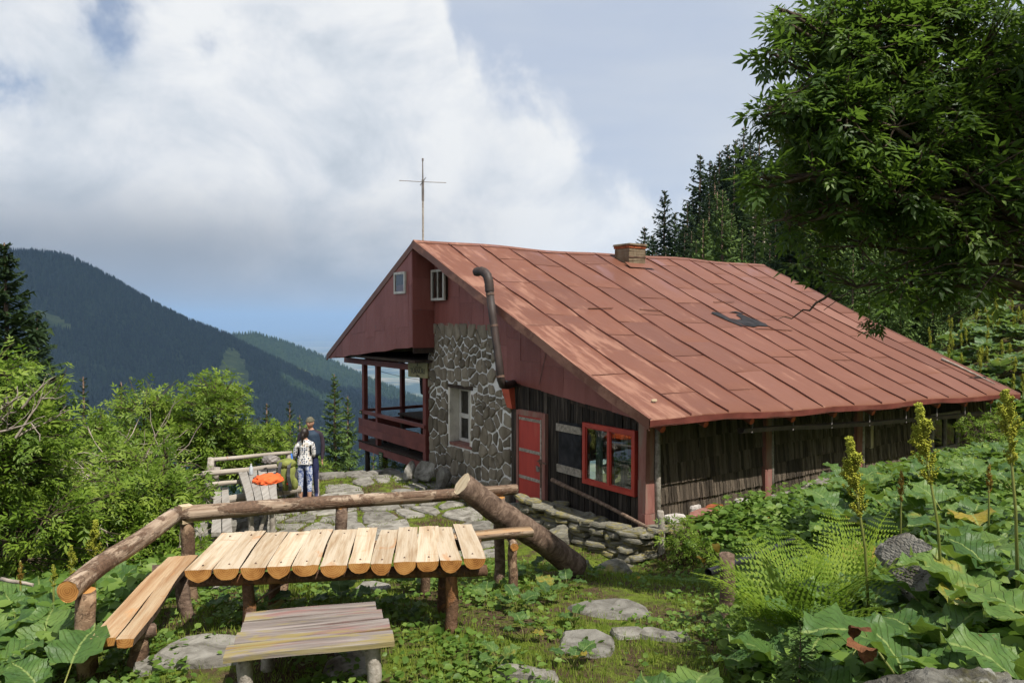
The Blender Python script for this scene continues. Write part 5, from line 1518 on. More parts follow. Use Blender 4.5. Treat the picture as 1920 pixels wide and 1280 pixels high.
for (lx, ly, mt) in ((0.44, 0.17, 'amberpost'), (2.08, 0.17, 'amberpost'), (0.50, 0.86, 'amberpost'), (2.02, 0.86, 'amberpost')):
    p = tl(lx, ly, 0); g = gz(p.x, p.y)
    log('leg', Vector((p.x, p.y, g - 0.12)), tl(lx, ly, TH - 0.175), 0.052, 0.047, [M[mt], M['endgrain']], table, 11, 8, 0.05, 0.0, None, False, 3, rs)
log('brace', tl(2.02, 0.86, 0.22), tl(1.6, 0.86, TH - 0.19), 0.03, 0.03, [M['amberpost'], M['endgrain']], table, 8, 4, 0.05)
log('brace', tl(0.46, 0.20, TH - 0.36), tl(0.72, 0.19, TH - 0.19), 0.008, 0.008, [M['iron'], M['iron']], table, 6, 2, 0.0)
# --- seat log behind the table
bs = empty('half_log_bench', (-0.9, 7.75, gz(-0.9, 7.75)), 0, 'half-log seat behind the split-log table, its pale end sticking out', 'bench')
SA, SB = at(430, 1035, 7.05), onz(997, 991, -2.23)
SA.z = -2.23
log('seat', SA, SB, 0.105, 0.088, [M['peeled'], M['endgrain'], M['fresh_x']], bs, 10, 12, 0.05, 0, None, True, 2, rs)
for f in (0.16, 0.62, 0.93):
    p = SA.lerp(SB, f); g = gz(p.x, p.y)
    log('leg', Vector((p.x, p.y, g - 0.1)), Vector((p.x, p.y, -2.385)), 0.052, 0.05, [M['peeled_z'], M['endgrain']], bs, 10, 6, 0.05, 0, None, False, 2, rs)
    log('bracket', Vector((p.x + 0.02, p.y - 0.22, -2.345)), Vector((p.x - 0.03, p.y + 0.24, -2.345)), 0.044, 0.044, [M['peeled'], M['endgrain']], bs, 10, 4, 0.04)
# --- two-plank bench along the left rail
lb = empty('plank_bench', (-3.0, 6.0, gz(-3.0, 6.0)), 0, 'narrow bench of two rough planks along the slanting log rail', 'bench')
for (n_, f_, wd) in (((190, 1196), (331, 1042), 0.165), ((232, 1198), (357, 1040), 0.125)):
    a_, b_ = onz(*n_, -2.20), onz(*f_, -2.20)
    dr = (b_ - a_).normalized(); sd = Vector((dr.y, -dr.x, 0))
    L = (b_ - a_).length; n = 14; vs = []; fs = []; ms = []
    for i in range(n + 1):
        s = i / n; w0 = wd / 2 * (1 + 0.06 * math.sin(s * 9 + wd * 40)); c = 0.012 * math.sin(s * 6 + wd * 30)
        th = 0.055 + 0.006 * math.sin(s * 8)
        vs += [(s * L, c - w0, 0.004 * math.sin(s * 11)), (s * L, c, 0.003), (s * L, c + w0, 0.004 * math.cos(s * 10)), (s * L, c + w0 * 0.82, -th), (s * L, c, -th * 1.15), (s * L, c - w0 * 0.82, -th)]
    for i in range(n):
        for q in range(6):
            fs.append((i * 6 + q, (i + 1) * 6 + q, (i + 1) * 6 + (q + 1) % 6, i * 6 + (q + 1) % 6)); ms.append(0 if q < 2 else 1)
    fs.append((0, 1, 2, 3, 4, 5)); ms.append(2); fs.append(tuple(n * 6 + q for q in range(6))[::-1]); ms.append(2)
    mb = MB(); mb.add(vs, [tuple(reversed(f)) for f in fs], ms)
    o = mb.build('seat_plank', [M['fresh_x'], M['bark'], M['endgrain']], lb, False, a_ - Vector(lb.location), (0, 0, math.atan2(dr.y, dr.x)))
log('bearer', at(107, 1224, 5.18), at(292, 1180, 5.5), 0.055, 0.05, [M['bark'], M['endgrain']], lb, 12, 8, 0.05, 0, None, False, 2, rs)
log('bearer', at(285, 1068, 6.8) , at(380, 1064, 6.95), 0.05, 0.05, [M['bark'], M['endgrain']], lb, 12, 5, 0.05)
p = at(250, 1215, 5.42); log('leg', Vector((p.x, p.y, gz(p.x, p.y) - 0.15)), at(262, 1186, 5.45), 0.062, 0.056, [M['peeled_z'], M['endgrain']], lb, 11, 6, 0.06, 0, None, False, 3, rs)
p = at(350, 1120, 6.7); log('leg', Vector((p.x + 0.04, p.y, gz(p.x, p.y) - 0.15)), at(333, 1062, 6.8), 0.055, 0.06, [M['bark'], M['endgrain']], lb, 11, 6, 0.06, 0, None, False, 3, rs)
# --- log railing round the seating place
CR, RE, LE = at(338, 964, 7.35), at(968, 917, 8.72), at(126, 1107, 5.25)
rl = empty('log_railing', (CR.x, CR.y, gz(CR.x, CR.y)), 0, 'peeled log railing with a bend round the seating place', 'railing')
log('rail', CR + (CR - RE).normalized() * 0.05, RE, 0.084, 0.062, PEEL, rl, 16, 22, 0.035, 0.02, None, False, 5, rs)
log('rail', LE, CR + Vector((-0.03, -0.06, 0.0)), 0.077, 0.078, [M['peeled'], M['endgrain']], rl, 16, 16, 0.035, 0.015, None, False, 4, rs)
for (px_, py_, Y, r_, mt) in ((349, 990, 7.38, 0.062, 'peeled_z'), (640, 952, 7.98, 0.066, 'bark'), (160, 1110, 5.42, 0.068, 'peeled_z'), (936, 930, 8.55, 0.06, 'bark')):
    p = at(px_, py_, Y); top = at(px_, py_ - 10, Y)
    rail_z = {349: CR.z, 640: CR.lerp(RE, 0.48).z, 160: LE.z + 0.0, 936: RE.z}[px_]
    log('post', Vector((p.x + (0.05 if px_ == 349 else 0.0), p.y, gz(p.x, p.y) - 0.2)), Vector((p.x, p.y, rail_z - 0.055)), r_ * 1.05, r_, [M[mt], M['endgrain']], rl, 12, 8, 0.05, 0, None, False, 3, rs)
mb = MB(); q = CR + Vector((0.045, 0.0, 0.0)); mb.tube([q + Vector((0, 0.02, -0.086)), q + Vector((0, 0.02, 0.088))], 0.075, 4); mb.build('joint_block', M['clearwood'], rl, False, -Vector(rl.location))
# --- thick bark-covered log leaning beside the table
LT, LBm = at(867, 907, 8.12), at(1084, 1060, 8.72)
g = gz(LBm.x, LBm.y); LBm.z = min(LBm.z, g + 0.08)
bl = log('leaning_log', LBm, LT, 0.150, 0.132, [M['bark'], M['clearwood']], None, 20, 16, 0.035, 0.015, None, False, 7, rs)
tag(bl, 'thick bark-covered log leaning across the end of the railing', 'log')
# --- small bench with flaked paint
PZ = -2.15
f0, f1, b0, b1 = onz(425, 1233, PZ), onz(748, 1200, PZ), onz(452, 1150, PZ), onz(735, 1131, PZ)
prz = math.atan2((f1 - f0).y, (f1 - f0).x); pl_ = (f1 - f0).length
pg = gz(f0.x + 0.5, f0.y + 0.3)
pb = empty('painted_bench', (f0.x, f0.y, pg), prz, 'low wide bench with flaking pink and yellow paint in front of the table', 'bench')
pdep = 0.74; PH = PZ - pg
ys = [0, 0.20, 0.385, 0.565, pdep]
for k in range(4):
    x0 = rs.uniform(-0.02, 0.02) + (0.02 if k else -0.01) + 0.05 * k / 4; x1 = pl_ + rs.uniform(-0.03, 0.0) - 0.12 * k / 4
    n = 8; vs = []; fs = []
    for i in range(n + 1):
        s = i / n; xx = x0 + (x1 - x0) * s; e = 0.004 * math.sin(s * 7 + k)
        y0, y1 = ys[k] + 0.004 + e, ys[k + 1] - 0.004 + e * 0.5; zt = 0.004 * math.sin(s * 5 + k * 2) + 0.003 * k
        vs += [(xx, y0, zt - 0.036), (xx, y0, zt), (xx, (y0 + y1) / 2, zt + 0.003), (xx, y1, zt), (xx, y1, zt - 0.036)]
    for i in range(n):
        for q in range(5):
            fs.append((i * 5 + q, i * 5 + (q + 1) % 5, (i + 1) * 5 + (q + 1) % 5, (i + 1) * 5 + q))
    fs.append((4, 3, 2, 1, 0)); fs.append(tuple(n * 5 + q for q in range(5)))
    mb = MB(); mb.add(vs, [tuple(reversed(f)) for f in fs]); mb.build('seat_board', M['benchpaint'], pb, False, (0, 0, PH))
PBM = Matrix.Translation(pb.location) @ Matrix.Rotation(prz, 4, 'Z')
for lx, ly in ((0.10, 0.12), (0.20, 0.60), (pl_ - 0.16, 0.10), (pl_ - 0.24, 0.60)):
    p = PBM @ Vector((lx, ly, 0)); log('leg', Vector((p.x, p.y, gz(p.x, p.y) - 0.1)), PBM @ Vector((lx, ly, PH - 0.037)), 0.052, 0.048, [M['greywood'], M['greywood']], pb, 11, 6, 0.05, 0, None, False, 2, rs)
mb = MB(); mb.box((0.06, 0.08, PH - 0.085), (0.13, 0.68, PH - 0.037), 0, 0.004); mb.build('batten', M['greywood'], pb)
mb = MB(); mb.box((pl_ - 0.22, 0.08, PH - 0.085), (pl_ - 0.15, 0.68, PH - 0.037), 0, 0.004); mb.build('batten', M['greywood'], pb)

# ------------------------------------------------------------------ stones
def slab_mesh(name, rs, lx, ly, h, mat, n=None, lean=0.25):
    """flat irregular slab, base at z = 0, centre at the origin"""
    n = n or rs.randint(7, 10); pts = []
    for k in range(n):
        a = 2 * math.pi * (k + rs.uniform(-0.25, 0.25)) / n
        ca, sa = math.cos(a), math.sin(a)
        sq = 1.0 / max(abs(ca), abs(sa)) ** 0.55
        pts.append((lx / 2 * ca * sq * rs.uniform(0.82, 1.0), ly / 2 * sa * sq * rs.uniform(0.82, 1.0)))
    mb = MB(); vs = []; fs = []
    lev = [(0.0, 0.88), (h * 0.30, 1.0), (h * 0.72, rs.uniform(0.95, 1.0)), (h, 0.88)]
    for z, s in lev:
        for (x, y) in pts:
            vs.append((x * s * rs.uniform(0.965, 1.03), y * s * rs.uniform(0.965, 1.03), z * (1 + rs.uniform(-0.06, 0.06))))
    for r_ in range(len(lev) - 1):
        for k in range(n):
            fs.append((r_ * n + k, r_ * n + (k + 1) % n, (r_ + 1) * n + (k + 1) % n, (r_ + 1) * n + k))
    b = len(vs); vs.append((rs.uniform(-.1, .1) * lx, rs.uniform(-.1, .1) * ly, h * rs.uniform(1.0, 1.03)))
    for k in range(n): fs.append((3 * n + k, 3 * n + (k + 1) % n, b))
    fs.append(tuple(range(n))[::-1])
    mb.add(vs, fs)
    return mb.mesh(name, mat)
def boulder_mesh(name, rs, r, mat, sub=3, sq=(1, 1, 0.7), seed=0):
    bm = bmesh.new(); bmesh.ops.create_icosphere(bm, subdivisions=sub, radius=1.0)
    cuts = [(Vector((rs.gauss(0, 1), rs.gauss(0, 1), rs.gauss(0, 1))).normalized(), rs.uniform(0.62, 0.92)) for _ in range(11)]
    for v_ in bm.verts:
        p = v_.co.copy()
        for nrm, dd in cuts:
            e = p.dot(nrm) - dd
            if e > 0: p -= nrm * e * 0.9
        k = 1 + 0.07 * fbm2(p.x * 4 + seed, p.y * 4 + p.z * 3, seed) + 0.045 * fbm2(p.x * 11, p.y * 11 + p.z * 9, seed + 3) + (0.022 * fbm2(p.x * 29 + p.z * 17, p.y * 27 - p.z * 13, seed + 5) + 0.012 * fbm2(p.x * 61 - p.z * 37, p.y * 57 + p.z * 33, seed + 7) if sub > 4 else 0)
        v_.co = Vector((p.x * sq[0], p.y * sq[1], p.z * sq[2])) * (r * k)
    me = bpy.data.meshes.new(name); bm.to_mesh(me); bm.free(); me.materials.append(mat)
    me.polygons.foreach_set('use_smooth', [False] * len(me.polygons))
    return me

# --- dry stone wall in front of the red window (house coordinates)
dw = empty('dry_stone_wall', HW, HR, 'low dry stone wall of lichen-covered slabs under the red window', 'wall')
rs = random.Random(17)
SL = [slab_mesh('stone', rs, 1.0, 1.0, 1.0, M['drystone']) for _ in range(12)]
F0, F1, F2 = Vector((-1.02, 2.25)), Vector((-0.70, -0.42)), Vector((0.05, -0.62))
def along(s):
    l1 = (F1 - F0).length; l2 = (F2 - F1).length
    if s < l1: return F0.lerp(F1, s / l1), (F1 - F0).normalized()
    return F1.lerp(F2, (s - l1) / l2), (F2 - F1).normalized()
ltot = (F1 - F0).length + (F2 - F1).length
z = -0.02; lay = 0
while z < 0.44:
    h = rs.uniform(0.055, 0.085); s = rs.uniform(-0.1, 0.1)
    while s < ltot:
        l = rs.uniform(0.22, 0.52); c, dr = along(min(max(s + l / 2, 0), ltot)); nrm = Vector((-dr.y, dr.x))
        if nrm.x < 0 and dr.y < 0: nrm = -nrm
        inw = Vector((-dr.y, dr.x)) if Vector((-dr.y, dr.x)).x > 0 or Vector((-dr.y, dr.x)).y > 0 else Vector((dr.y, -dr.x))
        dp = rs.uniform(0.30, 0.44); off = 0.10 + 0.25 * z + rs.uniform(-0.06, 0.06)
        p = c + inw * off
        hh = h * rs.uniform(0.9, 1.35)
        wz = HM @ Vector((p.x, p.y, 0)); gb = gz(wz.x, wz.y) - HW.z
        if z + hh > gb - 0.05:
            link('stone', rs.choice(SL), dw, (p.x, p.y, z + rs.uniform(-0.01, 0.01)), (rs.uniform(-0.10, 0.10), rs.uniform(-0.10, 0.10), math.atan2(dr.y, dr.x) + rs.uniform(-0.22, 0.22)), (l * 1.08, dp, hh))
        s += l * 0.92
    z += h * 0.86; lay += 1
for k in range(24):                      # fill and covering slabs up to the planks
    f = rs.uniform(0.0, 1.0); c = F0.lerp(F1, f); p = Vector((c.x + rs.uniform(0.2, 0.85), c.y + rs.uniform(-0.1, 0.15)))
    if p.x > -0.16: p.x = -0.16 - rs.random() * 0.2
    top = 0.44 + 0.06 * math.sin(f * 7)
    link('stone', rs.choice(SL), dw, (p.x, p.y, top - 0.12 + rs.uniform(-0.03, 0.04)), (rs.uniform(-0.14, 0.14), rs.uniform(-0.14, 0.14), rs.uniform(0, 3.1)), (rs.uniform(0.35, 0.6), rs.uniform(0.28, 0.45), rs.uniform(0.05, 0.09)))
for k in range(13):
    c, dr = along(ltot * (k + 0.5) / 13); p = c + Vector((0.14, 0.02))
    link('stone', rs.choice(SL), dw, (p.x, p.y, 0.42 + rs.uniform(-0.01, 0.05) + (0.07 if k < 3 else 0)), (rs.uniform(-0.12, 0.12), rs.uniform(-0.12, 0.12), math.atan2(dr.y, dr.x) + rs.uniform(-0.4, 0.4)), (rs.uniform(0.30, 0.52), rs.uniform(0.28, 0.4), rs.uniform(0.06, 0.09)))
core = MB()
core.add([(-0.80, 2.1, -0.3), (-0.45, -0.25, -0.3), (-0.02, -0.25, -0.3), (-0.02, 2.1, -0.3), (-0.66, 2.05, 0.36), (-0.36, -0.2, 0.36), (-0.07, -0.2, 0.36), (-0.07, 2.05, 0.36)], [(0, 1, 5, 4), (1, 2, 6, 5), (2, 3, 7, 6), (3, 0, 4, 7), (4, 5, 6, 7)])
core.build('rubble_core', M['drystone'], dw)
for (px_, py_, Y, l_, w_, h_, lab) in ((1150, 1072, 10.75, 0.62, 0.45, 0.22, 'pale rounded rock at the foot of the dry stone wall'), (1085, 1062, 10.2, 0.42, 0.4, 0.24, 'pale rock beside the foot of the leaning log'), (1050, 985, 12.2, 0.6, 0.4, 0.3, 'dark mossy block in the shade of the dry stone wall')):
    p = at(px_, py_, Y); g = gz(p.x, p.y)
    o = link('rock', boulder_mesh('rock', rs, 0.5, M['drystone'], 3, (l_, w_, h_ * 1.6), px_), None, (p.x, p.y, g + h_ * 0.25), (0, 0, 0.5)); tag(o, lab, 'rock')
# pole lying over the wall, short stake beside it
A_ = HM @ Vector((-0.22, 2.12, 0.82)); B_ = at(1243, 1003, 11.15)
o = log('wooden_pole', A_, B_, 0.042, 0.026, [M['bark'], M['endgrain']], None, 10, 12, 0.05, 0.03, None, False, 6, rs); tag(o, 'thin bark-covered pole lying slantwise over the dry stone wall', 'pole')
p = at(1241, 1005, 11.3); o = log('stake', Vector((p.x, p.y, gz(p.x, p.y) - 0.1)), at(1239, 957, 11.3), 0.06, 0.05, [M['greywood'], M['greywood']], None, 9, 6, 0.08, 0.0, None, False, 1, rs); tag(o, 'short weathered stake beside the corner post of the cabin', 'stake')
o = log('grey_stick', at(1215, 997, 11.5), at(1300, 996, 11.9), 0.03, 0.025, [M['greywood'], M['greywood']], None, 8, 4, 0.05); tag(o, 'grey stick on the ground behind the stake', 'stick')

# --- terrace paving
rs = random.Random(41)
sd = []
for k in range(2600):
    x, y = rs.uniform(-7.2, 1.4), rs.uniform(11.2, 18.6)
    md = 0.50 + 0.16 * math.sin(x * 2.1 + y) + 0.0 * (y - 12)
    if abs(x + 0.6) < 0.75 and abs(y - 13.7) < 0.55: md = 0.95
    if all((x - a) ** 2 + ((y - b) * 0.9) ** 2 > (max(md, 0.34)) ** 2 for a, b in sd): sd.append((x, y))
cells = voronoi(sd, (-7.6, 10.9, 1.8, 19.0), 1.0, 1.0, 18)
Hinv = HM.inverted()
for c, s in zip(cells, sd):
    lp = Hinv @ Vector((s[0], s[1], -3.72))
    if lp.x > -0.22 and lp.y > -0.6: continue
    if lp.y < 2.5 and lp.x > -1.25: continue
    edge = 0.45 * math.sin(s[0] * 1.7)
    if s[1] > 17.7 + edge * 0.5 + 0.12 * (s[0] + 3) or s[0] < -6.5 + edge: continue
    if s[1] < 11.9 + edge * 0.4: continue
    gp = 0.026 + 0.05 * rs.random() ** 2
    sp = stone_poly(c, gp, rs, 0.3)
    if not sp or rs.random() < 0.05: continue
    cx, cy = sum(p[0] for p in sp) / len(sp), sum(p[1] for p in sp) / len(sp)
    mb = MB(); mb.prism([(x - cx, y - cy) for x, y in sp], -0.12, rs.uniform(0.022, 0.05), None, 0, 0.03, None, 0.006)
    mb.build('flagstone', M['slate'], ground, False, (cx, cy, gz(cx, cy)), (rs.uniform(-0.02, 0.02), rs.uniform(-0.02, 0.02), 0))
# edge rocks at the drop of the terrace
for (px_, py_, Y, l_) in ((665, 902, 17.6, 0.75), (620, 909, 17.2, 0.8), (700, 897, 18.0, 0.6), (560, 912, 17.0, 0.55), (735, 897, 18.0, 0.6), (590, 905, 17.5, 0.5), (405, 990, 12.6, 0.6), (440, 975, 13.2, 0.6), (500, 968, 13.6, 0.5), (470, 995, 12.6, 0.5)):
    p = at(px_, py_, Y)
    link('flagstone', slab_mesh('flagstone', rs, l_, l_ * 0.6, rs.uniform(0.14, 0.2), M['slate']), ground, (p.x, p.y, gz(p.x, p.y) - 0.03), (rs.uniform(-.08, .08), rs.uniform(-.08, .08), rs.uniform(0, 3)))
# path slabs
for (px_, py_, lx, ly) in ((1140, 1148, 0.86, 0.62), (1098, 1215, 0.52, 0.62), (1178, 1193, 0.34, 0.24), (985, 1268, 0.52, 0.22), (395, 1225, 0.85, 0.62), (655, 1255, 0.42, 0.36), (660, 1222, 0.34, 0.26), (1230, 1196, 0.34, 0.25), (1265, 1200, 0.3, 0.2), (430, 1100, 0.5, 0.4), (300, 1250, 0.4, 0.3), (700, 1105, 0.4, 0.3)):
    # where the sight line meets the ground
    r_ = ray(px_, py_); Y = 3.0
    for _ in range(400):
        p = r_ * (Y / r_.y)
        if p.z < gz(p.x, p.y): break
        Y += 0.03
    link('path_slab', slab_mesh('path_slab', rs, lx, ly, 0.10, M['slate'], 10), ground, (p.x, p.y, gz(p.x, p.y) - 0.055), (rs.uniform(-.03, .03), rs.uniform(-.03, .03), rs.uniform(-0.4, 0.4)))
# slabs propped against the foot of the stone wall
def propped(px_, py_, Y, lx, lz_, th, yaw, lean, mat, label):
    p = at(px_, py_, Y); me = slab_mesh('leaning_slab', rs, lx, lz_, th, mat, 9)
    o = link('leaning_slab', me, None, (p.x, p.y, gz(p.x, p.y) + lz_ * 0.40), (math.pi / 2 - lean, 0, yaw)); tag(o, label, 'slab')
propped(798, 906, 16.9, 0.72, 0.5, 0.09, HR - math.pi / 2 + 0.2, 0.5, M['slate'], 'broad brown slab propped against the foot of the stone wall')
propped(770, 910, 16.75, 0.25, 0.55, 0.10, HR - math.pi / 2 + 0.5, 0.55, M['slate'], 'narrow pale slab leaning at the veranda corner')
propped(836, 910, 16.3, 0.42, 0.55, 0.16, HR - math.pi / 2, 0.3, M['slate'], 'bluish grey rock standing against the stone wall')

# --- boulders on the right bank
rs = random.Random(77)
for (px_, py_, Y, s, sq, lab, sd_) in ((1770, 1375, 2.75, 0.38, (1.15, 0.8, 0.62), 'rough lichen-covered boulder in the lower right corner', 5), (1720, 1062, 5.3, 0.31, (1.25, 0.8, 0.75), 'mossy grey boulder among dock leaves below the shingled wall', 8), (1945, 1400, 2.6, 0.36, (1.0, 0.8, 0.5), 'half-hidden boulder at the right frame edge', 12)):
    p = at(px_, py_, Y)
    o = link('boulder', boulder_mesh('boulder', rs, s, M['slate'] if Y > 4 else M['boulder'], 6, sq, sd_), None, p, (0, 0, rs.uniform(0, 3))); tag(o, lab, 'boulder')
# stones and tile shards along the wall foot
for k, (px_, py_, Y, lx, ly, h, mt, lab) in enumerate(((1545, 902, 14.6, 0.95, 0.3, 0.09, 'slate', 'long pale slab lying on the bank by the shingled wall'), (1525, 922, 14.0, 0.55, 0.4, 0.08, 'slate', 'flat slab below the long pale slab on the bank'), (1470, 928, 13.5, 0.6, 0.25, 0.07, 'slate', 'thin grey slab next to the middle wall post'), (1340, 957, 12.55, 0.42, 0.25, 0.08, 'brick', 'broken red tile lying against the shingled wall'), (1315, 972, 12.3, 0.7, 0.25, 0.07, 'redfade', 'faded red board edge lying at the wall foot'), (1300, 957, 12.6, 0.3, 0.22, 0.14, 'whiterock', 'chalky white stone at the wall foot beside the red tile'), (1265, 985, 12.1, 0.4, 0.25, 0.12, 'whiterock', 'white stone near the corner of the cabin'), (1390, 943, 12.9, 0.4, 0.25, 0.12, 'whiterock', 'white stone at the wall foot right of the red tile'), (1455, 948, 13.2, 0.22, 0.18, 0.07, 'clearwood', 'pale wood scrap on the bank near the wall post'))):
    p = at(px_, py_, Y)
    o = link('wall_foot_stone', slab_mesh('wall_foot_stone', rs, lx, ly, h, M[mt]), None, (p.x, p.y, max(gz(p.x, p.y) - 0.01, p.z - h * 0.5)), (rs.uniform(-.1, .1), rs.uniform(-.1, .1), HR + rs.uniform(-.2, .2))); tag(o, lab, 'stone')
# the little stone on the roof and the stick by the far verge
q = HM @ Vector((-0.05, -0.25, rz(-0.05, -0.25) + 0.02))
o = link('roof_stone', slab_mesh('roof_stone', rs, 0.12, 0.05, 0.035, M['clearwood']), None, q, (0, 0, HR)); tag(o, 'small pale stone lying on the roof corner', 'stone')
q0 = HM @ Vector((11.6, 0.9, rz(11.6, 0.9) + 0.05)); q1 = HM @ Vector((11.75, -0.3, rz(11.75, -0.3) + 0.04))
o = log('roof_stick', q0, q1, 0.035, 0.012, [M['greywood'], M['greywood']], None, 8, 6, 0.08, 0.06); tag(o, 'dead grey stick lying on the roof near its far edge', 'stick')

# --- post with a black water pipe
p = at(1362, 1110, 6.5); g = gz(p.x, p.y)
wp = empty('pipe_post', (p.x, p.y, g), 0, 'bark-covered post carrying a black plastic water pipe', 'post')
log('post', Vector((p.x, p.y, g - 0.15)), at(1364, 1038, 6.5), 0.062, 0.066, [M['bark'], M['bark']], wp, 12, 8, 0.06, 0, None, False, 3, rs)
pa_, pb_, pc_ = at(1328, 1073, 6.35), at(1400, 1048, 6.9), at(1490, 1012, 8.0)
mb = MB(); mb.tube([pa_, pb_, pc_], 0.034, 12, cap=False); mb.tube([pc_, pb_, pa_], 0.028, 12, cap=False); mb.build('water_pipe', M['blackplastic'], wp, True, -Vector(wp.location))

# ------------------------------------------------------------------ far seating place with the hikers' things
rs = random.Random(8)
G2 = [M['grey_x'], M['greywood']]
fr_ = empty('grey_railing', (-6.0, 14.4, gz(-6.0, 14.4)), 0, 'weathered grey pole railing at the edge of the terrace', 'railing')
log('rail', at(397, 862, 14.6), at(546, 848, 15.7), 0.045, 0.04, G2, fr_, 10, 9, 0.05, 0.0, None, False, 2, rs)
log('rail', at(379, 889, 14.1), at(550, 871, 15.2), 0.055, 0.05, G2, fr_, 10, 9, 0.05, 0.0, None, False, 2, rs)
log('rail', at(387, 909, 14.1), at(455, 902, 14.6), 0.048, 0.042, G2, fr_, 10, 6, 0.05, 0.0, None, False, 1, rs)
for (b_, t_, Y, r_) in (((382, 968), (396, 858), 14.3, 0.07), ((392, 968), (408, 876), 14.45, 0.06), ((400, 962), (401, 862), 14.7, 0.05), ((544, 905), (541, 851), 15.7, 0.075), ((560, 930), (548, 868), 15.3, 0.05)):
    p = at(*b_, Y); q = at(*t_, Y); log('post', Vector((p.x, p.y, gz(p.x, p.y) - 0.15)), q, r_, r_ * 0.85, [M['greywood'], M['greywood']], fr_, 10, 6, 0.06, 0, None, False, 2, rs)
ZT = -2.96
c00, c10, c01, c11 = onz(463, 941, ZT), onz(521, 935, ZT), onz(447, 883, ZT), onz(518, 878, ZT)
ft = empty('grey_table', ((c00.x + c11.x) / 2, (c00.y + c11.y) / 2, gz(c00.x, c00.y)), 0, 'weathered grey plank table on the terrace under the hikers\' things', 'table')
for k in range(4):
    f0_, f1_ = k / 4 + 0.012, (k + 1) / 4 - 0.012
    mb = MB(); n = 6; vs = []; fs = []
    for i in range(n + 1):
        s = i / n
        for f, dz in ((f0_, 0), (f1_, 0), (f1_, -0.07), (f0_, -0.07)):
            e = rs.uniform(-0.006, 0.006)
            q = c00.lerp(c01, s).lerp(c10.lerp(c11, s), f + 0.014 * math.sin(s * 5 + k)); vs.append((q.x, q.y, ZT + dz + e))
    for i in range(n):
        for q in range(4): fs.append((i * 4 + q, i * 4 + (q + 1) % 4, (i + 1) * 4 + (q + 1) % 4, (i + 1) * 4 + q))
    fs += [(3, 2, 1, 0), tuple(n * 4 + q for q in range(4))]
    mb.add(vs, fs); mb.v = [tuple(Vector(p) - Vector(ft.location)) for p in mb.v]; mb.build('plank', M['grey_y'], ft)
for f, s in ((0.15, 0.10), (0.82, 0.08), (0.15, 0.85), (0.85, 0.85)):
    q = c00.lerp(c01, s).lerp(c10.lerp(c11, s), f); log('leg', Vector((q.x, q.y, gz(q.x, q.y) - 0.1)), Vector((q.x, q.y, ZT - 0.07)), 0.05, 0.05, [M['greywood'], M['greywood']], ft, 9, 4, 0.05)
q0 = c00.lerp(c01, 0.1).lerp(c10.lerp(c11, 0.1), 0.2); q1 = c00.lerp(c01, 0.1).lerp(c10.lerp(c11, 0.1), 0.8)
log('brace', Vector((q0.x + 0.1, q0.y, -3.6)), Vector((q1.x - 0.05, q1.y, -3.1)), 0.035, 0.035, [M['greywood'], M['greywood']], ft, 8, 3, 0.05)
ZB = -3.28
fb = empty('grey_bench', (-5.1, 12.9, gz(-5.1, 12.9)), 0, 'weathered two-plank bench left of the grey table', 'bench')
e00, e10, e01, e11 = onz(396, 998, ZB), onz(436, 996, ZB), onz(402, 914, ZB), onz(428, 912, ZB)
for k in range(2):
    mb = MB(); vs = []
    for s in (0, 0.33, 0.66, 1):
        for f, dz in ((k * 0.52, 0), (k * 0.52 + 0.47, 0), (k * 0.52 + 0.47, -0.06), (k * 0.52, -0.06)):
            q = e00.lerp(e01, s).lerp(e10.lerp(e11, s), f); vs.append((q.x, q.y, ZB + dz + rs.uniform(-.005, .005)))
    fs = [(i * 4 + q, i * 4 + (q + 1) % 4, (i + 1) * 4 + (q + 1) % 4, (i + 1) * 4 + q) for i in range(3) for q in range(4)] + [(3, 2, 1, 0), (12, 13, 14, 15)]
    mb.add(vs, fs); mb.v = [tuple(Vector(p) - Vector(fb.location)) for p in mb.v]; mb.build('plank', M['grey_y'], fb)
for s in (0.12, 0.85):
    for f in (0.2, 0.8):
        q = e00.lerp(e01, s).lerp(e10.lerp(e11, s), f); log('leg', Vector((q.x, q.y, gz(q.x, q.y) - 0.1)), Vector((q.x, q.y, ZB - 0.06)), 0.05, 0.05, [M['greywood'], M['greywood']], fb, 9, 3, 0.05)
o = log('seat_beam', at(398, 940, 13.75), at(562, 916, 14.9), 0.085, 0.08, [M['grey_x'], M['greywood']], None, 11, 8, 0.05, 0, None, False, 2, rs); tag(o, 'thick grey log lying across behind the grey table', 'log')
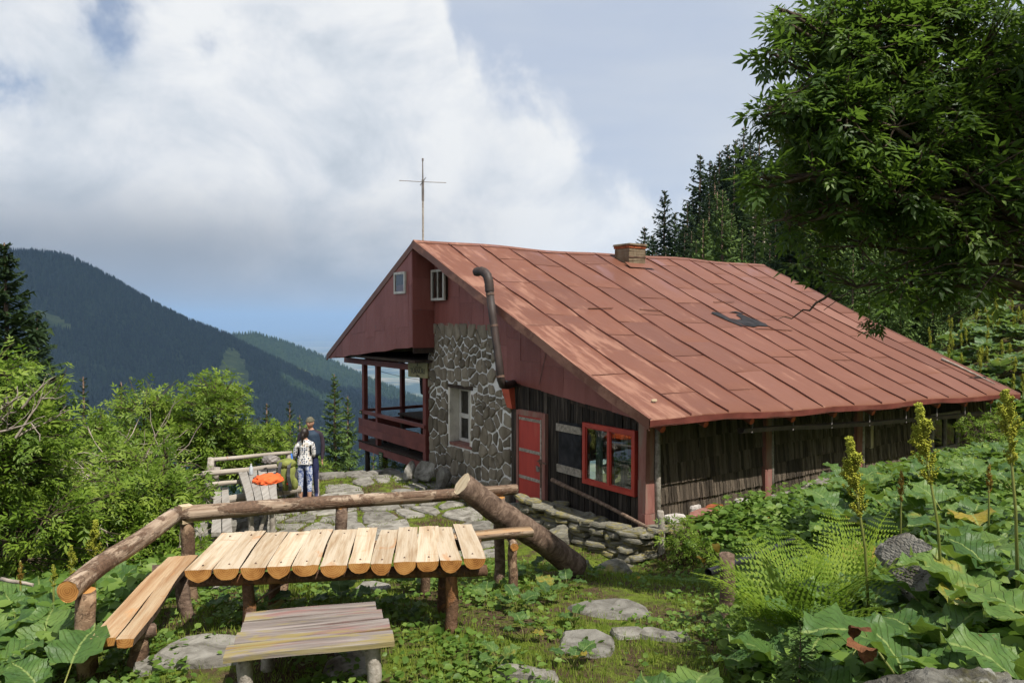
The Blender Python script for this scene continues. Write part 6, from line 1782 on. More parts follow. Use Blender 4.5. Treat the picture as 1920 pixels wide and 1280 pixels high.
# cloth of the hikers
M['orange'] = simple('orange jacket cloth', [(0.3, (0.60, 0.10, 0.025)), (0.7, (0.78, 0.15, 0.045))], (6, 6, 6), 0.7, 0.2, 0.6, 0.03, 0.0)
M['packgrey'] = simple('dark grey pack cloth', [(0.3, (0.03, 0.03, 0.034)), (0.7, (0.085, 0.085, 0.09))], (8, 8, 8), 0.8, 0.2, 0.5, 0.02, 0.0)
M['packgreen'] = simple('olive green pack cloth', [(0.3, (0.12, 0.135, 0.03)), (0.7, (0.25, 0.27, 0.08))], (8, 8, 8), 0.8, 0.2, 0.5, 0.02, 0.0)
M['bluepole'] = simple('blue pole grip', [(0.3, (0.03, 0.12, 0.45)), (0.7, (0.06, 0.2, 0.6))], (8, 8, 8), 0.5, 0.3, 0.0, 0.01, 0.0)
def lump(name, mats, size, seed, parent=None, loc=None, rot=None, split=None, flat=0.35, wr=0.16):
    bm = bmesh.new(); bmesh.ops.create_icosphere(bm, subdivisions=4, radius=0.5)
    for v_ in bm.verts:
        p = v_.co; k = 1 + wr * fbm2(p.x * 7 + seed, p.y * 7, seed) + wr * 0.6 * fbm2(p.z * 13 + seed, p.x * 13, seed + 2)
        q = Vector((p.x * k, p.y * k, max(p.z, -0.5 * flat) * k)); v_.co = Vector((q.x * size[0], q.y * size[1], (q.z + 0.5 * flat) * size[2]))
    me = bpy.data.meshes.new(name); bm.to_mesh(me); bm.free()
    for m_ in mats: me.materials.append(m_)
    for p in me.polygons:
        p.use_smooth = True
        if split: p.material_index = split(p.center)
    return link(name, me, parent, loc, rot)
q = onz(500, 905, ZT)
oj = lump('orange_jacket', [M['orange'], M['packgrey']], (0.52, 0.72, 0.20), 3, None, (q.x - 0.02, q.y + 0.15, ZT + 0.002), (0, 0, 0.15), lambda c: 1 if (c.y > 0.10 and c.z > 0.10) or (c.x < -0.2 and c.y > -0.1) else 0, 0.25, 0.20); tag(oj, 'bright orange jacket crumpled over a grey day pack on the grey table', 'jacket')
q = onz(505, 882, ZT); o = lump('plastic_bag', [M['galv']], (0.34, 0.3, 0.2), 9, None, (q.x + 0.05, q.y - 0.05, ZT + 0.18), (0, 0, 0), None, 0.3, 0.25); tag(o, 'crumpled grey bag on top behind the orange jacket', 'bag')
# bottle
q = onz(471, 890, ZT); bt = empty('water_bottle', (q.x, q.y, ZT), 0, 'clear plastic water bottle standing on the grey table', 'bottle')
M['bottle'] = simple('clear bottle plastic', [(0.3, (0.30, 0.33, 0.36)), (0.7, (0.5, 0.53, 0.56))], (8, 8, 8), 0.2, 0.5, 0.0, 0.01, 0.0)
mb = MB(); mb.tube([(0, 0, 0.0), (0, 0, 0.02), (0, 0, 0.14), (0, 0, 0.17), (0, 0, 0.19)], [0.034, 0.037, 0.036, 0.022, 0.014], 12); mb.build('bottle_body', M['bottle'], bt, True)
mb = MB(); mb.tube([(0, 0, 0.19), (0, 0, 0.215)], 0.017, 10); mb.build('bottle_cap', M['whitepaint'], bt)
# green pack
q = at(538, 925, 14.35); bp = empty('green_backpack', (q.x, q.y, -3.28), 0.2, 'olive green hiking backpack with grey straps propped beside the grey table', 'backpack')
lump('pack_body', [M['packgreen'], M['packgrey']], (0.42, 0.30, 0.60), 5, bp, (0, 0, 0.0), None, lambda c: 1 if abs(c.x) > 0.165 else 0, 0.85, 0.08)
lump('lid', [M['packgreen']], (0.36, 0.30, 0.20), 6, bp, (0, 0, 0.46), None, None, 0.5, 0.08)
for sx in (-0.10, 0.07):
    mb = MB(); pts = [(sx, -0.10, 0.56), (sx - 0.015, -0.19, 0.46), (sx - 0.02, -0.215, 0.30), (sx + 0.01, -0.19, 0.12), (sx, -0.15, 0.02)]
    for a_, b_ in zip(pts, pts[1:]): mb.bar(a_, b_, 0.06, 0.02, (0, -1, 0.2))
    mb.build('strap', M['packgrey'], bp)
mb = MB(); mb.bar((0.02, -0.19, 0.17), (0.10, -0.185, 0.13), 0.03, 0.015, (0, -1, 0)); M['redtab'] = simple('red tab', [(0.3, (0.5, 0.02, 0.02)), (0.7, (0.6, 0.03, 0.03))], (3, 3, 3), 0.6, 0.2, 0, 0.01, 0); mb.build('red_buckle', M['redtab'], bp)
lump('side_pocket', [M['packgreen']], (0.12, 0.14, 0.24), 12, bp, (0.16, -0.11, 0.03), None, None, 0.8, 0.08)
# trekking poles leaning on the railing
for k, (a_, b_, Y, lab) in enumerate((((525, 862), (532, 940), 14.6, 'blue-gripped trekking pole leaning beside the green backpack'), ((546, 850), (560, 938), 15.0, 'blue-handled trekking pole leaning on the end post of the grey railing'))):
    A_, B_ = at(*a_, Y), at(*b_, Y - 0.25); tp = empty('trekking_pole', B_, 0, lab, 'pole')
    mb = MB(); mb.tube([(0, 0, 0), A_ - B_], 0.010, 7); mb.build('shaft', M['galv'], tp)
    dr = (A_ - B_).normalized(); mb = MB(); mb.tube([(A_ - B_) - dr * 0.16, (A_ - B_)], [0.015, 0.020], 8); mb.build('grip', M['bluepole'], tp)
    mb = MB(); mb.tube([dr * 0.06, dr * 0.075], 0.035, 10); mb.build('basket', M['blackplastic'], tp)

# ------------------------------------------------------------------ the two hikers
def skin_body(name, J, bones, root, level=2):
    names = list(J); idx_ = {n: i for i, n in enumerate(names)}
    me = bpy.data.meshes.new(name); me.from_pydata([J[n][0] for n in names], [(idx_[a], idx_[b]) for a, b in bones], [])
    o = bpy.data.objects.new(name, me); C.objects.link(o)
    md = o.modifiers.new('s', 'SKIN'); md.use_smooth_shade = True; md.branch_smoothing = 0.6
    sv = me.skin_vertices[0].data
    for n in names:
        r = J[n][1]; sv[idx_[n]].radius = r if isinstance(r, tuple) else (r, r)
        sv[idx_[n]].use_root = (n == root)
    ms = o.modifiers.new('u', 'SUBSURF'); ms.levels = level; ms.render_levels = level
    dg = bpy.context.evaluated_depsgraph_get(); dg.update()
    out_ = bpy.data.meshes.new_from_object(o.evaluated_get(dg))
    bpy.data.objects.remove(o); bpy.data.meshes.remove(me)
    out_.name = name
    return out_
def paint(me, mats, fn):
    me.materials.clear()
    for m_ in mats: me.materials.append(m_)
    for p in me.polygons:
        p.use_smooth = True; p.material_index = fn(p.center)
M['skin'] = simple('skin', [(0.3, (0.36, 0.19, 0.125)), (0.7, (0.48, 0.28, 0.19))], (8, 8, 8), 0.6, 0.3, 0.05, 0.004, 0.0)
M['vest'] = simple('navy vest', [(0.3, (0.014, 0.026, 0.048)), (0.7, (0.035, 0.055, 0.085))], (9, 9, 9), 0.75, 0.2, 0.4, 0.012, 0.0)
M['sleeve'] = simple('dark plum shirt', [(0.3, (0.022, 0.016, 0.024)), (0.7, (0.05, 0.036, 0.05))], (9, 9, 9), 0.8, 0.2, 0.4, 0.012, 0.0)
M['trouser'] = simple('navy trousers', [(0.3, (0.014, 0.016, 0.05)), (0.7, (0.035, 0.04, 0.10))], (9, 9, 9), 0.8, 0.2, 0.4, 0.012, 0.0)
M['stripe'] = simple('grey trouser stripe', [(0.3, (0.30, 0.25, 0.24)), (0.7, (0.42, 0.36, 0.34))], (9, 9, 9), 0.8, 0.2, 0.2, 0.01, 0.0)
M['shoe'] = simple('dark red shoe', [(0.3, (0.06, 0.015, 0.03)), (0.7, (0.22, 0.04, 0.08))], (12, 12, 12), 0.6, 0.3, 0.2, 0.01, 0.0)
M['hair'] = simple('dark brown hair', [(0.3, (0.008, 0.005, 0.004)), (0.7, (0.030, 0.018, 0.013))], (40, 40, 6), 0.45, 0.4, 0.5, 0.01, 0.0)
M['knit'] = simple('grey olive knit', [(0.3, (0.085, 0.08, 0.055)), (0.7, (0.15, 0.14, 0.10))], (60, 60, 60), 0.95, 0.1, 0.6, 0.01, 0.0)
M['sock'] = simple('grey teal sock', [(0.3, (0.06, 0.09, 0.11)), (0.7, (0.12, 0.25, 0.30))], (9, 9, 9), 0.9, 0.1, 0.2, 0.01, 0.0)
M['eye'] = simple('dark eye', [(0.3, (0.01, 0.008, 0.006)), (0.7, (0.02, 0.015, 0.012))], (4, 4, 4), 0.3, 0.5, 0, 0.01, 0.0)
m, t = shader('white shirt with dark and tan triangles')
v = t.n('ShaderNodeTexCoord').outputs['Object']
vo = t.n('ShaderNodeTexVoronoi', {'Vector': v, 'Scale': 24.0, 'Randomness': 0.45}, feature='F1')
dot = t.smooth(vo.outputs['Distance'], 0.46, 0.34)
pick = t.n('ShaderNodeSeparateXYZ', {0: vo.outputs['Color']}).outputs[0]
dc = t.ramp(pick, [(0.0, (0.02, 0.025, 0.05)), (0.5, (0.02, 0.025, 0.05)), (0.55, (0.10, 0.12, 0.20)), (0.78, (0.10, 0.12, 0.20)), (0.8, (0.38, 0.26, 0.14))], 'CONSTANT')
out(t, principled(t, t.mix(dot, (0.66, 0.64, 0.62), dc), 0.85, 0.15)); M['shirt'] = m
m, t = shader('blue and white marbled leggings')
v = t.n('ShaderNodeTexCoord').outputs['Object']
nz_ = t.noise(v, 16.0, 5.0, 0.6, 1.5)
out(t, principled(t, t.ramp(nz_, [(0.36, (0.02, 0.035, 0.15)), (0.47, (0.10, 0.15, 0.34)), (0.54, (0.50, 0.54, 0.64)), (0.7, (0.60, 0.62, 0.70))]), 0.8, 0.2)); M['legging'] = m
def hand(J, bones, pre, wrist, fwd, side, pal=0.052, curl=Vector((0, 0, 0))):
    """palm, four fingers of unequal length and a thumb that leaves the side of the palm"""
    w_ = Vector(wrist); fwd = Vector(fwd).normalized(); side = Vector(side).normalized()
    nrm = fwd.cross(side)
    J[pre + 'palm'] = (tuple(w_ + fwd * pal), (0.036, 0.020)); bones.append((pre + 'wrist', pre + 'palm'))
    return [(w_ + fwd * (pal + 0.018) + side * s, l, fwd, nrm) for s, l in ((-0.027, 0.062), (-0.009, 0.074), (0.009, 0.070), (0.026, 0.055))] + [(w_ + fwd * 0.018 + side * -0.03, 0.055, (fwd * 0.75 - side * 0.65).normalized(), nrm)]
def fingers(mb, specs, curl=0.5):
    for (p, l, f, nrm) in specs:
        p1 = p + f * l * 0.5 + nrm * (-l * 0.10 * curl); p2 = p + f * l * 0.92 + nrm * (-l * 0.42 * curl)
        mb.tube([p - f * 0.02, p1, p2], [0.0095, 0.009, 0.007], 7)
def head(parent, loc, yaw, tilt, s, skin, hat=None):
    """face towards local -y"""
    bm = bmesh.new(); bmesh.ops.create_uvsphere(bm, u_segments=24, v_segments=18, radius=1.0)
    for v_ in bm.verts:
        x, y, z = v_.co
        kx, ky, kz = 0.074, 0.094, 0.115
        if z < 0: kx *= 1 - 0.30 * (-z) ** 1.3; ky *= 1 - 0.14 * (-z)
        px_, py_, pz_ = x * kx, y * ky, z * kz
        if y < 0:
            n_ = math.exp(-(x / 0.17) ** 2 - ((z + 0.14) / 0.20) ** 2); py_ -= 0.024 * n_                 # nose
            e_ = math.exp(-((abs(x) - 0.42) / 0.16) ** 2 - ((z - 0.10) / 0.11) ** 2); py_ += 0.010 * e_     # eye sockets
            b_ = math.exp(-(x / 0.6) ** 2 - ((z - 0.24) / 0.10) ** 2); py_ -= 0.006 * b_
            m_ = math.exp(-(x / 0.30) ** 2 - ((z + 0.46) / 0.045) ** 2); py_ += 0.005 * m_                 # mouth line
            l_ = math.exp(-(x / 0.26) ** 2 - ((z + 0.40) / 0.05) ** 2) + math.exp(-(x / 0.22) ** 2 - ((z + 0.55) / 0.06) ** 2); py_ -= 0.005 * l_
            c_ = math.exp(-(x / 0.3) ** 2 - ((z + 0.80) / 0.14) ** 2); py_ -= 0.010 * c_
        er = math.exp(-((abs(x) - 0.98) / 0.10) ** 2 - ((z + 0.02) / 0.24) ** 2 - ((y - 0.10) / 0.2) ** 2); px_ += math.copysign(0.012 * er, x)
        v_.co = Vector((px_, py_, pz_)) * s
    me = bpy.data.meshes.new('head'); bm.to_mesh(me); bm.free(); me.materials.append(skin)
    for p in me.polygons: p.use_smooth = True
    o = link('head', me, parent, loc, (tilt, 0, yaw))
    for sx in (-1, 1):
        mb = MB(); mb.tube([(sx * 0.031 * s, -0.079 * s, 0.011 * s), (sx * 0.031 * s, -0.086 * s, 0.011 * s)], 0.008 * s, 8); mb.build('eye', M['eye'], o)
    mb = MB(); mb.bar((-0.021 * s, -0.0865 * s, -0.052 * s), (0.021 * s, -0.0865 * s, -0.052 * s), 0.005, 0.005, (0, 0, 1)); mb.build('mouth', M['redtab'], o)
    return o
def shell(name, parent, mat, size, fn, loc, rot=(0, 0, 0), seg=22):
    bm = bmesh.new(); bmesh.ops.create_uvsphere(bm, u_segments=seg, v_segments=16, radius=1.0)
    dead = []
    for v_ in bm.verts:
        q = fn(v_.co.copy())
        if q is None: dead.append(v_)
        else: v_.co = Vector((q.x * size[0], q.y * size[1], q.z * size[2]))
    bmesh.ops.delete(bm, geom=dead, context='VERTS')
    me = bpy.data.meshes.new(name); bm.to_mesh(me); bm.free(); me.materials.append(mat)
    for p in me.polygons: p.use_smooth = True
    return link(name, me, parent, loc, rot)
LEGS = [('pelvis', 'hipl'), ('hipl', 'kneel'), ('kneel', 'anklel'), ('anklel', 'toel'), ('pelvis', 'hipr'), ('hipr', 'kneer'), ('kneer', 'ankler'), ('ankler', 'toer')]
TORSO = [('pelvis', 'waist'), ('waist', 'chest'), ('chest', 'upper'), ('upper', 'neck'), ('neck', 'skull'), ('upper', 'shl'), ('shl', 'elbl'), ('elbl', 'lwrist'), ('upper', 'shr'), ('shr', 'elbr'), ('elbr', 'rwrist')]
# man: faces the camera and a little to the left, arms hanging
mp = onz(583, 937, -3.70); mg = gz(mp.x, mp.y) + 0.03
man = empty('person', (mp.x, mp.y, mg), 0.12, 'person in grey knit cap and navy vest facing the camera', 'person')
Jm = {'pelvis': ((0, 0, 0.92), (0.15, 0.105)), 'waist': ((0, 0, 1.08), (0.155, 0.105)), 'chest': ((0, -0.01, 1.26), (0.175, 0.12)), 'upper': ((0, 0.0, 1.39), (0.15, 0.10)), 'neck': ((0, -0.005, 1.47), 0.055), 'skull': ((0, -0.02, 1.55), 0.05),
      'hipl': ((0.09, 0, 0.84), 0.09), 'kneel': ((0.11, -0.02, 0.47), 0.068), 'anklel': ((0.115, 0.02, 0.09), 0.050), 'toel': ((0.13, -0.14, 0.035), (0.045, 0.032)),
      'hipr': ((-0.09, 0, 0.84), 0.09), 'kneer': ((-0.11, -0.01, 0.47), 0.068), 'ankler': ((-0.115, 0.02, 0.09), 0.050), 'toer': ((-0.15, -0.13, 0.035), (0.045, 0.032)),
      'shl': ((0.195, 0.01, 1.365), 0.068), 'elbl': ((0.245, 0.03, 1.09), 0.052), 'lwrist': ((0.235, -0.03, 0.85), 0.034), 'shr': ((-0.195, 0.01, 1.365), 0.068), 'elbr': ((-0.25, 0.03, 1.09), 0.052), 'rwrist': ((-0.235, -0.03, 0.85), 0.034)}
bn = LEGS + TORSO
fsp = hand(Jm, bn := list(bn), 'l', Jm['lwrist'][0], (0, -0.1, -1), (0, -1, 0)) + hand(Jm, bn, 'r', Jm['rwrist'][0], (0, -0.1, -1), (0, -1, 0))
me = skin_body('body', Jm, bn, 'pelvis')
def man_paint(c):
    if c.z < 0.085: return 3
    if c.z < 0.90:
        if abs(c.x) > 0.205 and c.z > 0.72: return 0 if c.z < 0.845 else 1
        return 4 if (abs(c.x) > 0.150 and c.z < 0.62 and abs(c.y) < 0.05) else 2
    if c.z > 1.455: return 0
    return 1
paint(me, [M['skin'], M['sleeve'], M['trouser'], M['shoe'], M['stripe']], man_paint)
link('body', me, man)
mb = MB(); fingers(mb, fsp); mb.build('fingers', M['skin'], man, True)
def vestfn(p):
    if p.z > 0.93 or p.z < -0.96: return None
    w_ = 1.0 - 0.10 * max(0, p.z) ** 2
    r = math.hypot(p.x, p.y) or 1; k = (0.93 + 0.07 * (1 - abs(p.z))) / r if abs(p.z) < 0.8 else 1.0 / max(r, 0.6) * (0.75)
    return Vector((p.x * k * w_, p.y * k, p.z))
shell('vest', man, M['vest'], (0.215, 0.15, 0.31), vestfn, (0, 0.0, 1.16))
hd = head(man, (0, -0.03, 1.595), -0.35, 0.12, 1.02, M['skin'])
shell('knit_cap', hd, M['knit'], (0.083, 0.103, 0.105), lambda p: None if p.z < 0.16 + 0.05 * p.y else p, (0, 0.004, 0.022))
mb = MB(); n = 20; pts = [(0.080 * math.cos(2 * math.pi * k / n), 0.004 + 0.099 * math.sin(2 * math.pi * k / n), 0.042) for k in range(n + 1)]
mb.tube(pts, 0.010, 6); mb.build('cap_brim', M['knit'], hd, True)
# woman: seen from behind, talking to him
wp_ = onz(572, 942, -3.70); wg = gz(wp_.x, wp_.y) + 0.03
wom = empty('person', (wp_.x, wp_.y, wg), 0.1, 'person with dark ponytail in patterned white shirt and blue leggings seen from behind', 'person')
Jw = {'pelvis': ((0, 0.0, 0.84), (0.145, 0.115)), 'waist': ((0, 0, 0.99), (0.118, 0.088)), 'chest': ((0, 0.0, 1.13), (0.14, 0.10)), 'upper': ((0, 0.0, 1.235), (0.115, 0.085)), 'neck': ((0, 0.0, 1.31), 0.045), 'skull': ((0, 0.015, 1.38), 0.045),
      'hipl': ((0.085, 0, 0.77), 0.092), 'kneel': ((0.09, 0.01, 0.43), 0.062), 'anklel': ((0.09, -0.02, 0.085), 0.040), 'toel': ((0.11, 0.12, 0.03), (0.04, 0.028)),
      'hipr': ((-0.085, 0, 0.77), 0.092), 'kneer': ((-0.09, 0.01, 0.43), 0.062), 'ankler': ((-0.09, -0.02, 0.085), 0.040), 'toer': ((-0.10, 0.12, 0.03), (0.04, 0.028)),
      'shl': ((0.155, 0.0, 1.205), 0.058), 'elbl': ((0.185, 0.02, 0.97), 0.045), 'lwrist': ((0.10, 0.17, 0.93), 0.028), 'shr': ((-0.155, 0.0, 1.205), 0.058), 'elbr': ((-0.20, 0.02, 0.97), 0.045), 'rwrist': ((-0.25, 0.14, 0.86), 0.028)}
bn = LEGS + TORSO
fsp = hand(Jw, bn := list(bn), 'l', Jw['lwrist'][0], (-0.5, 0.8, -0.1), (0.8, 0.5, 0)) + hand(Jw, bn, 'r', Jw['rwrist'][0], (-0.5, 0.7, -0.2), (0, 0, 1))
me = skin_body('body', Jw, bn, 'pelvis')
def wom_paint(c):
    if c.z < 0.07: return 4
    if c.z < 0.12: return 3
    if c.z < 0.235: return 0
    if c.z < 0.855 and abs(c.x) < 0.20: return 2
    if c.z > 1.29: return 0
    if math.hypot(c.x + 0.25, c.y - 0.14) < 0.02 or c.y > 0.165: return 0
    return 1
paint(me, [M['skin'], M['shirt'], M['legging'], M['sock'], M['packgrey']], wom_paint)
link('body', me, wom)
mb = MB(); fingers(mb, fsp); mb.build('fingers', M['skin'], wom, True)
mb = MB(); n = 18; hem = [(0.150 * math.cos(2 * math.pi * k / n), 0.122 * math.sin(2 * math.pi * k / n), 0.80 + 0.012 * math.sin(3 * 2 * math.pi * k / n)) for k in range(n)]; up_ = [(x * 0.97, y * 0.97, z + 0.09) for x, y, z in hem]; up2 = [(x * 0.86, y * 0.84, z + 0.18) for x, y, z in hem]
mb.add(hem + up_ + up2, [(r_ * n + k, r_ * n + (k + 1) % n, (r_ + 1) * n + (k + 1) % n, (r_ + 1) * n + k) for r_ in range(2) for k in range(n)]); mb.build('shirt_hem', M['shirt'], wom, True)
hd = head(wom, (0, 0.02, 1.415), math.pi - 0.15, 0.0, 0.93, M['skin'])
shell('hair', hd, M['hair'], (0.083, 0.103, 0.118), lambda p: None if (p.y < -0.25 and p.z < 0.42) or p.z < -0.72 else p, (0, 0.006, 0.004))
mb = MB(); mb.tube([(0, 0.10, 0.01), (0.0, 0.125, -0.02), (0.005, 0.125, -0.07), (0.01, 0.11, -0.13), (0.012, 0.10, -0.19)], [0.026, 0.032, 0.034, 0.026, 0.010], 10); mb.build('ponytail', M['hair'], hd, True)

# ------------------------------------------------------------------ vegetation
def frames(dirs, ups):
    """rotation matrices whose y axis is dirs and whose z axis leans to ups"""
    y = dirs / np.linalg.norm(dirs, axis=1, keepdims=True)
    x = np.cross(y, ups); x /= np.linalg.norm(x, axis=1, keepdims=True) + 1e-9
    z = np.cross(x, y)
    return np.stack([x, y, z], -1)
def scatter(tv, tf, pos, rot, scl):
    """copies of a template: returns verts, faces"""
    K = len(pos); n = len(tv)
    v_ = np.einsum('kij,nj->kni', rot, tv) * scl[:, None, None] + pos[:, None]
    f_ = tf[None] + (np.arange(K) * n)[:, None, None]
    return v_.reshape(-1, 3), f_.reshape(-1, tf.shape[1])
def leaflet(w_=0.17, fold=0.05, droop=0.10, y0=0.0, l=1.0):
    v_ = [(0, y0, 0), (-w_ * l, y0 + 0.42 * l, fold * l - droop * 0.2), (0, y0 + 0.45 * l, -droop * 0.25), (w_ * l, y0 + 0.42 * l, fold * l - droop * 0.2), (0, y0 + l, -droop * l)]
    return np.array(v_), np.array([(0, 2, 1), (0, 3, 2), (1, 2, 4), (2, 3, 4)])
def compound(pairs=2, w_=0.17):
    vs = []; fs = []
    b, f = leaflet(w_)
    def put(org, ang, l, dz):
        c, s = math.cos(ang), math.sin(ang)
        q = b * l; q = np.stack([q[:, 0] * c + q[:, 1] * s, -q[:, 0] * s + q[:, 1] * c, q[:, 2]], -1) + np.array(org) + np.array([0, 0, dz])
        fs.append(f + len(vs) * 5); vs.append(q)
    for k in range(pairs):
        y = 0.28 + 0.34 * k
        for s in (-1, 1): put((0, y, -0.10 * y * y), s * 0.95, 0.44 - 0.02 * k, 0)
    put((0, 0.28 + 0.34 * (pairs - 1) + 0.05, -0.09), 0.0, 0.5, 0)
    return np.concatenate(vs), np.concatenate(fs)
CMP = compound(2, 0.17)

def tubes_np(paths, rads, seg=4):
    """many thin tubes with the same number of points: paths (K, n, 3), rads (K, n)"""
    K, n, _ = paths.shape
    tan = np.gradient(paths, axis=1); tan /= np.linalg.norm(tan, axis=2, keepdims=True) + 1e-9
    ref = np.where(np.abs(tan[..., 2:3]) < 0.9, np.array([0, 0, 1.0]), np.array([1.0, 0, 0]))
    a = np.cross(tan, ref); a /= np.linalg.norm(a, axis=2, keepdims=True) + 1e-9
    b = np.cross(tan, a)
    ang = np.arange(seg) * 2 * np.pi / seg
    v_ = paths[:, :, None] + (a[:, :, None] * np.cos(ang)[None, None, :, None] + b[:, :, None] * np.sin(ang)[None, None, :, None]) * rads[:, :, None, None]
    base = (np.arange(K) * n * seg)[:, None, None] + (np.arange(n - 1) * seg)[None, :, None]
    k = np.arange(seg)[None, None]
    f_ = np.stack([base + k, base + (k + 1) % seg, base + seg + (k + 1) % seg, base + seg + k], -1).reshape(-1, 4)
    return v_.reshape(-1, 3), f_

def bush(name, label, cat, base, stems, crown, n_twig, per, size, leafm, seed, group=None, twig_len=0.8, up=0.35, limb_r=0.05, twigm='twig', tmpl=None, inner=0.5):
    """crown: list of (centre, radii, weight); stems: base points of the limbs"""
    r = np.random.default_rng(seed)
    o = empty(name, base, 0, label, cat, group)
    B = np.array(base)
    wts = np.array([c[2] for c in crown], float); wts /= wts.sum()
    which = r.choice(len(crown), n_twig, p=wts)
    cen = np.array([c[0] for c in crown])[which]; rad = np.array([c[1] for c in crown])[which]
    dv = r.normal(size=(n_twig, 3)); dv[:, 2] = dv[:, 2] * 0.9 + 0.12; dv /= np.linalg.norm(dv, axis=1, keepdims=True)
    fr = (inner + (1 - inner) * r.random(n_twig) ** 0.6)
    lob = 1 + 0.22 * np.sin(dv[:, 0] * 5 + seed) * np.sin(dv[:, 2] * 6 + seed * 2) + r.normal(0, 0.07, n_twig)
    tip = cen + dv * rad * (fr * lob)[:, None]
    # limbs: from the stems to points inside each crown lobe
    P = []; Rr = []; ends = []
    for ci, c in enumerate(crown):
        for k in range(3):
            s0 = np.array(stems[r.integers(len(stems))], float)
            e = np.array(c[0]) + r.normal(0, 0.28, 3) * np.array(c[1])
            tt = np.linspace(0, 1, 8)[:, None]
            mid = (s0 + e) / 2 + np.array([0, 0, 0.25]) * np.linalg.norm(e - s0) * 0.5 + r.normal(0, 0.12, 3)
            path = (1 - tt) ** 2 * s0 + 2 * tt * (1 - tt) * mid + tt ** 2 * e + r.normal(0, 0.02, (8, 3))
            P.append(path); Rr.append(np.linspace(limb_r, limb_r * 0.3, 8)); ends.append(path)
    P = np.array(P); Rr = np.array(Rr)
    lv, lf = tubes_np(P, Rr, 7)
    limb = link('limbs', mesh_np('limbs', lv - B, lf, [M[twigm]], True), o)
    pool = np.concatenate([p[3:] for p in ends])
    # twigs start on the nearest limb, at most twig_len away
    d2 = ((tip[:, None] - pool[None]) ** 2).sum(-1); st = pool[d2.argmin(1)]
    vec = tip - st; L = np.linalg.norm(vec, axis=1, keepdims=True)
    st = np.where(L > twig_len * 1.6, tip - vec / (L + 1e-9) * twig_len * 1.6, st)
    vec = tip - st; L = np.linalg.norm(vec, axis=1, keepdims=True) + 1e-6
    tt = np.linspace(0, 1, 5)[None, :, None]
    sag = np.zeros((n_twig, 3)); sag[:, 2] = up * L[:, 0] * r.uniform(-0.3, 0.5, n_twig)
    path = st[:, None] + vec[:, None] * tt + sag[:, None] * (tt * (1 - tt)) + r.normal(0, 0.012, (n_twig, 5, 3)) * tt
    tv, tf = tubes_np(path, np.repeat(np.linspace(0.011, 0.004, 5)[None], n_twig, 0) * (size / 0.22), 4)
    link('twigs', mesh_np('twigs', tv - B, tf, [M[twigm]], True), o)['kind'] = 'stuff'
    # leaves along the outer part of the twigs
    K = n_twig * per
    ti = np.repeat(np.arange(n_twig), per)
    s = np.clip(1 - r.random(K) ** 1.5 * 0.75 * np.minimum(1, 0.75 / L[ti, 0]), 0.02, 1)
    q = s * 4; i0 = np.minimum(q.astype(int), 3); f = (q - i0)[:, None]
    pos = path[ti, i0] * (1 - f) + path[ti, i0 + 1] * f
    axis_ = vec[ti] / L[ti]
    side = r.normal(size=(K, 3)); side -= axis_ * (side * axis_).sum(1, keepdims=True); side /= np.linalg.norm(side, axis=1, keepdims=True) + 1e-9
    dr = axis_ * r.uniform(0.15, 0.8, (K, 1)) + side * r.uniform(0.5, 1.0, (K, 1)); dr[:, 2] -= r.uniform(0.05, 0.45, K)
    upv = np.tile(np.array([0.0, 0, 1.0]), (K, 1)) + r.normal(0, 0.45, (K, 3)) + np.array(SUN_DIR) * 0.25
    tv, tf = tmpl or CMP
    v_, f_ = scatter(tv, tf, pos, frames(dr, upv), size * r.uniform(0.5, 1.3, K))
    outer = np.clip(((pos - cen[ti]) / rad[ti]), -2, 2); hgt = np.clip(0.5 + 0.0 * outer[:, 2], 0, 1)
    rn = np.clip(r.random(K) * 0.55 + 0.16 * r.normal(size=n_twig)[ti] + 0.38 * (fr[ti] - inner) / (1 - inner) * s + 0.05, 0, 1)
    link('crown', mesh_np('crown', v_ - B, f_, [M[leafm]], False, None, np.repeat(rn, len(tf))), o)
    return o

# --- the broad-leaved tree on the right (trunk outside the frame)
tb_ = (5.75, 7.25, gz(5.75, 7.25))
def lobe(px_, py_, rx, rz_, w_, Y=7.0, ry=0.75):
    return (tuple(at(px_, py_, Y)), (rx / FPX * Y, ry, rz_ / FPX * Y), w_)
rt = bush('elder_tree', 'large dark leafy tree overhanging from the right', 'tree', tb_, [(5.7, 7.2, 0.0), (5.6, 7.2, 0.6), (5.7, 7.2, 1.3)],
     [lobe(1610, 110, 115, 120, 1.2), lobe(1548, 225, 85, 85, 0.9, 6.8), lobe(1650, 40, 150, 120, 1.0, 7.2), lobe(1650, 240, 170, 150, 1.9, 7.2), lobe(1595, 350, 125, 85, 1.0, 6.9), lobe(1800, 120, 180, 170, 1.7, 7.3), lobe(1760, 360, 180, 130, 1.6, 7.1), lobe(1890, 280, 170, 190, 1.3, 7.4), lobe(1640, 450, 150, 70, 0.40, 7.0), lobe(1840, 480, 160, 90, 0.30, 7.2), lobe(1720, 540, 130, 45, 0.16, 7.0), ((5.6, 5.2, 4.5), (1.0, 0.9, 0.7), 0.7), lobe(1470, 100, 36, 26, 0.05, 6.8, 0.3), lobe(1440, 215, 36, 26, 0.06, 6.8, 0.3), lobe(1430, 340, 36, 26, 0.06, 6.7, 0.3), lobe(1485, 40, 40, 26, 0.05, 6.9, 0.3), lobe(1480, 420, 44, 30, 0.06, 6.8, 0.3)],  # the lobe placed by world coordinates is out of view, added to shade the crown
     1350, 9, 0.225, 'elderdark', 101, None, 0.75, 0.3, 0.045, 'twig', None, 0.4)
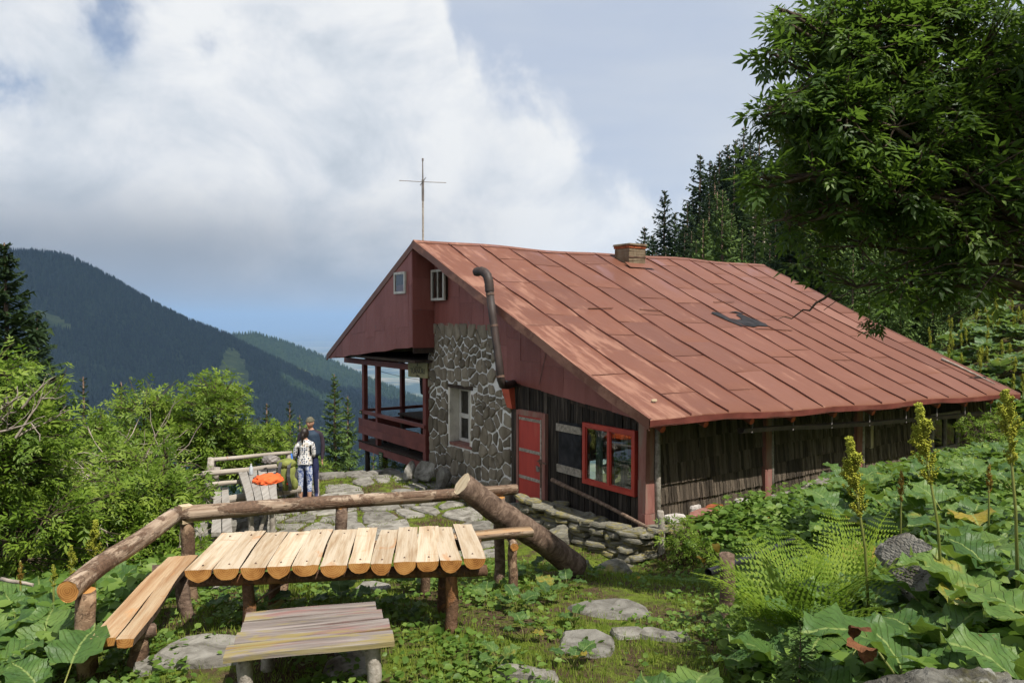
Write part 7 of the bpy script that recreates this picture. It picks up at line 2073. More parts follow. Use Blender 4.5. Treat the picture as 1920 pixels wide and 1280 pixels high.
mb = MB(); mb.tube([(0, 0, -0.4), (0.05, 0.0, 1.0), (-0.05, 0, 2.6), (0.0, 0.05, 4.2)], [0.20, 0.16, 0.12, 0.07], 12, 0, None, 0.05); mb.build('trunk', M['bark'], rt, True)
r_ = np.random.default_rng(9)          # long bare twigs reaching down over the roof
P = []
for (a_, b_, c_) in (((1760, 470), (1640, 520), (1548, 578)), ((1560, 548), (1500, 600), (1462, 596)), ((1740, 520), (1660, 570), (1640, 606)), ((1800, 440), (1700, 540), (1560, 560)), ((1880, 430), (1800, 500), (1690, 600)), ((1900, 470), (1840, 560), (1760, 610)), ((1919, 260), (1820, 300), (1720, 330)), ((1919, 430), (1800, 455), (1660, 470)), ((1900, 360), (1800, 390), (1640, 400)), ((1919, 500), (1800, 480), (1700, 520)), ((1919, 560), (1850, 500), (1780, 560)), ((1919, 330), (1750, 380), (1600, 440)), ((1919, 240), (1800, 230), (1650, 260))):
    A_, B_, C_ = (np.array(at(*p, 6.8 + r_.uniform(-.4, .3))) for p in (a_, b_, c_))
    tt = np.linspace(0, 1, 9)[:, None]
    P.append((1 - tt) ** 2 * A_ + 2 * tt * (1 - tt) * B_ + tt ** 2 * C_ + r_.normal(0, 0.014, (9, 3)))
P = np.array(P); v_, f_ = tubes_np(P, np.repeat(np.linspace(0.013, 0.003, 9)[None], len(P), 0), 5)
link('bare_twigs', mesh_np('bare_twigs', v_ - np.array(tb_), f_, [M['twig']], True), rt)
K = 26; pos = np.array([at(1650 + r_.uniform(-26, 20), 603 + r_.uniform(-9, 8), 6.8) for _ in range(K)])
v_, f_ = scatter(*CMP, pos, frames(np.stack([r_.normal(0, .6, K), r_.normal(0, .4, K), -np.ones(K) * 0.5], -1), np.tile([0.3, -0.5, 1.0], (K, 1))), np.full(K, 0.14))
link('hanging_leaves', mesh_np('hanging_leaves', v_ - np.array(tb_), f_, [M['elderdark']], False, None, np.repeat(r_.random(K) * 0.5, 20)), rt)

# --- bushes on the left
def lobes(*spec):
    return [((x, y, z), (a, b, c), w_) for x, y, z, a, b, c, w_ in spec]
q_ = at(340, 900, 16.5)
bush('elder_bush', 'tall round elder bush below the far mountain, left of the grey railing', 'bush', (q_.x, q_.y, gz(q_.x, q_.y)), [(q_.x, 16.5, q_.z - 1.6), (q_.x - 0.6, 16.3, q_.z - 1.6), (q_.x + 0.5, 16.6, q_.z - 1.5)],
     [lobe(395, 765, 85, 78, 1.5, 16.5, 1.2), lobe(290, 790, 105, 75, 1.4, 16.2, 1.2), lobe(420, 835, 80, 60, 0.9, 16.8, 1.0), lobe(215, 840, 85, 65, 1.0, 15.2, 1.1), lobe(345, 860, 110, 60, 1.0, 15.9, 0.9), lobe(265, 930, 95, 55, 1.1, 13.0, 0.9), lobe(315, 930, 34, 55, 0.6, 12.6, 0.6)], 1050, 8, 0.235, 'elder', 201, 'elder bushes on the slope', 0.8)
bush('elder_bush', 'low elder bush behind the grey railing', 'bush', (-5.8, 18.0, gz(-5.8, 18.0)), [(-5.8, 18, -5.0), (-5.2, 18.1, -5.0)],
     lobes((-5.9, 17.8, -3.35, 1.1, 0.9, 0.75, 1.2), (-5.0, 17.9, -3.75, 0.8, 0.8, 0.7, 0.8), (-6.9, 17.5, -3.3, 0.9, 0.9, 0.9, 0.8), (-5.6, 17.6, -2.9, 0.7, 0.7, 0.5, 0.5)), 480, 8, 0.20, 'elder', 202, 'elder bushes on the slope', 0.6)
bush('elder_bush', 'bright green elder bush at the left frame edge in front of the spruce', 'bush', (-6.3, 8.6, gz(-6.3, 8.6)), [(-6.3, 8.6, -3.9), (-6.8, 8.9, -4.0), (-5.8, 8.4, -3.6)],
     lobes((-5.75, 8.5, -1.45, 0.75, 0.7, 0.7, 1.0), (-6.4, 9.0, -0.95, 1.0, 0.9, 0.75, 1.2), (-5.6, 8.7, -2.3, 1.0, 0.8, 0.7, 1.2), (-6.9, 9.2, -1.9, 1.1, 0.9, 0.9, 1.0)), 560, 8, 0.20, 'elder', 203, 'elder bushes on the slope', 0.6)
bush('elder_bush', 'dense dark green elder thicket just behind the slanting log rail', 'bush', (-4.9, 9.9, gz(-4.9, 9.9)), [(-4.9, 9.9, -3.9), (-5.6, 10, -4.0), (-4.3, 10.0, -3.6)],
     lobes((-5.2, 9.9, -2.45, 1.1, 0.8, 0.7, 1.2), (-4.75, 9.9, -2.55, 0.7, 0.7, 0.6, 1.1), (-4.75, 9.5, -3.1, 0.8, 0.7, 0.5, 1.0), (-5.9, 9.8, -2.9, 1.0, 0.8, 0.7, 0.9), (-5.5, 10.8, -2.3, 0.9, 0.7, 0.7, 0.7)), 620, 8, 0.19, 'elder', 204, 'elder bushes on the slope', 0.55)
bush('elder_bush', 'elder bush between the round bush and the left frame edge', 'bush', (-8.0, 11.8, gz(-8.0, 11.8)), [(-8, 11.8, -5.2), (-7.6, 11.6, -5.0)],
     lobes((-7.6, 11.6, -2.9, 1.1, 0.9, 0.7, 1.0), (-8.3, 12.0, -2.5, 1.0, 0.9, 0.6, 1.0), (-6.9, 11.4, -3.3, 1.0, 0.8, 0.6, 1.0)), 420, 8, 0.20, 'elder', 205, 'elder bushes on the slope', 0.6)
bush('leafy_weed', 'leafy nettle-like weed beside the dry stone wall', 'plant', (2.55, 10.9, gz(2.55, 10.9)), [(2.5, 10.9, -3.7), (2.65, 10.8, -3.7)], lobes((2.5, 10.9, -3.2, 0.30, 0.3, 0.30, 1.0), (2.75, 10.8, -3.35, 0.3, 0.25, 0.2, 0.7)), 70, 7, 0.13, 'elder', 206, None, 0.3, 0.3, 0.012)
bush('leafy_weed', 'leafy weed at the far end of the shingled wall', 'plant', (10.6, 16.6, gz(10.6, 16.6)), [(10.6, 16.6, -3.0), (10.8, 16.5, -3.0)], lobes((10.4, 16.6, -2.5, 0.5, 0.4, 0.45, 1.0), (11.2, 16.9, -2.4, 0.5, 0.4, 0.5, 1.0)), 90, 7, 0.16, 'elder', 207, None, 0.4, 0.3, 0.012)
bush('leafy_weed', 'yellowish weeds growing under the veranda', 'plant', (-2.6, 19.6, gz(-2.6, 19.6)), [(-3.2, 19.5, -4.8), (-2.4, 19.7, -4.8)], lobes((-3.3, 19.6, -4.1, 0.5, 0.4, 0.45, 1.0), (-2.4, 19.9, -4.0, 0.7, 0.4, 0.4, 1.0), (-1.6, 19.7, -4.1, 0.5, 0.4, 0.4, 0.7)), 150, 7, 0.15, 'grass', 208, None, 0.4, 0.3, 0.012)
# --- bleached dead branches
def dead_branch(base_px, Y, dirs, n, L, seed, label):
    r = np.random.default_rng(seed); B = np.array(at(*base_px, Y)); P = []; Rr = []
    for k in range(n):
        a = dirs[r.integers(len(dirs))]; dv = np.array([a[0], r.normal(0, 0.35), a[1]]) + r.normal(0, 0.22, 3); dv /= np.linalg.norm(dv)
        l = L * r.uniform(0.5, 1.15); tt = np.linspace(0, 1, 8)[:, None]
        p = B + r.normal(0, 0.12, 3) + dv * l * tt + np.cumsum(r.normal(0, 0.035 * L, (8, 3)), 0) * tt
        P.append(p); Rr.append(np.linspace(0.016, 0.004, 8))
        for q in range(3):
            i = r.integers(2, 6); d2 = dv + r.normal(0, 0.5, 3); d2 /= np.linalg.norm(d2); l2 = l * r.uniform(0.2, 0.45)
            P.append(p[i] + d2 * l2 * tt + np.cumsum(r.normal(0, 0.02 * L, (8, 3)), 0) * tt); Rr.append(np.linspace(0.008, 0.003, 8))
    v_, f_ = tubes_np(np.array(P), np.array(Rr), 4)
    o = link('dead_branch', mesh_np('dead_branch', v_ - B, f_, [M['deadtwig']], True), None, B); tag(o, label, 'branch')
dead_branch((260, 930), 11.2, [(-0.9, 0.8), (-0.3, 1.0), (0.4, 0.9), (-1, 0.4)], 11, 1.4, 301, 'bleached dead twigs fanning out in front of the round elder bush')
dead_branch((215, 900), 11.0, [(0.9, 0.8), (0.6, 0.4), (-0.8, 0.6)], 5, 1.1, 302, 'dry grey twigs left of the round elder bush')
dead_branch((10, 800), 8.0, [(0.8, 0.9), (0.9, 0.5)], 8, 0.7, 303, 'pale dead twigs at the left frame edge')
dead_branch((250, 1060), 9.3, [(-0.9, 0.6), (0.9, 0.5), (-0.8, 0.2)], 7, 1.1, 304, 'dark crooked branch in the thicket behind the log rail')
o = log('fallen_branch', at(205, 1103, 8.0), at(262, 1078, 8.6), 0.05, 0.04, [M['greywood'], M['greywood']], None, 9, 5, 0.06); tag(o, 'pale fallen branch lying below the slanting log rail', 'branch')
o = log('fallen_branch', at(2, 1085, 6.9), at(62, 1096, 6.7), 0.02, 0.014, [M['deadtwig'], M['deadtwig']], None, 7, 5, 0.06); tag(o, 'white dead stick low at the left frame edge', 'branch')

# --- spruces
def spruce_mesh(seed, H, R_, whorls, per, twigs, taper=0.85, bare=0.06, droop=0.35, gap=0.0, needle='needle'):
    """crown of drooping branch sprays and a trunk, base at the origin"""
    r = np.random.default_rng(seed)
    V = []; F = []; RN = []
    hs = H * (bare + (1 - bare) * np.linspace(0, 0.985, whorls) ** 0.92)
    pos = []; dr = []; ln = []
    for i, h in enumerate(hs):
        k = h / H
        n = max(3, int(per * (1 - 0.45 * k) + r.uniform(-1, 1)))
        a0 = r.uniform(0, 6.28)
        for b in range(n):
            if r.random() < gap: continue
            a = a0 + 2 * math.pi * b / n + r.normal(0, 0.25)
            l = R_ * (1 - k) ** taper * r.uniform(0.62, 1.12) + 0.02 * H * (1 - k) + 0.006 * H
            pitch = 0.45 * k ** 2 - droop * (1 - k) + r.normal(0, 0.08)
            pos.append((0, 0, h + r.uniform(-0.3, 0.3) * H / whorls)); dr.append((math.cos(a), math.sin(a), pitch)); ln.append(l)
    pos = np.array(pos); dr = np.array(dr); dr /= np.linalg.norm(dr, axis=1, keepdims=True); ln = np.array(ln)
    nb = len(pos)
    # branch spray: quads left and right of a spine that curves up at its tip
    tv = []; tf = []
    for q in range(twigs):
        s = (q + 0.6) / twigs
        for sg in (-1, 1):
            w0 = 0.46 * (1 - s) ** 0.7 + 0.06
            b0 = len(tv)
            z = -0.10 * s + 0.22 * s * s
            wd = 0.62 / twigs
            tv += [(0, s - wd * 0.5, z), (sg * w0 * 0.55, s + w0 * 0.22 - wd * 0.35, z - 0.05), (sg * w0, s + w0 * 0.50, z - 0.13), (0, s + wd * 0.5, z + 0.01)]
            tf.append((b0, b0 + 1, b0 + 2, b0 + 3) if sg > 0 else (b0, b0 + 3, b0 + 2, b0 + 1))
    b0 = len(tv); tv += [(-0.03, 0, 0), (0.03, 0, 0), (0.02, 1.08, 0.12), (-0.02, 1.08, 0.12)]; tf.append((b0, b0 + 1, b0 + 2, b0 + 3))
    tv = np.array(tv); tf = np.array(tf)
    up = np.tile([0, 0, 1.0], (nb, 1)) + r.normal(0, 0.22, (nb, 3))
    v_, f_ = scatter(tv, tf, pos, frames(dr, up), ln)
    v_ = v_ + r.normal(0, 0.012 * R_, v_.shape)
    hk = pos[:, 2] / H
    rn = np.clip(np.repeat(r.random(nb) * 0.6, len(tf)) + r.normal(0, 0.12, nb * len(tf)) + 0.2, 0, 1)
    crown = mesh_np('crown', v_, f_, [M[needle]], False, None, rn)
    mb = MB(); mb.tube([(0, 0, -H * 0.03), (0.01 * H * r.normal(0, 0.3), 0, H * 0.5), (0, 0, H * 1.0)], [0.016 * H, 0.010 * H, 0.0015 * H], 7)
    # leader shoot
    trunk = mb.mesh('trunk', [M['bark']], True)
    return crown, trunk
def spruce(cr, tr_, loc, s, label, group=None, rz_=0.0, name='spruce_tree'):
    o = empty(name, loc, rz_, label, 'tree', group)
    o.scale = (s[0], s[0], s[1])
    link('crown', cr, o); link('trunk', tr_, o)
    return o
rs = random.Random(55)
# near ones on the left and behind the terrace
for (px_, py_, Y, rad, seed, needle, lab) in ((8, 455, 19.0, 2.9, 11, 'needle', 'tall dark spruce cut by the left frame edge'), (70, 585, 21.0, 2.3, 12, 'needle', 'dark spruce just right of the tallest one on the left'), (627, 701, 28.0, 1.55, 13, 'needlelit', 'slender spruce standing alone between the hikers and the veranda'), (652, 742, 29.5, 1.5, 14, 'needlelit', 'smaller spruce half behind the slender one next to the veranda'), (543, 752, 34, 1.5, 15, 'needle', 'spruce top rising behind the hikers'), (562, 778, 33, 1.4, 16, 'needlelit', 'small spruce right behind the man\'s head'), (500, 756, 37, 1.7, 17, 'needle', 'spruce top left of the hikers'), (156, 706, 30, 1.5, 18, 'needle', 'spruce tip above the bushes beside the left spruces'), (227, 716, 36, 1.7, 19, 'needle', 'pointed spruce tip left of the round elder bush'), (120, 740, 27, 1.5, 20, 'needle', 'short spruce tip between the left spruces and the bushes'), (290, 735, 42, 1.6, 21, 'needle', 'distant spruce tip just left of the round bush'), (700, 845, 26, 1.0, 22, 'needlelit', 'young spruce under the veranda')):
    top = at(px_, py_, Y); zg = gz(top.x, top.y); H = max(top.z - zg, 2.5)
    near = Y < 30
    cr, tr_ = spruce_mesh(seed, H, rad, int(H * (4.6 if near else 3.4)), 10, 7 if near else 5, 0.8, 0.03, 0.30, 0.06, needle)
    spruce(cr, tr_, (top.x, top.y, top.z - H), (1, 1), lab, None, 0)
# the forest on the slope behind the cabin
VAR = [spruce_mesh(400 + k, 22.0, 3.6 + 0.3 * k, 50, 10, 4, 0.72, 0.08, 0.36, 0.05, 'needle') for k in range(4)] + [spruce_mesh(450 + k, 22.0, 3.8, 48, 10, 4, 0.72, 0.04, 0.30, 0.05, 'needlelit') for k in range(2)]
GRP = 'spruces of the forest behind the cabin'
SIL = np.array([(1190, 445), (1215, 430), (1245, 372), (1270, 400), (1300, 355), (1320, 315), (1350, 300), (1400, 265), (1440, 240), (1500, 195), (1600, 130), (1750, 60), (1920, 0)])
named = [(1208, 425, 92), (1224, 441, 88), (1246, 357, 84), (1266, 398, 90), (1284, 420, 70), (1300, 372, 82), (1313, 290, 80), (1331, 303, 84), (1349, 284, 82), (1364, 272, 86), (1380, 262, 80), (1395, 238, 78), (1407, 252, 84), (1424, 246, 88), (1290, 470, 60), (1345, 360, 66), (1372, 400, 58), (1392, 430, 52)]
placed = []
for k, (px_, py_, Y) in enumerate(named):
    top = at(px_, py_, Y); zg = gz(top.x, top.y); H = max(top.z - zg, 9)
    cr, tr_ = VAR[rs.randrange(4)] if k < 14 else VAR[4 + k % 2]
    lab = {2: 'tall single spruce standing free right of the chimney', 0: 'small distant spruce directly right of the chimney'}.get(k, 'dark spruce in the forest on the slope behind the cabin')
    spruce(cr, tr_, (top.x, top.y, top.z - H), (H / 22 * rs.uniform(0.85, 1.1), H / 22), lab, GRP, rs.uniform(0, 6)); placed.append((top.x, top.y))
for k in range(46):
    px_ = rs.uniform(1285, 1470); Y = rs.uniform(62, 96); py_ = np.interp(px_, SIL[:, 0], SIL[:, 1]) + rs.uniform(4, 110)
    top = at(px_, py_, Y); zg = gz(top.x, top.y); H = max(top.z - zg, 10)
    if any((top.x - a) ** 2 + (top.y - b) ** 2 < 2.2 for a, b in placed): continue
    cr, tr_ = VAR[rs.randrange(4)]
    spruce(cr, tr_, (top.x, top.y, top.z - H), (H / 22 * rs.uniform(0.9, 1.15), H / 22), 'dark spruce in the forest on the slope behind the cabin', GRP, rs.uniform(0, 6)); placed.append((top.x, top.y))
n_ = 0; tries = 0
while n_ < 200 and tries < 20000:
    tries += 1
    Y = rs.uniform(38, 125); X = rs.uniform(0.18, 0.80) * Y
    H = rs.uniform(13, 24) * (0.75 if Y < 50 else 1)
    zg = gz(X, Y); pt_ = (960 + FPX * X / Y, 600 - FPX * (zg + H) / Y)
    if pt_[0] > 1990 or pt_[1] < np.interp(pt_[0], SIL[:, 0], SIL[:, 1]) + 4: continue
    if 600 - FPX * zg / Y < 240 or pt_[1] > 600: continue
    if any((X - a) ** 2 + (Y - b) ** 2 < 3.2 for a, b in placed): continue
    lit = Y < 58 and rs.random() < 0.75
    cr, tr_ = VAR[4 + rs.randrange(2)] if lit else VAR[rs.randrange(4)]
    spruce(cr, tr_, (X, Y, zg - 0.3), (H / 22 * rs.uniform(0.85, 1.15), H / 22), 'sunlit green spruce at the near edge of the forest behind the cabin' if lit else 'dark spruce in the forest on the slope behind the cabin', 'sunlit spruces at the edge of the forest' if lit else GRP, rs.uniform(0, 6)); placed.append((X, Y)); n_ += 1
# smaller lit spruces right behind the roof
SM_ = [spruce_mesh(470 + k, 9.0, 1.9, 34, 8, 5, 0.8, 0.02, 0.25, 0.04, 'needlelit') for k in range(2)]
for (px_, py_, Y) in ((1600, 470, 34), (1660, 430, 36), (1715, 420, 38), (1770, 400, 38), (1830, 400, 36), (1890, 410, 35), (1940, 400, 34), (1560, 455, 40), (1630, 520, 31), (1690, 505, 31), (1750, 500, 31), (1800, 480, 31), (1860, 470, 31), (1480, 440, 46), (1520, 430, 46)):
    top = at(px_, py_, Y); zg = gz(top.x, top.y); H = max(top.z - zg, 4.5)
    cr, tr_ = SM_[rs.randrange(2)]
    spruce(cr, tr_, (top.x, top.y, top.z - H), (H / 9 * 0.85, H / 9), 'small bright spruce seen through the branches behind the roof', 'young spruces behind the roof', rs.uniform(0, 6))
# two dead spruces with bare trunks
for (px_, py_, Y, seed, lab) in ((1432, 385, 56, 5, 'bare dead spruce trunk behind the ridge of the roof'), (1412, 400, 58, 6, 'thinner bare dead spruce left of the other dead trunk')):
    top = at(px_, py_, Y); zg = gz(top.x, top.y); H = max(top.z - zg, 8); r = np.random.default_rng(seed)
    o = empty('dead_spruce', (top.x, top.y, top.z - H), 0, lab, 'tree')
    mb = MB(); mb.tube([(0, 0, 0), (0.1, 0, H * 0.5), (0, 0, H)], [0.22, 0.14, 0.03], 7); mb.build('trunk', M['deadtwig'], o, True)
    P = []
    for k in range(150):
        h = H * r.uniform(0.25, 0.97); a = r.uniform(0, 6.28); l = 1.5 * (1 - h / H) ** 0.6 * r.uniform(0.4, 1.1); tt = np.linspace(0, 1, 4)[:, None]
        P.append(np.array([0, 0, h]) + np.array([math.cos(a), math.sin(a), -0.35]) * l * tt)
    v_, f_ = tubes_np(np.array(P), np.repeat(np.linspace(0.03, 0.012, 4)[None], 150, 0), 3)
    link('bare_branches', mesh_np('bare_branches', v_, f_, [M['deadtwig']]), o)
# sapling among the docks
cr, tr_ = spruce_mesh(480, 0.75, 0.34, 14, 8, 6, 0.8, 0.02, 0.1, 0.0, 'needlelit')
p = at(1500, 1290, 3.9); p.z = gz(p.x, p.y); spruce(cr, tr_, p, (1, 1), 'tiny spruce sapling among dock leaves in the lower right', None)

# --- broad-leaved docks: each leaf its own part
def dock_leaf(seed, lean, pet, L, W, bend, mat, holes=True):
    r = random.Random(seed); nx, ny = 8, 13
    vs = []; fs = []; ms = []
    d0 = Vector((0, math.sin(lean), math.cos(lean)))
    base = d0 * pet + Vector((0, 0.02, 0))
    ph = r.uniform(0, 6)
    cur = base.copy(); pitch = math.pi / 2 - lean - 0.25
    spine = [cur.copy()]; nrm = []
    for j in range(ny):
        s = j / (ny - 1); a = pitch - bend * s
        dv = Vector((0, math.cos(a), math.sin(a))); nrm.append(Vector((0, -math.sin(a), math.cos(a))))
        cur = cur + dv * (L / ny); spine.append(cur.copy())
    for j in range(ny + 1):
        s = j / ny
        w_ = W * (math.sin(math.pi * min(1, 0.16 + s * 0.86)) ** 0.62) * (1.0 if s < 0.92 else 0.55 if s < 0.99 else 0.04)
        n_ = nrm[min(j, ny - 1)]
        for i in range(nx + 1):
            u = i / nx * 2 - 1
            y_sh = -0.10 * L * (abs(u) ** 1.5) * (1 if s < 0.25 else 0.3) 
            ruf = 0.13 * W * math.sin(s * 17 + u * 2 + ph) * abs(u) ** 1.4 + 0.07 * W * math.sin(s * 33 + ph * 2 + u * 4) * abs(u) + 0.03 * W * math.sin(s * 23 + u * 9 + ph)
            cup = 0.16 * W * abs(u) ** 1.2
            edge = 1 + 0.09 * math.sin(s * 29 + ph + u * 3) * (abs(u) > 0.9)
            p = spine[j] + Vector((u * w_ * edge, y_sh * 0.7, 0)) + n_ * (cup + ruf)
            vs.append(p)
    for j in range(ny):
        for i in range(nx):
            b = j * (nx + 1) + i; fs.append((b, b + 1, b + nx + 2, b + nx + 1)); ms.append(0)
    mb = MB(); mb.add(vs, fs, ms)
    mb.tube([Vector((0, 0, -0.02)), d0 * pet * 0.5 + Vector((0, -0.02, 0)), base + Vector((0, 0, -0.004))], [0.009, 0.007, 0.005], 6, 1)
    return mb.mesh('leaf', [mat, M['stem']], True)
LEAVES = []
rs = random.Random(66)
for k in range(9):
    lean = [0.35, 0.5, 0.65, 0.8, 0.95, 0.45, 0.7, 1.05, 0.25][k]
    LEAVES.append(dock_leaf(k, lean, rs.uniform(0.24, 0.40), rs.uniform(0.32, 0.42), rs.uniform(0.165, 0.215), rs.uniform(0.7, 1.5), M['rumex']))
PALE = [dock_leaf(40 + k, 0.4 + 0.12 * k, 0.30, 0.40, 0.21, 1.2, M['rumexpale']) for k in range(4)]
def seed_head(seed, L, w_, n, mat):
    """loose panicle: short side branches hung with small seeds"""
    r = np.random.default_rng(seed); nb = 44
    hb = np.sort(r.random(nb)) ** 0.9 * 0.97; ab = r.uniform(0, 6.28, nb); lb = w_ * 1.9 * (np.minimum(1, 0.35 + hb * 3) * (1.02 - hb) ** 0.65) * r.uniform(0.6, 1.2, nb)
    k = r.integers(0, nb, n); u = r.random(n) ** 0.8
    rad_ = lb[k] * u * 0.60
    pos = np.stack([rad_ * np.cos(ab[k]), rad_ * np.sin(ab[k]), hb[k] * L * 0.9 + lb[k] * u * 0.9], -1) + r.normal(0, 0.006, (n, 3))
    tv = np.array([(-0.5, 0, 0), (0.5, 0, 0), (0, 1.0, 0.25), (0, 0.4, -0.5)]); tf = np.array([(0, 1, 2), (0, 3, 1), (1, 3, 2), (0, 2, 3)])
    v_, f_ = scatter(tv, tf, pos, frames(r.normal(size=(n, 3)), r.normal(size=(n, 3))), 0.0105 * r.uniform(0.6, 1.6, n))
    return mesh_np('seed_head', v_, f_, [mat], False, None, np.repeat(np.clip(r.random(n) * 0.75 + 0.35 * (hb[k] - 0.3), 0, 1), 4))
HEADS = [seed_head(k, 0.55, 0.072, 3200, M['seed']) for k in range(3)][:2] + [seed_head(7, 0.5, 0.05, 1600, M['seedbrown'])]
def dock(x, y, s, n, label, group=None, stalk=None, lv=None, tilt=0.0, yaw=None, zoff=0.0):
    o = empty('dock_plant', (x, y, gz(x, y) + zoff), 0, label, 'plant', group)
    a0 = rs.uniform(0, 6.28)
    for k in range(n):
        me = rs.choice(lv or LEAVES)
        a = a0 + 2.4 * k + rs.uniform(-0.3, 0.3)
        if yaw is not None: a = yaw + rs.uniform(-1.0, 1.0)
        f = s * rs.uniform(0.72, 1.12)
        link('leaf', me, o, (0, 0, 0), (rs.uniform(-0.15, 0.15), rs.uniform(-0.15, 0.15), a), (f, f, f * rs.uniform(0.9, 1.1)))
    if stalk:
        h, hl, tx, ty, hm = stalk
        mb = MB(); mb.tube([(0, 0, 0), (tx * 0.3, ty * 0.3, h * 0.5), (tx, ty, h)], [0.012, 0.009, 0.006], 7); mb.build('stalk', M['stem'], o, True)
        f = hl / 0.55
        dn = Vector((0.7 * tx, 0.7 * ty, 0.5 * h)).normalized(); en = Vector((tx, ty, h)) - dn * hl * 0.86
        link('seed_head', HEADS[0 if hm == 2 and group else hm], o, en, (Vector((0, 0, 1)).rotation_difference(dn) @ Quaternion((0, 0, 1), rs.uniform(0, 6))).to_euler(), (f * 1.05, f * 1.05, f))
    return o
# flowering ones that stand out
def stalk_at(px_, py_top, py_low, Y, label, hm=0, n=4, s=0.9, lean_px=0):
    top = at(px_ + lean_px * 0, py_top, Y); lo = at(px_, py_low, Y); g = gz(lo.x + lean_px / FPX * Y, lo.y)
    bx = lo.x + lean_px / FPX * Y
    return dock(bx, lo.y, s, n, label, None, (top.z - g, (top.z - lo.z) * 1.05, top.x - bx, 0.0, hm))
stalk_at(1592, 828, 985, 5.0, 'dock plant with tall yellow-green seed head left of the other tall ones', 0, 5, 1.0, 45)
stalk_at(1722, 765, 925, 4.8, 'dock plant with tall seed head in front of the far wall window', 0, 5, 0.9, 55)
stalk_at(1886, 738, 885, 4.6, 'dock plant with the rightmost tall seed head', 0, 4, 0.9, 30)
stalk_at(178, 980, 1075, 7.0, 'dock plant with upright seed head behind the slanting log rail', 0, 3, 0.7)
stalk_at(134, 1025, 1085, 7.2, 'dock plant with short seed head left of the upright one behind the rail', 0, 3, 0.7)
stalk_at(38, 1050, 1100, 6.6, 'dock plant with brownish seed head near the left frame edge', 2, 3, 0.7)
stalk_at(100, 1060, 1105, 6.4, 'dock plant with seed head between the left edge and the rail', 0, 3, 0.7)
stalk_at(1690, 880, 945, 7.6, 'dock plant with small brown seed head behind the mossy boulder', 2, 4, 0.7)
stalk_at(1855, 868, 930, 7.2, 'dock plant with small brown seed head low on the right bank', 2, 4, 0.8)
# big leaves in the lower right corner, near the camera
FG = 'large dock plants in the lower right foreground'
for (x, y, s, n) in ((0.62, 3.72, 0.72, 8), (0.92, 3.95, 0.72, 8), (0.35, 3.55, 0.65, 7), (1.25, 3.9, 0.7, 7), (1.05, 3.45, 0.7, 7), (1.95, 4.75, 0.82, 8), (2.25, 5.05, 0.82, 8), (1.7, 4.6, 0.75, 7), (2.6, 5.6, 0.82, 8), (2.05, 3.75, 0.8, 8), (2.4, 4.1, 0.85, 8), (2.75, 3.5, 0.85, 8), (2.85, 4.5, 0.85, 8), (3.2, 5.0, 0.82, 8), (1.75, 3.55, 0.65, 6), (3.2, 4.2, 0.82, 7), (2.3, 3.15, 0.7, 6), (1.5, 3.1, 0.6, 7), (1.22, 2.85, 0.5, 7), (1.60, 2.62, 0.45, 6), (1.95, 2.6, 0.5, 6)):
    dock(x, y, s * 1.16, n, 'large dock plant with broad wavy leaves in the lower right foreground', FG)
RB = 'dock plants on the bank right of the cabin'
for k in range(34):
    y = rs.uniform(5.8, 13.5); x = rs.uniform(0.42, 0.70) * y
    if x < 3.0: continue
    lp = Hinv @ Vector((x, y, 0))
    if lp.y > -0.6: continue
    dock(x, y, rs.uniform(0.75, 1.1), 6, 'dock plant with broad leaves on the shady bank right of the cabin', RB)
LB = 'dock plants in the lower left corner'
for (x, y, s, n) in ((-3.35, 4.35, 0.85, 6), (-2.95, 4.75, 0.8, 6), (-3.65, 4.9, 0.9, 6), (-3.5, 5.5, 0.85, 6), (-3.95, 5.6, 0.9, 6), (-3.15, 4.1, 0.8, 6), (-4.2, 6.3, 0.9, 6), (-3.75, 6.3, 0.8, 6), (-4.5, 7.0, 0.9, 6), (-3.9, 7.2, 0.85, 6), (-4.1, 8.0, 0.85, 6), (-3.4, 7.9, 0.75, 5), (-2.75, 4.3, 0.6, 5)):
    dock(x, y, s, n, 'dock plant with large dark leaves in the lower left corner', LB)
UT = 'small dock plants round the tables'
for (x, y, s, n) in ((0.05, 6.9, 0.42, 5), (0.35, 7.4, 0.45, 5), (-0.25, 7.3, 0.42, 5), (0.1, 6.1, 0.4, 4), (0.55, 6.5, 0.35, 4), (-2.2, 6.6, 0.5, 5), (-1.6, 6.9, 0.5, 5), (-1.0, 6.8, 0.45, 5), (-0.6, 7.9, 0.5, 5), (0.25, 8.5, 0.45, 5), (0.6, 8.0, 0.4, 4), (-2.6, 7.0, 0.5, 5), (-0.1, 5.4, 0.35, 4), (0.45, 5.5, 0.33, 4), (-1.1, 7.7, 0.5, 5), (0.15, 4.8, 0.35, 4), (0.9, 8.6, 0.35, 4)):
    dock(x, y, s, n, 'small dock plant growing round the legs of the log table', UT)
BK = 'flattened dock plants along the shingled wall'
for k in range(46):
    a = rs.uniform(0.5, 9.0); t_ = -rs.uniform(0.75, 2.6) ; q = HM @ Vector((a, t_, 0))
    dock(q.x, q.y, rs.uniform(0.30, 0.46), 5, 'low dock plant on the sunny bank in front of the shingled wall', BK, None, LEAVES + PALE)
PB = 'pale dock plants on the slope behind the cabin'
for k in range(80):
    y = rs.uniform(19.5, 30); x = y * rs.uniform(0.545, 0.72)
    q = Hinv @ Vector((x, y, 0))
    if q.x < 12.6: continue
    st = (rs.uniform(0.85, 1.25), 0.5, rs.uniform(-.1, .1), 0.0, 2) if rs.random() < 0.75 else None
    dock(x, y, rs.uniform(0.95, 1.3), 6, 'pale dock plant in the patch on the slope behind the cabin', PB, st, PALE, 0, None, 0.1)
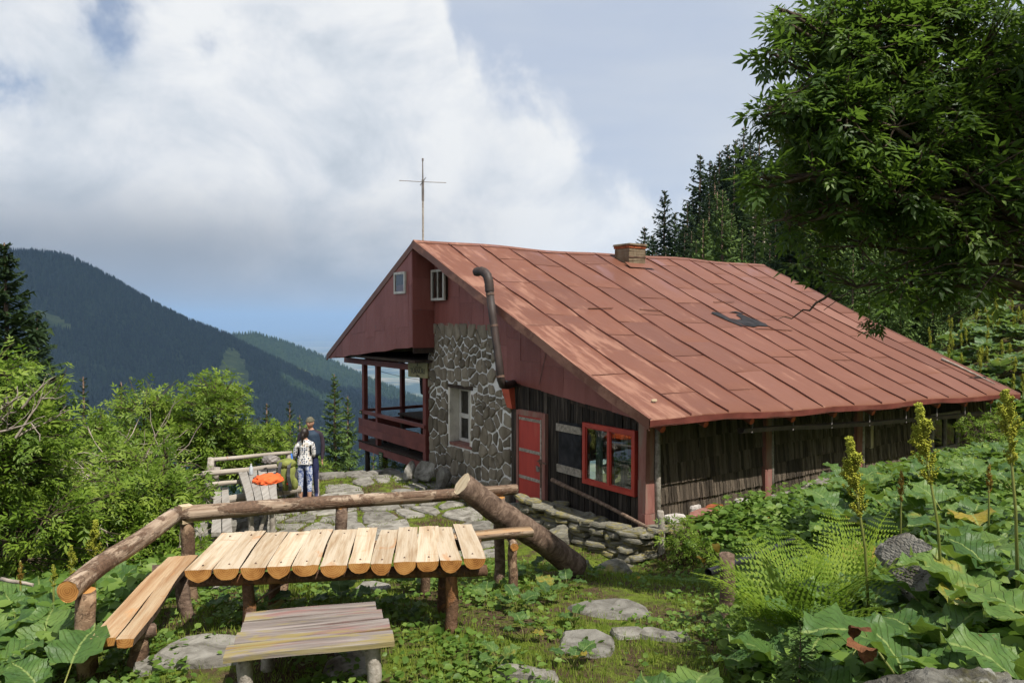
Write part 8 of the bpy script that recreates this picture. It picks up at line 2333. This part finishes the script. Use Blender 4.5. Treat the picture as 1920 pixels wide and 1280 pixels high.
# --- fern
def frond_mesh(seed, L):
    r = random.Random(seed); vs = []; fs = []
    n = 20; p = Vector((0, 0, 0)); a = 1.35
    pts = []
    for k in range(n + 1):
        pts.append((p.copy(), a)); p = p + Vector((0, math.cos(a), math.sin(a))) * (L / n); a -= (0.036 + 0.042 * k / n)
    for k in range(3, n):
        s = k / n; c, a = pts[k]; dv = Vector((0, math.cos(a), math.sin(a))); nm = Vector((0, -math.sin(a), math.cos(a)))
        pl_ = L * 0.30 * math.sin(math.pi * min(1, 0.12 + s * 0.9)) ** 0.8 * (1 - 0.35 * s)
        for sg in (-1, 1):
            out_ = (Vector((sg, 0, 0)) + dv * 0.45 - nm * 0.12).normalized(); m_ = 7
            for q in range(m_):
                u0 = q / m_; b = c + out_ * pl_ * u0 - nm * (0.10 * pl_ * u0 * u0)
                w_ = min(pl_ * 0.16, L / n * 0.62) * (1 - 0.8 * u0) + 0.002
                for s2 in (-1, 1):
                    i = len(vs)
                    vs += [b, b + out_ * pl_ / m_ * 0.7, b + dv * s2 * w_ + out_ * pl_ / m_ * 0.75 - nm * 0.002]
                    fs.append((i, i + 1, i + 2) if s2 * sg > 0 else (i, i + 2, i + 1))
    mb = MB(); mb.add(vs, fs); mb.tube([q[0] for q in pts[::4]], [0.005, 0.005, 0.004, 0.004, 0.003, 0.002][:len(pts[::4])], 5)
    return mb.mesh('frond', [M['fern']])
FM = [frond_mesh(k, 0.85 + 0.08 * k) for k in range(3)]
for (px_, Y, n, s, lab) in ((1500, 5.2, 22, 1.25, 'bright green fern with arching fronds beside the black pipe'), (1600, 5.9, 14, 1.1, 'fern behind the bright one below the shingled wall'), (1550, 6.3, 12, 0.9, 'smaller fern between the pipe post and the bank'), (1425, 5.5, 9, 0.55, 'small fern right at the pipe post')):
    p = at(px_, 1150, Y); o = empty('fern', (p.x, p.y, gz(p.x, p.y)), 0, lab, 'fern')
    for k in range(n):
        a = 2.4 * k + rs.uniform(-.3, .3); f = s * rs.uniform(0.7, 1.1); link('frond', rs.choice(FM), o, (0, 0, 0), (rs.uniform(-.2, .15), rs.uniform(-.15, .15), a), (f, f, f))

# --- uncountable ground cover
r = np.random.default_rng(88)
def inside_house(x, y):
    q0 = (x - HW.x) * math.cos(HR) + (y - HW.y) * math.sin(HR); q1 = -(x - HW.x) * math.sin(HR) + (y - HW.y) * math.cos(HR)
    return (q0 > -0.05) & (q1 > -0.12) & (q1 < 11.3), q0, q1
def clumpy(x, y, f, seed):
    return 0.5 + 0.5 * np.sin(x * f + seed) * np.sin(y * f * 1.2 - seed * 2) * 0.7 + 0.3 * np.sin(x * f * 2.7 + y * f * 1.9 + seed)
# grass
N = 150000
Y = 4.3 + 14.2 * r.random(N) ** 1.25; X = Y * r.uniform(-0.62, 0.36, N)
ins, q0, q1 = inside_house(X, Y)
path = np.exp(-((X - (1.0 + 0.05 * (Y - 7))) / 0.9) ** 2)
dens = np.clip(clumpy(X, Y, 2.3, 1.0) * 1.1 - 0.15, 0, 1) * 0.9 + 0.25
keep = ~ins & (r.random(N) < dens)
X, Y = X[keep], Y[keep]; n = len(X); Z = ground_np(X, Y)
h = r.uniform(0.025, 0.075, n) * np.where(Y > 11, 0.9, 1.0) * (0.6 + 0.8 * clumpy(X, Y, 1.1, 4.0)); a = r.uniform(0, 6.28, n); w_ = np.maximum(0.0028, 0.00055 * Y) * r.uniform(0.8, 1.6, n)
B = np.stack([X, Y, Z - 0.004], -1); sd_ = np.stack([np.cos(a), np.sin(a), 0 * a], -1) * w_[:, None]; tipv = B + np.stack([np.cos(a + 1.4) * h * 0.5, np.sin(a + 1.4) * h * 0.5, h], -1)
v_ = np.stack([B - sd_, B + sd_, tipv], 1).reshape(-1, 3)
o = link('grass', mesh_np('grass', v_, np.arange(n * 3).reshape(-1, 3), [M['grass']], False, None, r.random(n))); tag(o, 'short grass between the stones and along the path', 'grass', None, 'stuff')
# small broad leaves
tvb = np.array([(0, 0, 0), (-0.36, 0.38, 0.10), (0, 0.42, 0.0), (0.36, 0.38, 0.10), (0, 1.0, -0.10), (-0.30, 0.72, 0.06), (0.30, 0.72, 0.06)])
tfb = np.array([(0, 2, 1), (0, 3, 2), (1, 2, 5), (2, 3, 6), (5, 2, 4), (2, 6, 4)])
def cover(name, N, xf, yr, size, dens, seed, label, hgt=(0.01, 0.09), mat='cover', extra=None):
    r = np.random.default_rng(seed)
    Y = yr[0] + (yr[1] - yr[0]) * r.random(N) ** 1.15; X = Y * r.uniform(xf[0], xf[1], N)
    ins, q0, q1 = inside_house(X, Y)
    k = ~ins & (r.random(N) < dens(X, Y, q0, q1)); X, Y = X[k], Y[k]; n = len(X)
    Z = ground_np(X, Y) + r.uniform(*hgt, n)
    a = r.uniform(0, 6.28, n); dr = np.stack([np.cos(a), np.sin(a), r.uniform(-0.25, 0.55, n)], -1); up = np.tile([0, 0, 1.0], (n, 1)) + r.normal(0, 0.4, (n, 3))
    v_, f_ = scatter(tvb, tfb, np.stack([X, Y, Z], -1), frames(dr, up), r.uniform(size[0], size[1], n))
    o = link(name, mesh_np(name, v_, f_, [M[mat]], False, None, np.repeat(r.random(n), 6))); tag(o, label, 'ground cover', None, 'stuff')
def d_near(X, Y, q0, q1):
    path = np.exp(-((X - (0.95 + 0.12 * (Y - 7))) / 0.75) ** 2) * (Y > 4.6) * (Y < 10.8)
    terr = (Y > 11.2) & (X < 1.6) & (X > -6.2)
    return np.where(terr, 0.04, np.clip(clumpy(X, Y, 1.9, 2.0) * 1.3 - 0.2, 0.05, 1)) * (1 - 0.93 * path)
cover('ground_cover', 30000, (-0.66, 0.45), (4.0, 11.5), (0.03, 0.085), d_near, 501, 'small leafy weeds carpeting the seating place', (0.005, 0.07))
def d_bank(X, Y, q0, q1):
    return np.where((q1 < -0.5) & (q1 > -3.8) & (q0 > 0.1) & (X > 2.6), np.clip(clumpy(X, Y, 1.7, 5.0) + 0.35, 0.2, 1), 0)
cover('bank_leaves', 16000, (0.20, 0.75), (9.0, 17.5), (0.07, 0.20), d_bank, 502, 'mass of trampled dock leaves on the bank below the shingled wall', (0.01, 0.12))
def d_right(X, Y, q0, q1):
    return np.where((X > 1.5 + 0.0 * Y) & (q1 < -0.3), 0.8, 0)
cover('shady_undergrowth', 16000, (0.28, 0.80), (2.6, 13.5), (0.05, 0.14), d_right, 503, 'shady undergrowth between the docks on the right bank', (0.0, 0.28))
def d_left(X, Y, q0, q1):
    return np.where((X < -3.4) & ~((Y > 11) & (X > -6.4)), 0.9, 0)
cover('slope_undergrowth', 16000, (-0.85, -0.40), (4.0, 16.0), (0.06, 0.15), d_left, 504, 'dense undergrowth under the elder bushes on the left slope', (0.0, 0.35))
def d_behind(X, Y, q0, q1):
    return np.where((q0 > 12.6), 0.9, 0)
cover('slope_weeds', 14000, (0.50, 0.85), (17.5, 34.0), (0.16, 0.36), d_behind, 505, 'pale leafy weeds covering the slope behind the cabin', (0.1, 0.6))
# withered leaves that stand out
for k, (px_, py_, Y, mt, s, lab) in enumerate(((1200, 1098, 9.3, 'yellowleaf', 0.35, 'withered yellow leaf on the path by the dry stone wall'), (1340, 1020, 9.6, 'yellowleaf', 0.35, 'upright withered yellow leaf on the bank'), (1308, 1048, 9.2, 'yellowleaf', 0.33, 'yellow leaf lying left of the upright one on the bank'), (1560, 930, 12.6, 'yellowleaf', 0.4, 'yellow leaf near the pale slabs on the bank'), (1442, 972, 11.3, 'yellowleaf', 0.35, 'yellow leaf in the middle of the trampled docks'), (1600, 1225, 3.3, 'deadleaf', 0.42, 'curled brown dead leaf left of the corner boulder'), (1625, 1190, 3.4, 'deadleaf', 0.3, 'small brown dead leaf above the curled one'), (505, 1080, 6.6, 'yellowleaf', 0.3, 'yellowing leaf under the log table'))):
    p = at(px_, py_, Y); g = gz(p.x, p.y); p.z = max(p.z, g + 0.03)
    me = dock_leaf(90 + k, 1.2, 0.05, 0.45, 0.14, 2.2, M[mt]); o = link('withered_leaf', me, None, p, (0.2, 0.1, rs.uniform(0, 6)), (s, s, s)); tag(o, lab, 'leaf')

# --- tell the members of the small plant groups apart by their place from left to right
ORD = ['leftmost', 'second', 'third', 'fourth', 'fifth', 'sixth', 'seventh', 'eighth', 'ninth', 'tenth', 'eleventh', 'twelfth', 'thirteenth', 'fourteenth', 'fifteenth', 'sixteenth', 'seventeenth', 'eighteenth', 'nineteenth', 'twentieth', 'rightmost']
for grp, what in ((FG, 'of the large broad-leaved docks in the lower right foreground'), (LB, 'of the large dark docks in the lower left corner'), (UT, 'of the small docks growing round the log table'), ('young spruces behind the roof', 'of the small bright spruces seen behind the roof')):
    ms_ = sorted([o for o in C.objects if o.get('group') == grp and o.parent is None], key=lambda o: o.location.x / max(o.location.y, 0.1))
    for k, o in enumerate(ms_):
        w0 = ORD[0] if k == 0 else ORD[-1] if k == len(ms_) - 1 else ORD[min(k, 19)] + ' from the left'
        o['label'] = (w0 + ' ' + what)
